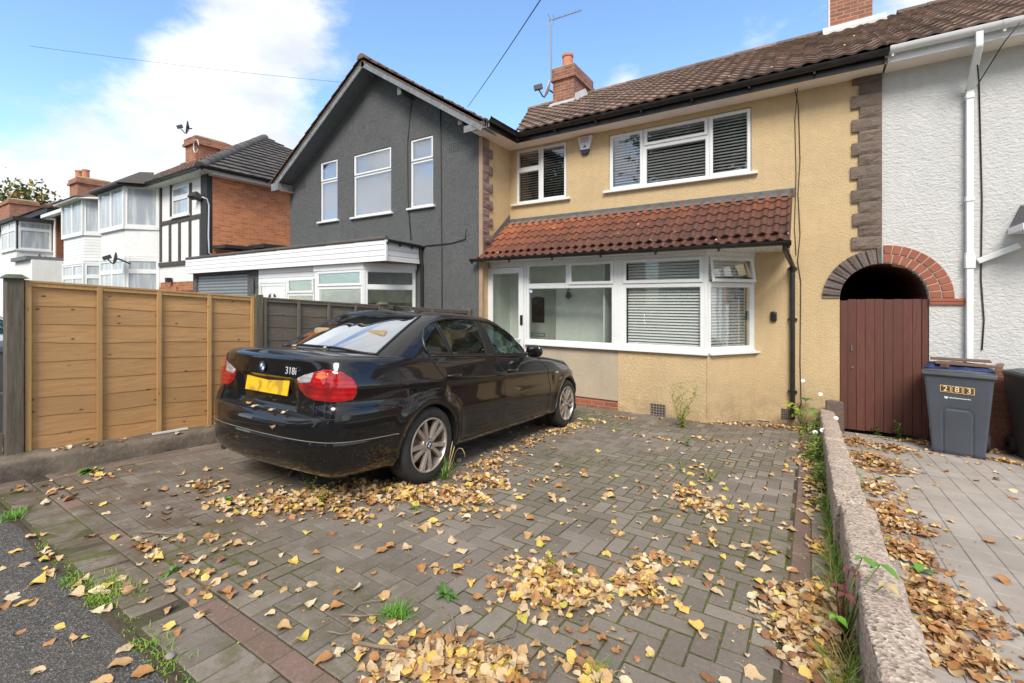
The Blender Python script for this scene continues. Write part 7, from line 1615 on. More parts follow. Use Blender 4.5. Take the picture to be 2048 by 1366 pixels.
# boards, bag and clip lying on the bin
def loose(name, mb, mat, label, cat, bevel=0, group=None, smooth=False):
    o = mb.build(name, mat, None, bevel=bevel, smooth=smooth); tag(o, label, cat, group); return recenter(o)
def boardlet(a, b, w_, th, label):
    a, b = Vector(a), Vector(b); d = (b - a); L_ = d.length / 2; d.normalize(); s = d.cross(Vector((0, 0, 1))).normalized(); u = s.cross(d); m = MB(); m.obox((a + b) / 2, d * L_, s * w_ / 2, u * th / 2, 0, rng.random()); m.xf(M1); loose('board', m, MT['scrap'], label, 'board', .003, 'scrap boards on the bin lid')
boardlet((-.20, -.22, 1.075), (.34, -.16, 1.062), .16, .02, 'lower flat brown board lying across the numbered bin lid'); boardlet((-.25, .0, 1.10), (.27, .03, 1.103), .20, .018, 'topmost wide brown board on the numbered bin'); boardlet((-.12, -.30, 1.052), (-.02, -.05, 1.06), .07, .05, 'short thick timber offcut under the boards on the bin'); boardlet((.32, -.30, 1.04), (.35, .20, 1.06), .06, .022, 'narrow board overhanging the right edge of the numbered bin')
m = MB(); V = []; n = 18
for j in range(n + 1):
    for i in range(n + 1):
        a, b = i / n * 2 - 1, j / n * 2 - 1; e = max(0, 1 - max(abs(a), abs(b)) ** 6); V.append((a * .29, -.03 + b * .27, 1.015 + .045 * e + .028 * e * mnoise.noise(Vector((a * 4, b * 4, 2)))))
m.add(V, [(j * (n + 1) + i, j * (n + 1) + i + 1, (j + 1) * (n + 1) + i + 1, (j + 1) * (n + 1) + i) for j in range(n) for i in range(n)]); m.xf(M1); loose('plastic_bag', m, MT['bag'], 'crumpled navy plastic bag spread over the numbered bin lid', 'bag', smooth=True)
# ================================================================== FALLEN LEAVES
def leafmat(name, c, vein):
    m = NM(name, .62); t = m.n('ShaderNodeObjectInfo').outputs['Random']; g = m.noise(60, 4, .7); f = m.noise(14, 4, .6)
    a = m.mix(m.rng(g, .42, .62, 0, .6), c, vein); a = m.mix(m.rng(f, .55, .72, 0, .7), a, tuple(x * .45 for x in vein)); m.color(a); return m.m
LM = [leafmat('pale_tan_leaf', (.58, .43, .25), (.38, .24, .12)), leafmat('yellow_leaf', (.74, .50, .12), (.50, .27, .07)), leafmat('orange_brown_leaf', (.40, .19, .065), (.27, .12, .04)),
      leafmat('tan_leaf', (.50, .32, .14), (.32, .17, .07)), leafmat('brown_leaf', (.27, .13, .055), (.16, .075, .035)), leafmat('yellow_green_leaf', (.50, .44, .08), (.46, .30, .06)), leafmat('cream_leaf', (.66, .54, .36), (.50, .36, .20))]
LN = ['pale tan', 'bright yellow', 'orange-brown', 'tan', 'dark brown', 'yellow-green', 'cream']
def leaf_tpl(seed):
    r = np.random.default_rng(seed); L_ = 1.0; W_ = r.uniform(.34, .46); k1 = r.uniform(-1.3, 1.6); k2 = r.uniform(-.9, 1.4); tw = r.uniform(-.7, .7); V = []; n = 7; as_ = r.uniform(-.08, .08)
    pk = r.uniform(.55, .9)
    for i in range(n + 1):
        t = i / n; w_ = W_ * (math.sin(math.pi * min(1, t ** pk)) ** .85) * (1 - .25 * t) + .01; 
        for j, s in enumerate((-1, -.5, 0, .5, 1)):
            x = (t - .5) * L_; y = s * w_ * (1 + .10 * math.sin(t * 19 + seed) * abs(s)); z = k1 * .28 * (t - .5) ** 2 * 4 * .5 + k2 * .34 * (s * w_) ** 2 * 4 + .05 * abs(s) * math.sin(t * 11 + seed * 2)
            a = tw * (t - .5); y, z = y * math.cos(a) - z * math.sin(a), y * math.sin(a) + z * math.cos(a); V.append((x, y, z))
    F = [(i * 5 + j, i * 5 + j + 1, i * 5 + j + 6, i * 5 + j + 5) for i in range(n) for j in range(4)]
    b = len(V); c = r.uniform(-.25, .25); zz = V[2][2]; sl_ = r.uniform(.45, .85); V += [(-.5, -.012, zz), (-.5, .012, zz), (-.5 - sl_ * .5, c * .3 - .010, zz + .03), (-.5 - sl_ * .5, c * .3 + .010, zz + .03), (-.5 - sl_, c - .008, zz - .03), (-.5 - sl_, c + .008, zz - .03)]
    F += [(b, b + 1, b + 3, b + 2), (b + 2, b + 3, b + 5, b + 4)]; V = np.array(V); V[:, 2] -= V[:35, 2].min(); return V, F
TPL = [leaf_tpl(i) for i in range(14)]
leaves = []   # (pos, size, yaw, tilt axis, tilt, template, colour, where)
def put_leaf(x, y, z, size, col=None, tilt=.28, where='paving', p=(.30, .14, .17, .20, .05, .04, .10)):
    col = int(rng.choice(7, p=p)) if col is None else col
    leaves.append((x, y, z, size * rng.uniform(.55, 1.25), rng.uniform(0, 6.28), rng.uniform(0, 6.28), abs(rng.normal()) * tilt, int(rng.integers(14)), col, where))
BR = (.16, .03, .24, .27, .22, .02, .06); WARM = (.26, .15, .18, .19, .09, .03, .10)
def heap(px, py, rx, ry, n, h, size=.053, p=WARM, where=None, tilt=.42, rot=0, zf=None):
    c = onG(px, py); where = where or ('in the front heap' if py > 1285 and px < 1300 else PL); n = int(n * .78)
    for _ in range(n):
        r_, a = abs(rng.normal()) * .70 + .1 * rng.random(), rng.uniform(0, 6.28); dx, dy = r_ * math.cos(a) * rx, r_ * math.sin(a) * ry; dx, dy = dx * math.cos(rot) - dy * math.sin(rot), dx * math.sin(rot) + dy * math.cos(rot)
        x, y = c[0] + dx, c[1] + dy; q = math.exp(-(r_ / .8) ** 2)
        if .10 < x < .35 and .75 < y < 7.9: x = .10 - rng.uniform(0, .12) if c[0] < .2 else .37 + rng.uniform(0, .12)
        if x < -5.18 and y > .8: x = -5.17 + rng.uniform(0, .1)
        if y > 7.2 and x < -1.2: y = 7.2
        if y > 7.95: y = 7.95 - rng.uniform(0, .08)
        put_leaf(x, y, (gsurf(x, y)) + .002 + h * q * rng.random(), size, None, tilt * (.4 + q), where, p)
PL = 'beside the car'
for a in ((480, 1005, .22, .12, 70, .02), (560, 1010, .30, .15, 190, .035), (640, 1000, .32, .18, 230, .045), (730, 985, .34, .20, 260, .05), (820, 992, .34, .18, 280, .05), (905, 995, .32, .18, 270, .055), (960, 965, .28, .22, 200, .05), (985, 930, .2, .25, 110, .035), (700, 1030, .35, .08, 90, .02),
          (1060, 885, .16, .22, 90, .03), (1110, 866, .18, .22, 100, .03), (1150, 852, .2, .2, 100, .03), (1185, 842, .25, .12, 45, .015), (1010, 905, .12, .2, 60, .02)): heap(*a)
PL = 'in the central heap of leaves'
for a in ((1100, 1150, .22, .13, 190, .05), (1075, 1190, .22, .12, 150, .045), (1140, 1185, .16, .12, 110, .04), (1180, 1175, .16, .1, 60, .02), (1010, 1195, .14, .1, 30, .015), (1282, 1175, .16, .13, 150, .05), (1290, 1130, .1, .1, 50, .02), (1330, 1120, .15, .1, 25, .01),
          (860, 1345, .28, .10, 190, .05), (930, 1330, .25, .10, 170, .05), (1010, 1335, .2, .1, 90, .03), (780, 1350, .2, .1, 50, .02), (1180, 1345, .2, .06, 45, .02), (1230, 1290, .2, .12, 14, .01)): heap(*a)
PL = 'in the loose drift on the right of the drive'
for a in ((1375, 985, .25, .18, 75, .02), (1400, 1010, .22, .2, 80, .02), (1430, 1030, .2, .15, 50, .015), (1370, 940, .25, .2, 35, .01), (1400, 1085, .15, .2, 22, .01), (1500, 1015, .3, .2, 25, .005), (1330, 880, .4, .12, 40, .01), (1420, 880, .3, .1, 35, .01), (1540, 1110, .2, .2, 12, .005)): heap(*a)
PL = 'in the heap against the low wall'
for a in ((1590, 1210, .16, .18, 150, .04), (1630, 1240, .14, .18, 170, .05), (1600, 1275, .14, .12, 150, .05), (1672, 1300, .10, .14, 170, .10), (1685, 1230, .06, .25, 130, .09), (1640, 1190, .12, .15, 90, .03), (1560, 1240, .12, .12, 50, .02), (1680, 1345, .08, .08, 50, .03), (1590, 1330, .16, .06, 24, .01),
          (1660, 1100, .08, .22, 60, .02), (1655, 1010, .08, .35, 50, .02), (1640, 965, .14, .35, 110, .02), (1630, 930, .18, .35, 110, .02), (1610, 895, .25, .3, 70, .015)): heap(*a)
PL = 'at the foot of the house'
for a in ((1450, 848, .25, .06, 40, .02), (1500, 850, .30, .06, 60, .02), (1560, 855, .35, .10, 120, .03), (1620, 862, .25, .15, 100, .03), (1240, 835, .3, .08, 25, .005)): heap(*a, p=BR)
PL = 'right of the low wall'
for a in ((1715, 885, .15, .25, 170, .05), (1740, 920, .22, .3, 260, .07), (1770, 935, .25, .3, 240, .06), (1790, 900, .30, .22, 220, .06), (1830, 885, .35, .12, 110, .03), (1755, 980, .16, .3, 170, .05), (1780, 1030, .18, .25, 200, .06), (1810, 1060, .18, .22, 190, .05), (1800, 1100, .14, .18, 120, .04), (1835, 1120, .12, .18, 110, .04),
          (1850, 1180, .14, .16, 150, .05), (1880, 1215, .16, .14, 150, .05), (1905, 1250, .15, .12, 120, .05), (1870, 1270, .12, .10, 90, .04), (1960, 1240, .2, .12, 60, .02), (1950, 1320, .18, .08, 70, .03), (1900, 1330, .12, .08, 60, .03), (2010, 925, .4, .08, 90, .03), (1990, 905, .15, .10, 60, .03)): heap(*a, p=BR)
PL = 'on the worn blocks at the left'
for a in ((100, 990, .5, .18, 22, .005), (200, 950, .25, .08, 26, .01), (290, 1010, .4, .2, 14, .003), (300, 1100, .4, .12, 26, .005), (420, 1160, .3, .12, 24, .005), (430, 1080, .4, .2, 26, .004), (250, 1180, .2, .08, 16, .004), (410, 975, .22, .12, 60, .02), (440, 1010, .2, .1, 30, .01), (400, 1230, .3, .12, 14, .003), (90, 1110, .35, .1, 16, .003)): heap(*a, tilt=.4)
def scatter(x0, x1, y0, y1, n, size=.064, where='paving', **k):
    for _ in range(n):
        x, y = rng.uniform(x0, x1), rng.uniform(y0, y1); put_leaf(x, y, (gsurf(x, y) if y > .75 else -.05) + .002, size, None, .22, where, **k)
scatter(-4.9, 0, 1.0, 7.1, 210); scatter(-2.5, 0, 1.1, 4.0, 210); scatter(.4, 3.2, 1.2, 7.4, 95, p=BR); scatter(-3.6, -1.6, .05, .74, 46, .070, 'tarmac'); scatter(-5, -2.2, .5, 1.2, 26)
for _ in range(22): y = rng.uniform(1, 3.2); put_leaf(rng.uniform(-5.42, -5.22), y, gz(y) + .156, .05, None, .3, 'kerb')
for _ in range(4200):
    l = leaves[int(rng.integers(len(leaves)))]; x, y = l[0] + rng.normal() * .10, l[1] + rng.normal() * .08
    if .12 < x < .36 or x < -5.15: continue
    put_leaf(x, y, (gsurf(x, y) if y > .75 else -.05) + .001, rng.uniform(.008, .020), None, .2, 'paving', (.1, .02, .2, .2, .42, .02, .04))
# split: the largest in the picture are objects, the rest one carpet
def pdist(l): p = np.array(l[:3]) - CAM; d = -SS * p[0] + CC * p[1]; x = (CC * p[0] + SS * p[1]); u = 1024 + FPX * x / max(d, .01); v = 600 - FPX * p[2] / max(d, .01); return d if (d > .2 and -30 < u < 2080 and v < 1400) else 99
leaves.sort(key=lambda l: pdist(l) / l[3]); leaves = [l for l in leaves if pdist(l) < 90]
def leaf_M(l): return Matrix.Translation(l[:3]) @ Matrix.Rotation(l[6], 4, Vector((math.cos(l[5]), math.sin(l[5]), 0))) @ Matrix.Rotation(l[4], 4, 'Z') @ Matrix.Scale(l[3], 4)
NI = 290; lme = {}
WH = {'paving': 'lying alone on the block paving', 'tarmac': 'on the dark tarmac footway', 'kerb': 'on the concrete kerb below the fence'}
for l in leaves[:NI]:
    key = (l[7], l[8])
    if key not in lme:
        V, F = TPL[l[7]]; me = bpy.data.meshes.new('fallen_leaf'); me.from_pydata([tuple(v) for v in V], [], F); me.materials.append(LM[l[8]]); me.shade_smooth(); lme[key] = me
    o = bpy.data.objects.new('fallen_leaf', lme[key]); COL.objects.link(o); o.matrix_world = leaf_M(l)
    w_ = WH.get(l[9], l[9]); w_ = 'on the paving right of the low wall' if l[0] > .3 else w_
    if l[9] == 'paving' and l[0] < .3: w_ += ' near the low wall' if l[0] > -.7 else (' in the middle' if l[0] > -1.8 else ' towards the fence side')
    if 'heap' in w_ or 'drift' in w_ or 'beside the car' in w_ or 'pale paving' in w_:
        q_ = np.array(l[:3]) - CAM; uq = 1024 + FPX * (CC * q_[0] + SS * q_[1]) / (-SS * q_[0] + CC * q_[1]); vq = 600 - FPX * q_[2] / (-SS * q_[0] + CC * q_[1])
        w_ += {'in the front heap': (', left end' if uq < 820 else ', right end' if uq > 960 else ', middle'), 'on the paving right of the low wall': (', nearest the camera' if vq > 1230 else ', halfway along')}.get(w_, ', near side' if l[1] < 1.9 else ', far side')
    ad = ('small' if l[3] < .052 else 'large' if l[3] > .068 else 'mid-sized') + ' ' + ('flat-lying' if l[6] < .12 else 'tilted' if l[6] < .45 else 'upturned')
    tag(o, f'{ad} {LN[l[8]]} leaf {w_}', 'leaf', f'{ad} {LN[l[8]]} fallen leaves {w_}')
V_, F_, I_ = [], [], []; vo = 0
for l in leaves[NI:]:
    V, F = TPL[l[7]]; Mx = np.array(leaf_M(l)); P = V @ Mx[:3, :3].T + Mx[:3, 3]; V_.append(P); F_ += [tuple(i + vo for i in f) for f in F]; I_ += [l[8]] * len(F); vo += len(P)
me = bpy.data.meshes.new('leaf_litter'); me.from_pydata(np.vstack(V_).tolist(), [], F_); [me.materials.append(x) for x in LM]; me.polygons.foreach_set('material_index', np.array(I_, dtype=np.int32)); me.shade_smooth()
o = bpy.data.objects.new('leaf_litter', me); COL.objects.link(o); o['kind'] = 'stuff'; tag(o, 'drifts of yellow and brown autumn leaves over the drives', 'leaves')
# a few on the car and roofs
def one_leaf(pos, size, col, label, tilt=.2, rot=None, group=None):
    V, F = TPL[int(rng.integers(14))]; me = bpy.data.meshes.new('fallen_leaf'); me.from_pydata([tuple(v) for v in V], [], F); me.materials.append(LM[col]); me.shade_smooth(); o = bpy.data.objects.new('fallen_leaf', me); COL.objects.link(o)
    o.matrix_world = Matrix.Translation(pos) @ Matrix.Rotation(tilt, 4, 'X') @ Matrix.Rotation(rng.uniform(0, 6) if rot is None else rot, 4, 'Z') @ Matrix.Scale(size, 4); tag(o, label, 'leaf', group)
for (x, y, z, c, lb) in ((.045, .05, .652, 6, 'cream curled leaf caught on the bumper shelf below the number plate'), (.05, .12, .668, 3, 'tan leaf standing against the boot above the bumper'), (.035, -.19, .650, 0, 'pale tan leaf on the bumper shelf, middle of the row'), (.04, -.33, .652, 6, 'wide cream leaf on the bumper shelf near the red lamp'), (.42, .15, 1.095, 3, 'small tan leaf lying on the boot lid by the rear window'), (.48, -.18, 1.10, 0, 'pale leaf lying at the foot of the rear window'), (-.004, -.28, .55, 2, 'orange-brown leaf stuck to the rear bumper')):
    one_leaf(MC @ Vector((x, y, z)), .055, c, lb)
for k in range(16):
    x = rng.uniform(-5, -.4); t = rng.random() ** 2; one_leaf((x, 6.93 + t * 1.0, 2.155 + t * .78), .04, int(rng.choice([0, 6, 3])), 'small dry leaf lodged on the tiled canopy', .6, group='leaves on the canopy tiles') if k < 7 else None
    if k >= 7: x = rng.uniform(-4.5, 3); t = rng.random() * .6; one_leaf((x, 7.64 + t * 3.8, 4.66 + t * 2.2), .05, int(rng.choice([6, 1])), 'small pale leaf lodged on the main roof tiles', .6, group='leaves on the main roof')
# ================================================================== TWIGS
TW = plain('grey_brown_twig', (.22, .17, .12), .9, var=.3, scale=30)
def twig(pts, r, label, h=.012):
    P = [np.array(onG(*p)) for p in pts]; P = [(p[0] + rng.normal() * .004, p[1], gsurf(p[0], p[1]) + h + rng.uniform(0, .01)) for p in P]; m = MB(); Q = []
    for a, b in zip(P[:-1], P[1:]):
        for t in (0, .5): Q.append(tuple(np.array(a) * (1 - t) + np.array(b) * t + rng.normal(size=3) * .003))
    Q.append(P[-1]); m.tube(Q, [r * (1 - .6 * i / len(Q)) for i in range(len(Q))], 6); o = m.build('twig', TW, None, smooth=True); tag(o, label, 'twig', 'twigs on the drive'); recenter(o)
twig([(715, 1298), (760, 1306), (810, 1312), (850, 1316)], .009, 'long straight twig below the bright grass tuft'); twig([(680, 1238), (720, 1240), (765, 1240)], .005, 'thin twig running into the bright grass tuft'); twig([(700, 1230), (720, 1216), (770, 1213)], .0035, 'bent twig arching above the bright grass tuft')
twig([(900, 1320), (910, 1260), (905, 1240), (895, 1235)], .004, 'forked upright twig left of the centre leaf heap'); twig([(935, 1312), (985, 1285), (1025, 1270), (1035, 1245)], .005, 'branching twig beside the centre leaf heap'); twig([(980, 1290), (1030, 1278), (1020, 1262)], .003, 'thin side twig crossing the branching one')
twig([(938, 1052), (965, 1053), (992, 1057)], .005, 'short lone twig in the middle of the drive'); twig([(1270, 1030), (1310, 1024), (1355, 1020)], .005, 'thin dark twig pointing into the right-hand leaf drift'); twig([(280, 1068), (320, 1070), (362, 1071)], .006, 'pale twig lying on the worn blocks at the left'); twig([(655, 1275), (680, 1277), (705, 1275)], .004, 'short twig near the red blocks'); twig([(770, 1366), (800, 1330), (830, 1312)], .007, 'grey twig sticking out of the front leaf heap')
# ================================================================== PLANTS
GM = [leafm('fresh_green_leaf', (.10, .22, .025)), leafm('mid_green_leaf', (.06, .14, .022)), leafm('yellow_green_leaf_b', (.26, .30, .035)), leafm('bright_grass', (.13, .32, .02)), leafm('straw', (.45, .34, .16)), leafm('stem_green', (.14, .19, .04)), leafm('white_petal', (.80, .80, .78)), leafm('dark_red_stem', (.14, .035, .03))]
def blade(m, b, d, L_, w_, bend=.5, mi=3, n=5):
    b = np.array(b, float); d = np.array(d, float); d /= np.linalg.norm(d); h = np.array([d[0], d[1], 0]); hn = np.linalg.norm(h); h = h / hn if hn > .01 else np.array([1., 0, 0]); s = np.cross(h, [0, 0, 1.]); V = []
    for i in range(n + 1):
        t = i / n; p = b + d * L_ * t + (h * bend * .5 - np.array([0, 0, bend * .45])) * L_ * t * t; ww = w_ * (1 - t ** 1.6) + .0004; V += [p - s * ww, p + s * ww]
    m.add(V, [(2 * i, 2 * i + 1, 2 * i + 3, 2 * i + 2) for i in range(n)], mi)
def oleaf(m, b, d, L_, w_, bend=.3, mi=0, fold=.25):
    b = np.array(b, float); d = np.array(d, float); d /= np.linalg.norm(d); h = np.array([d[0], d[1], 0]); hn = np.linalg.norm(h); h = h / hn if hn > .01 else np.array([1., 0, 0]); s = np.cross(h, [0, 0, 1.]); V = []; n = 6
    for i in range(n + 1):
        t = i / n; p = b + d * L_ * t - np.array([0, 0, bend]) * L_ * t * t; ww = w_ * math.sin(math.pi * min(1, t ** .8 * .98 + .02)) ** .9 * (1 + .12 * math.sin(i * 2.5)); V += [p - s * ww + np.array([0, 0, fold * ww]), p, p + s * ww + np.array([0, 0, fold * ww])]
    m.add(V, [(3 * i + k, 3 * i + k + 1, 3 * i + k + 4, 3 * i + k + 3) for i in range(n) for k in (0, 1)], mi)
def rd(el): a = rng.uniform(0, 6.28); return np.array([math.cos(a) * math.cos(el), math.sin(a) * math.cos(el), math.sin(el)])
def G_(px, py): p = onG(px, py); return np.array([p[0], p[1], gsurf(p[0], p[1])])
def tuft(px, py, n, h, rad, label, mi=3, mixm=(3, 0), w_=.0025, seed=None, cat='grass tuft', name='grass_tuft', up=.9, b=None):
    b = G_(px, py) if b is None else np.array(b, float); m = MB()
    for _ in range(n): blade(m, b + rng.normal(size=3) * [rad * .4, rad * .4, 0], rd(rng.uniform(.5, 1.5) * up), h * rng.uniform(.5, 1.15), w_, rng.uniform(.1, .8), int(rng.choice(mixm)))
    o = m.build(name, GM, None); tag(o, label, cat); return recenter(o)
def weed(px, py, h, nl, ll, lw, label, stems=1, mi=0, spread=.1, base=None, name='weed', lean=None, top=False):
    b = G_(px, py) if base is None else np.array(base, float); t = thing(name, label, 'weed', tuple(b)); lf = MB()
    st = MB()
    for s in range(stems):
        d = rd(rng.uniform(1.25, 1.5)) * 1.0; d = d + np.array(lean) if lean is not None else d; hh = h * rng.uniform(.75, 1.0); pts = [b + rng.normal(size=3) * [.006, .006, 0]]
        for i in range(1, 7): pts.append(pts[0] + d * hh * i / 6 + rng.normal(size=3) * .004 * i + np.array([spread * .2 * rng.normal() * i / 6, spread * .2 * rng.normal() * i / 6, 0]))
        st.tube(pts, [.0028 - .0003 * i for i in range(7)], 5, 5)
        for k in range(nl):
            f = (k + .5) / nl; i = min(5, int(f * 6)); p = pts[i] + (pts[i + 1] - pts[i]) * (f * 6 - i); oleaf(lf, p, rd(rng.uniform(.1, .9)), ll * (1.15 - .5 * f) * rng.uniform(.7, 1.2), lw, .35, mi if rng.random() < .7 else (mi + 1) % 2 if mi < 2 else mi)
    st.build('stem', GM, t, smooth=True); lf.build('leaves', GM, t); return t
tuft(790, 1232, 240, .055, .07, 'bright green grass tuft growing among the blocks', w_=.0016); tuft(1195, 1350, 60, .07, .05, 'small spiky grass tuft in the front leaf heap', w_=.0018); tuft(20, 1035, 160, .05, .10, 'bright moss-like grass clump at the left edge', w_=.002)
tuft(890, 958, 60, .22, .03, 'tall grass with straw tips growing beside the rear wheel', mixm=(1, 3, 4), w_=.003, up=1.05); tuft(1175, 842, 50, .09, .06, 'small grass clump by the front wheel')
m = MB(); b = G_(895, 950)
for s_, L_ in ((-.2, .34), (.1, .30), (.3, .26)):
    pts = [b + np.array([s_ * .12 * t + .02 * t * t, .03 * t, L_ * t]) for t in np.linspace(0, 1, 6)]; m.tube(pts, [.0016, .0016, .002, .005, .006, .002], 5, 4)
pts = [b + np.array([x, .04, z]) for x, z in ((0, 0), (.03, .12), (.055, .20), (.09, .245), (.13, .25), (.155, .22), (.165, .17))]; m.tube(pts, [.0015, .0015, .0015, .002, .003, .003, .001], 5, 4); o = m.build('grass_stalk', GM, None, smooth=True); tag(o, 'dry straw seed stalks arching beside the rear wheel', 'grass stalk'); recenter(o)
weed(610, 985, .15, 13, .035, .006, 'small leafy weed under the rear bumper, left of two', 2); weed(645, 1010, .17, 15, .035, .006, 'taller leafy weed in front of the rear bumper, right of two', 2, 2); weed(1035, 882, .13, 12, .03, .005, 'small upright weed under the car door sill', 1, 0)
weed(1365, 855, .72, 60, .055, .007, 'tall wispy yellow-green weed in front of the bay wall', 8, 2, .5); weed(1375, 893, .17, 16, .04, .006, 'short weed on the drive in front of the tall wispy weed', 3, 0); weed(1360, 945, .16, 14, .035, .005, 'short weed in the middle of the right half of the drive', 2, 0)
weed(1420, 962, .10, 12, .04, .005, 'small yellow-green weed above the right leaf drift', 3, 2); weed(1105, 1140, .10, 14, .03, .005, 'little bright weed rising from the centre leaf heap', 3, 2); weed(1795, 878, .26, 18, .06, .016, 'leafy weed growing against the red gate', 2, 1); weed(1752, 870, .14, 9, .06, .012, 'small weed left of the one against the red gate', 2, 0)
def rosette(px, py, n, L_, w_, label, mi=0, b=None):
    b = G_(px, py) if b is None else np.array(b, float); m = MB()
    for _ in range(n): oleaf(m, b + [0, 0, .005], rd(rng.uniform(.15, 1.0)), L_ * rng.uniform(.6, 1.1), w_, .5, mi if rng.random() < .7 else 1)
    o = m.build('broad_leaved_weed', GM, None, smooth=False); tag(o, label, 'weed'); recenter(o)
rosette(180, 945, 9, .13, .022, 'broad-leaved weed at the foot of the kerb on the left'); rosette(890, 1190, 12, .09, .014, 'dark broad-leaved weed left of the centre leaf heap', 1); rosette(1145, 1150, 6, .06, .018, 'dark green ivy-like sprig on the centre leaf heap', 1); rosette(340, 1145, 8, .07, .008, 'small green weed among the left leaves'); rosette(1755, 960, 7, .09, .016, 'green sprout on the right side of the low wall'); rosette(1840, 1145, 6, .09, .026, 'round-leaved weed among leaves right of the wall'); rosette(1850, 1185, 6, .06, .018, 'small round-leaved weed nearest the camera right of the wall'); rosette(830, 1020, 7, .06, .006, 'little grassy weed at the edge of the car leaf drift'); rosette(455, 1000, 14, .06, .01, 'small clover-like weed at the left end of the leaf drift'); rosette(525, 1000, 14, .06, .01, 'second clover-like weed before the car'); 
# bramble by the downpipe, daisies and clumps along the wall
bp = np.array([-.10, 7.86, gz(7.86)]); t = thing('bramble', 'young bramble with lime and green leaves at the downpipe foot', 'shrub', tuple(bp)); st = MB(); lf = MB()
for tx, tz, mi_ in ((-.16, .36, 2), (-.10, .30, 2), (-.02, .27, 0), (.10, .30, 0), (.19, .24, 0), (.24, .17, 0), (.05, .42, 1), (.16, .12, 0), (-.05, .20, 2), (.30, .10, 0)):
    tip = bp + np.array([tx, -.10 + rng.normal() * .05, tz]); st.tube([bp, (bp + tip) / 2 + np.array([0, 0, .05]), tip], [.004, .003, .0015], 5, 5)
    for k in range(3): oleaf(lf, tip, np.array([math.cos(k * 2.1 + tx * 9), math.sin(k * 2.1 + tx * 9) * .7 - .4, .15]), .10, .042, .4, mi_)
for tx, tz in ((-.32, .33), (-.26, .22)): st.tube([bp, bp + np.array([tx, -.05, tz])], [.003, .0015], 5, 7)
st.build('stem', GM, t, smooth=True); lf.build('leaves', GM, t)
def daisy(px, py, Y, h, label, yb=None):
    p = onY(px, py, Y); b = np.array([p[0] + .03, Y + .05, gz(Y)]); t = thing('daisy', label, 'flower', tuple(b), 'daisies by the wall'); m = MB(); m.tube([b, (b + p) / 2 + np.array([.02, 0, 0]), p], [.002, .0018, .0015], 5, 5); m.build('stem', GM, t)
    m = MB(); f = np.array([-.1, -.75, .6]); f /= np.linalg.norm(f); a = np.cross(f, [0, 0, 1.]); a /= np.linalg.norm(a); c = np.cross(f, a)
    for k in range(11): an = 6.283 * k / 11; d = a * math.cos(an) + c * math.sin(an); q = -a * math.sin(an) + c * math.cos(an); m.add([p + d * .006 - q * .004, p + d * .024 - q * .005 - f * .003, p + d * .028 - f * .004, p + d * .024 + q * .005 - f * .003, p + d * .006 + q * .004], [(0, 1, 2, 3, 4)], 6)
    m.build('petals', GM, t); m = MB(); m.tube([p - f * .002, p + f * .005], [.009, .007], 10, 1); m.build('centre', LM, t); return t
daisy(1606, 761, 7.80, .5, 'highest white daisy beside the black downpipe'); daisy(1641, 788, 7.72, .5, 'white daisy second from the top, near the gate'); daisy(1672, 836, 7.0, .5, 'white daisy leaning over the far end of the low wall'); daisy(1630, 864, 6.35, .5, 'large white daisy left of the low wall'); daisy(1645, 860, 6.2, .5, 'white daisy touching the large one by the wall'); daisy(1662, 848, 6.9, .5, 'white daisy on the wall edge below the leaning one'); daisy(1668, 885, 5.9, .5, 'lowest white daisy resting on the low wall')
def clump(c, rx, ry, h, n, ll, lw, label, mis=(0, 1, 2), name='wall_plant'):
    m = MB(); c = np.array(c, float)
    for _ in range(n):
        x, y = rng.normal() * rx * .5, rng.normal() * ry * .5; hh = h * rng.random() * math.exp(-(x / rx) ** 2 - (y / ry) ** 2); yy_ = c[1] + y; oleaf(m, (c[0] + x, yy_, gz(yy_) + hh), rd(rng.uniform(-.1, 1.1)), ll * rng.uniform(.6, 1.2), lw * rng.uniform(.7, 1.2), .3, int(rng.choice(mis)))
    o = m.build(name, GM, None); tag(o, label, 'plant'); recenter(o)
clump((.06, 5.95, 0), .10, .40, .30, 420, .045, .012, 'bushy green plant against the low wall below the daisies'); clump((.08, 5.15, 0), .06, .30, .16, 200, .045, .012, 'low green plant at the wall, just nearer than the bushy one'); clump((.05, 6.9, 0), .12, .5, .30, 220, .04, .008, 'leggy plant stems at the far end of the low wall', (0, 1, 4)); clump((.03, 7.55, 0), .2, .15, .14, 160, .05, .015, 'green growth at the house foot beside the wall', (0, 1, 2))
m = MB()
for _ in range(420): y = rng.uniform(3.3, 4.6); blade(m, (.115 + rng.normal() * .02, y, gz(y)), rd(rng.uniform(.7, 1.5)), rng.uniform(.04, .15), .002, rng.uniform(.2, .9), int(rng.choice([3, 2, 0, 4], p=[.4, .3, .2, .1])))
for _ in range(1300): y = rng.uniform(1.3, 3.3); blade(m, (.13 + rng.normal() * .022, y, gz(y)), rd(rng.uniform(.6, 1.5)), rng.uniform(.03, .17), .002, .5, int(rng.choice([3, 2, 4])))
for _ in range(300): y = rng.uniform(1.5, 6); blade(m, (.37 + abs(rng.normal()) * .02, y, gz(y)), rd(rng.uniform(.5, 1.5)), rng.uniform(.02, .07), .002, .5, int(rng.choice([3, 0, 1])))
o = m.build('wall_grass', GM, None); o['kind'] = 'stuff'; tag(o, 'grass growing along the foot of the low wall', 'grass')
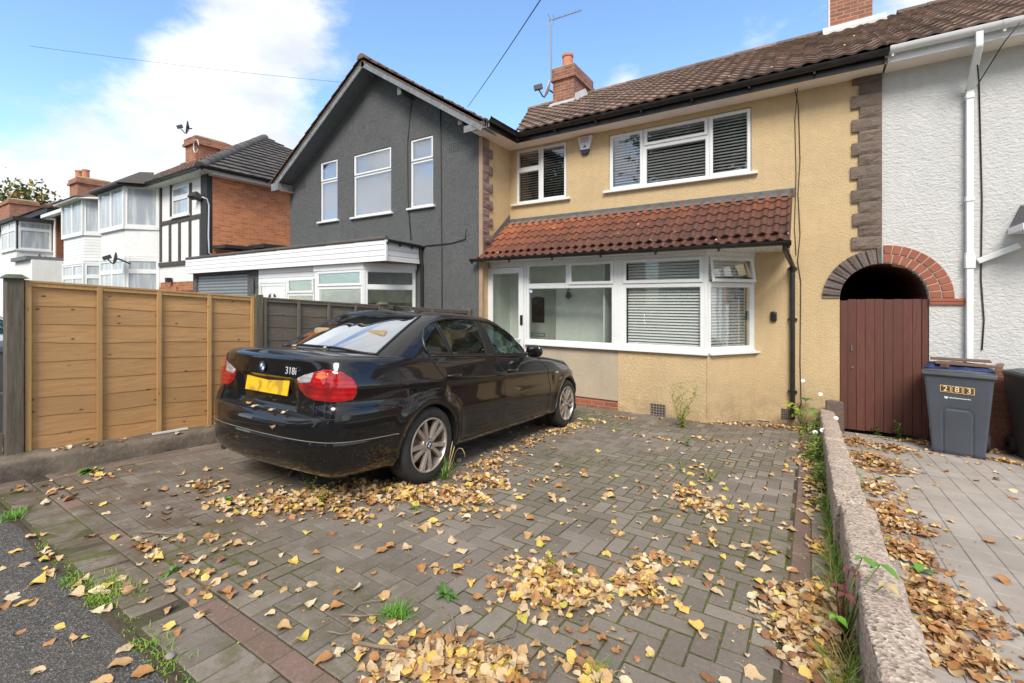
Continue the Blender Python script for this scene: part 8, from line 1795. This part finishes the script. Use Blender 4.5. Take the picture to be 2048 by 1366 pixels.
# the plant hanging over the wall
b = G_(1705, 1185); b = np.array([.12, 2.45, gz(2.45)]); t = thing('overhanging_plant', 'red-stemmed plant with round leaves leaning over the low wall', 'plant', tuple(b)); st = MB(); lf = MB()
for tip, mi_, L_ in (((.24, 2.40, .26), 0, .075), ((.18, 2.38, .28), 0, .055), ((.25, 2.33, .22), 4, .05), ((.14, 2.42, .20), 7, .05), ((.12, 2.36, .12), 7, .05), ((.10, 2.46, .10), 7, .05), ((.09, 2.32, .04), 3, .05)):
    tip = np.array(tip); st.tube([b, (b + tip) / 2 + np.array([-.01, 0, .05]), tip], [.005, .004, .002], 6, 5 if mi_ < 7 else 7); oleaf(lf, tip, np.array([.7, -.6, .1]), L_, .018, .5, mi_); oleaf(lf, tip, np.array([-.5, -.5, .2]), L_ * .7, .013, .5, mi_)
st.build('stem', GM, t, smooth=True); lf.build('leaves', GM, t)
# moss and grass in the joints and along the tarmac edge
m = MB()
def mossline(x, y, n, h): 
    for _ in range(n): xx, yy = x + rng.normal() * .012, y + rng.normal() * .012; blade(m, (xx, yy, (gsurf(xx, yy) if yy > .76 else -.05) - .006), rd(rng.uniform(.3, 1.5)), h * rng.uniform(.5, 1.4), .0016, rng.uniform(.2, .9), int(rng.choice([3, 2, 0], p=[.35, .5, .15])))
for _ in range(90): x = rng.uniform(-3.7, -1.2); mossline(x, .765 + rng.normal() * .018, 10, .014)
for x, y, n in [tuple(onG(px, py)[:2]) + (n_,) for px, py, n_ in ((200, 1190, 500), (260, 1180, 260), (150, 1160, 200), (320, 1290, 120), (230, 1165, 200))]:
    for _ in range(n // 6): mossline(x + rng.normal() * .06, y + rng.normal() * .03, 6, .03)
for _ in range(900):
    i, j = int(rng.integers(0, 46)), int(rng.integers(0, 66)); x, y = X0 + i * u_, Y0 + j * u_
    if mnoise.noise(Vector((x * .8 + 5, y * .8, 0))) + .35 * mnoise.noise(Vector((x * 3, y * 3, 7))) < .12: continue
    if rng.random() < .5: x += rng.uniform(0, u_)
    else: y += rng.uniform(0, u_)
    mossline(x, y, 7, .011)
o = m.build('joint_grass', GM, None); o['kind'] = 'stuff'; tag(o, 'short green grass sprouting in the paving joints', 'grass')
m = MB()
def mossy(x, y):
    a = mnoise.noise(Vector((x * .9 + 5, y * .9, 0))) + .4 * mnoise.noise(Vector((x * 3, y * 3, 7))); r_ = math.exp(-((x + 1.0) / .9) ** 2 - ((y - 4.2) / 2.0) ** 2) * .42 + math.exp(-((x + .9) / .5) ** 2 - ((y - 1.5) / .5) ** 2) * .15 + math.exp(-((x + 2.9) / .8) ** 2 - ((y - 1.3) / .4) ** 2) * .3
    return a + r_
def ribbon(x0, y0, x1, y1):
    n = max(2, int(math.hypot(x1 - x0, y1 - y0) / .02)); V = []; dx, dy = (x1 - x0), (y1 - y0); L_ = math.hypot(dx, dy); nx_, ny_ = -dy / L_, dx / L_
    for i in range(n + 1):
        t = i / n; x, y = x0 + dx * t, y0 + dy * t; w_ = max(.0008, (mossy(x, y) - .05) * .012 * (1 + .8 * mnoise.noise(Vector((x * 50, y * 50, 0))))); w_ = min(w_, .011); z = gsurf(x, y) + .0012; V += [(x - nx_ * w_, y - ny_ * w_, z - .002), (x, y, z + w_ * .35), (x + nx_ * w_, y + ny_ * w_, z - .002)]
    m.add(V, [(3 * i + k, 3 * i + k + 1, 3 * i + k + 4, 3 * i + k + 3) for i in range(n) for k in (0, 1)])
for i in range(-2, int((X1 - X0) / u_) + 2):
    for j in range(-2, int((Y1 - Y0) / u_) + 2):
        k = (i - j) % 4; x, y = X0 + i * u_, Y0 + j * u_
        if k == 0: seg = [(x, y, x + 2 * u_, y), (x, y, x, y + u_)]
        elif k == 2: seg = [(x, y - u_, x, y + u_), (x, y - u_, x + u_, y - u_)]
        else: continue
        for s_ in seg:
            if X0 <= min(s_[0], s_[2]) and max(s_[0], s_[2]) <= X1 and Y0 <= min(s_[1], s_[3]) and max(s_[1], s_[3]) < 7.2 and mossy((s_[0] + s_[2]) / 2, (s_[1] + s_[3]) / 2) > .13: ribbon(*s_)
o = m.build('joint_moss', MT['moss'], None, smooth=True); o['kind'] = 'stuff'; tag(o, 'olive moss filling the joints between the paving blocks', 'moss')
# pebbles and litter
for px, py, r_, lb in ((340, 1316, .016, 'pale pebble in the soil seam beside the tarmac'), (337, 1018, .017, 'grey pebble behind the left leaves'), (15, 1186, .010, 'small white pebble on the tarmac')):
    b = onG(px, py); bm = bmesh.new(); bmesh.ops.create_icosphere(bm, subdivisions=2, radius=r_)
    for v in bm.verts: v.co = Vector((v.co.x * 1.3, v.co.y, v.co.z * .6)) * (1 + .2 * mnoise.noise(v.co * 60))
    me = bpy.data.meshes.new('pebble'); bm.to_mesh(me); bm.free(); me.materials.append(MT['slab']); me.shade_smooth(); o = bpy.data.objects.new('pebble', me); COL.objects.link(o); o.location = (b[0], b[1], b[2] + r_ * .5); tag(o, lb, 'pebble')
def scrap(px, py, sx, sy_, col, label, name='wrapper', rz=0):
    b = G_(px, py); m = MB(); n = 6; V = [(sx * (i / n - .5), sy_ * (j / n - .5), .012 + .014 * mnoise.noise(Vector((i * .9, j * .9, px)))) for j in range(n + 1) for i in range(n + 1)]; m.add(V, [(j * (n + 1) + i, j * (n + 1) + i + 1, (j + 1) * (n + 1) + i + 1, (j + 1) * (n + 1) + i) for j in range(n) for i in range(n)])
    m.xf(Matrix.Translation(b) @ Matrix.Rotation(rz, 4, 'Z')); o = m.build(name, plain(name + '_film', col, .35, var=.2, scale=20), None, smooth=True); tag(o, label, 'litter'); recenter(o)
scrap(1528, 842, .17, .07, (.55, .36, .36), 'crumpled pink wrapper at the foot of the bay'); scrap(1583, 845, .10, .04, (.45, .47, .45), 'grey-white wrapper by the downpipe foot', rz=.6); scrap(1752, 980, .07, .03, (.12, .22, .42), 'blue crumpled scrap right of the low wall', rz=-.3); scrap(1590, 893, .09, .03, (.66, .66, .66), 'white paper scrap on the drive near the wall', rz=-.4); scrap(1365, 908, .05, .03, (.60, .52, .50), 'small pinkish paper scrap on the drive'); scrap(1775, 880, .09, .04, (.45, .36, .30), 'pale torn card lying by the gate')
m = MB(); a_, b_ = onX(305, 861, -5.33), onX(375, 852, -5.33); a_[2] = gz(a_[1]) + .165; b_[2] = gz(b_[1]) + .17; m.obox((a_ + b_) / 2, (b_ - a_) / 2, (.014, 0, 0), (0, 0, .008)); o = m.build('plastic_strip', MT['upvc']); tag(o, 'white plastic strip lying on the kerb below the fence', 'strip'); recenter(o)
# ================================================================== ACROSS THE STREET (seen in the windows and the car)
tree('street tree across the road, reflected in the windows', (-14, -11, -.1), 10.5, 3.2, 4500, .17, 11, 'street_tree', 'street trees'); tree('tall street tree opposite the cream house', (-5.6, -11.5, -.1), 13.5, 4.2, 5500, .19, 15, 'street_tree', 'street trees'); tree('second street tree across the road opposite the white house', (5.5, -11, -.1), 10, 3.4, 5000, .17, 12, 'street_tree', 'street trees')
for k in range(4):
    x = -34 + k * 15; t = thing('opposite_house', ['brick pair of houses across the street, far left', 'brick pair of houses across the street, left of centre', 'brick pair of houses directly across the street', 'brick pair of houses across the street, right'][k], 'house', (x, -22, -.1), 'houses across the street'); m = MB(); m.box((x - 6, -29, -.2), (x + 6, -22, 5)); m.build('wall', MT['brickY'] if k % 2 else MT['farwhite'], t)
    m = MB(); m.hexa([(x - 6.4, -29.4, 5), (x + 6.4, -29.4, 5), (x + 6.4, -21.6, 5), (x - 6.4, -21.6, 5), (x - 4, -25.6, 7.8), (x + 4, -25.6, 7.8), (x + 4, -25.4, 7.8), (x - 4, -25.4, 7.8)]); m.build('roof', MT['oldroof'], t)
    for dx in (-4, -1.5, 1.5, 4):
        for z in (.9, 3.3): m = MB(); m.box((x + dx - .8, -22.0, z), (x + dx + .8, -21.95, z + 1.25)); w_ = m.build('window', MT['upvc'], t); m = MB(); m.box((x + dx - .7, -21.949, z + .1), (x + dx + .7, -21.94, z + 1.15)); m.build('pane', MT['farglass'], w_)
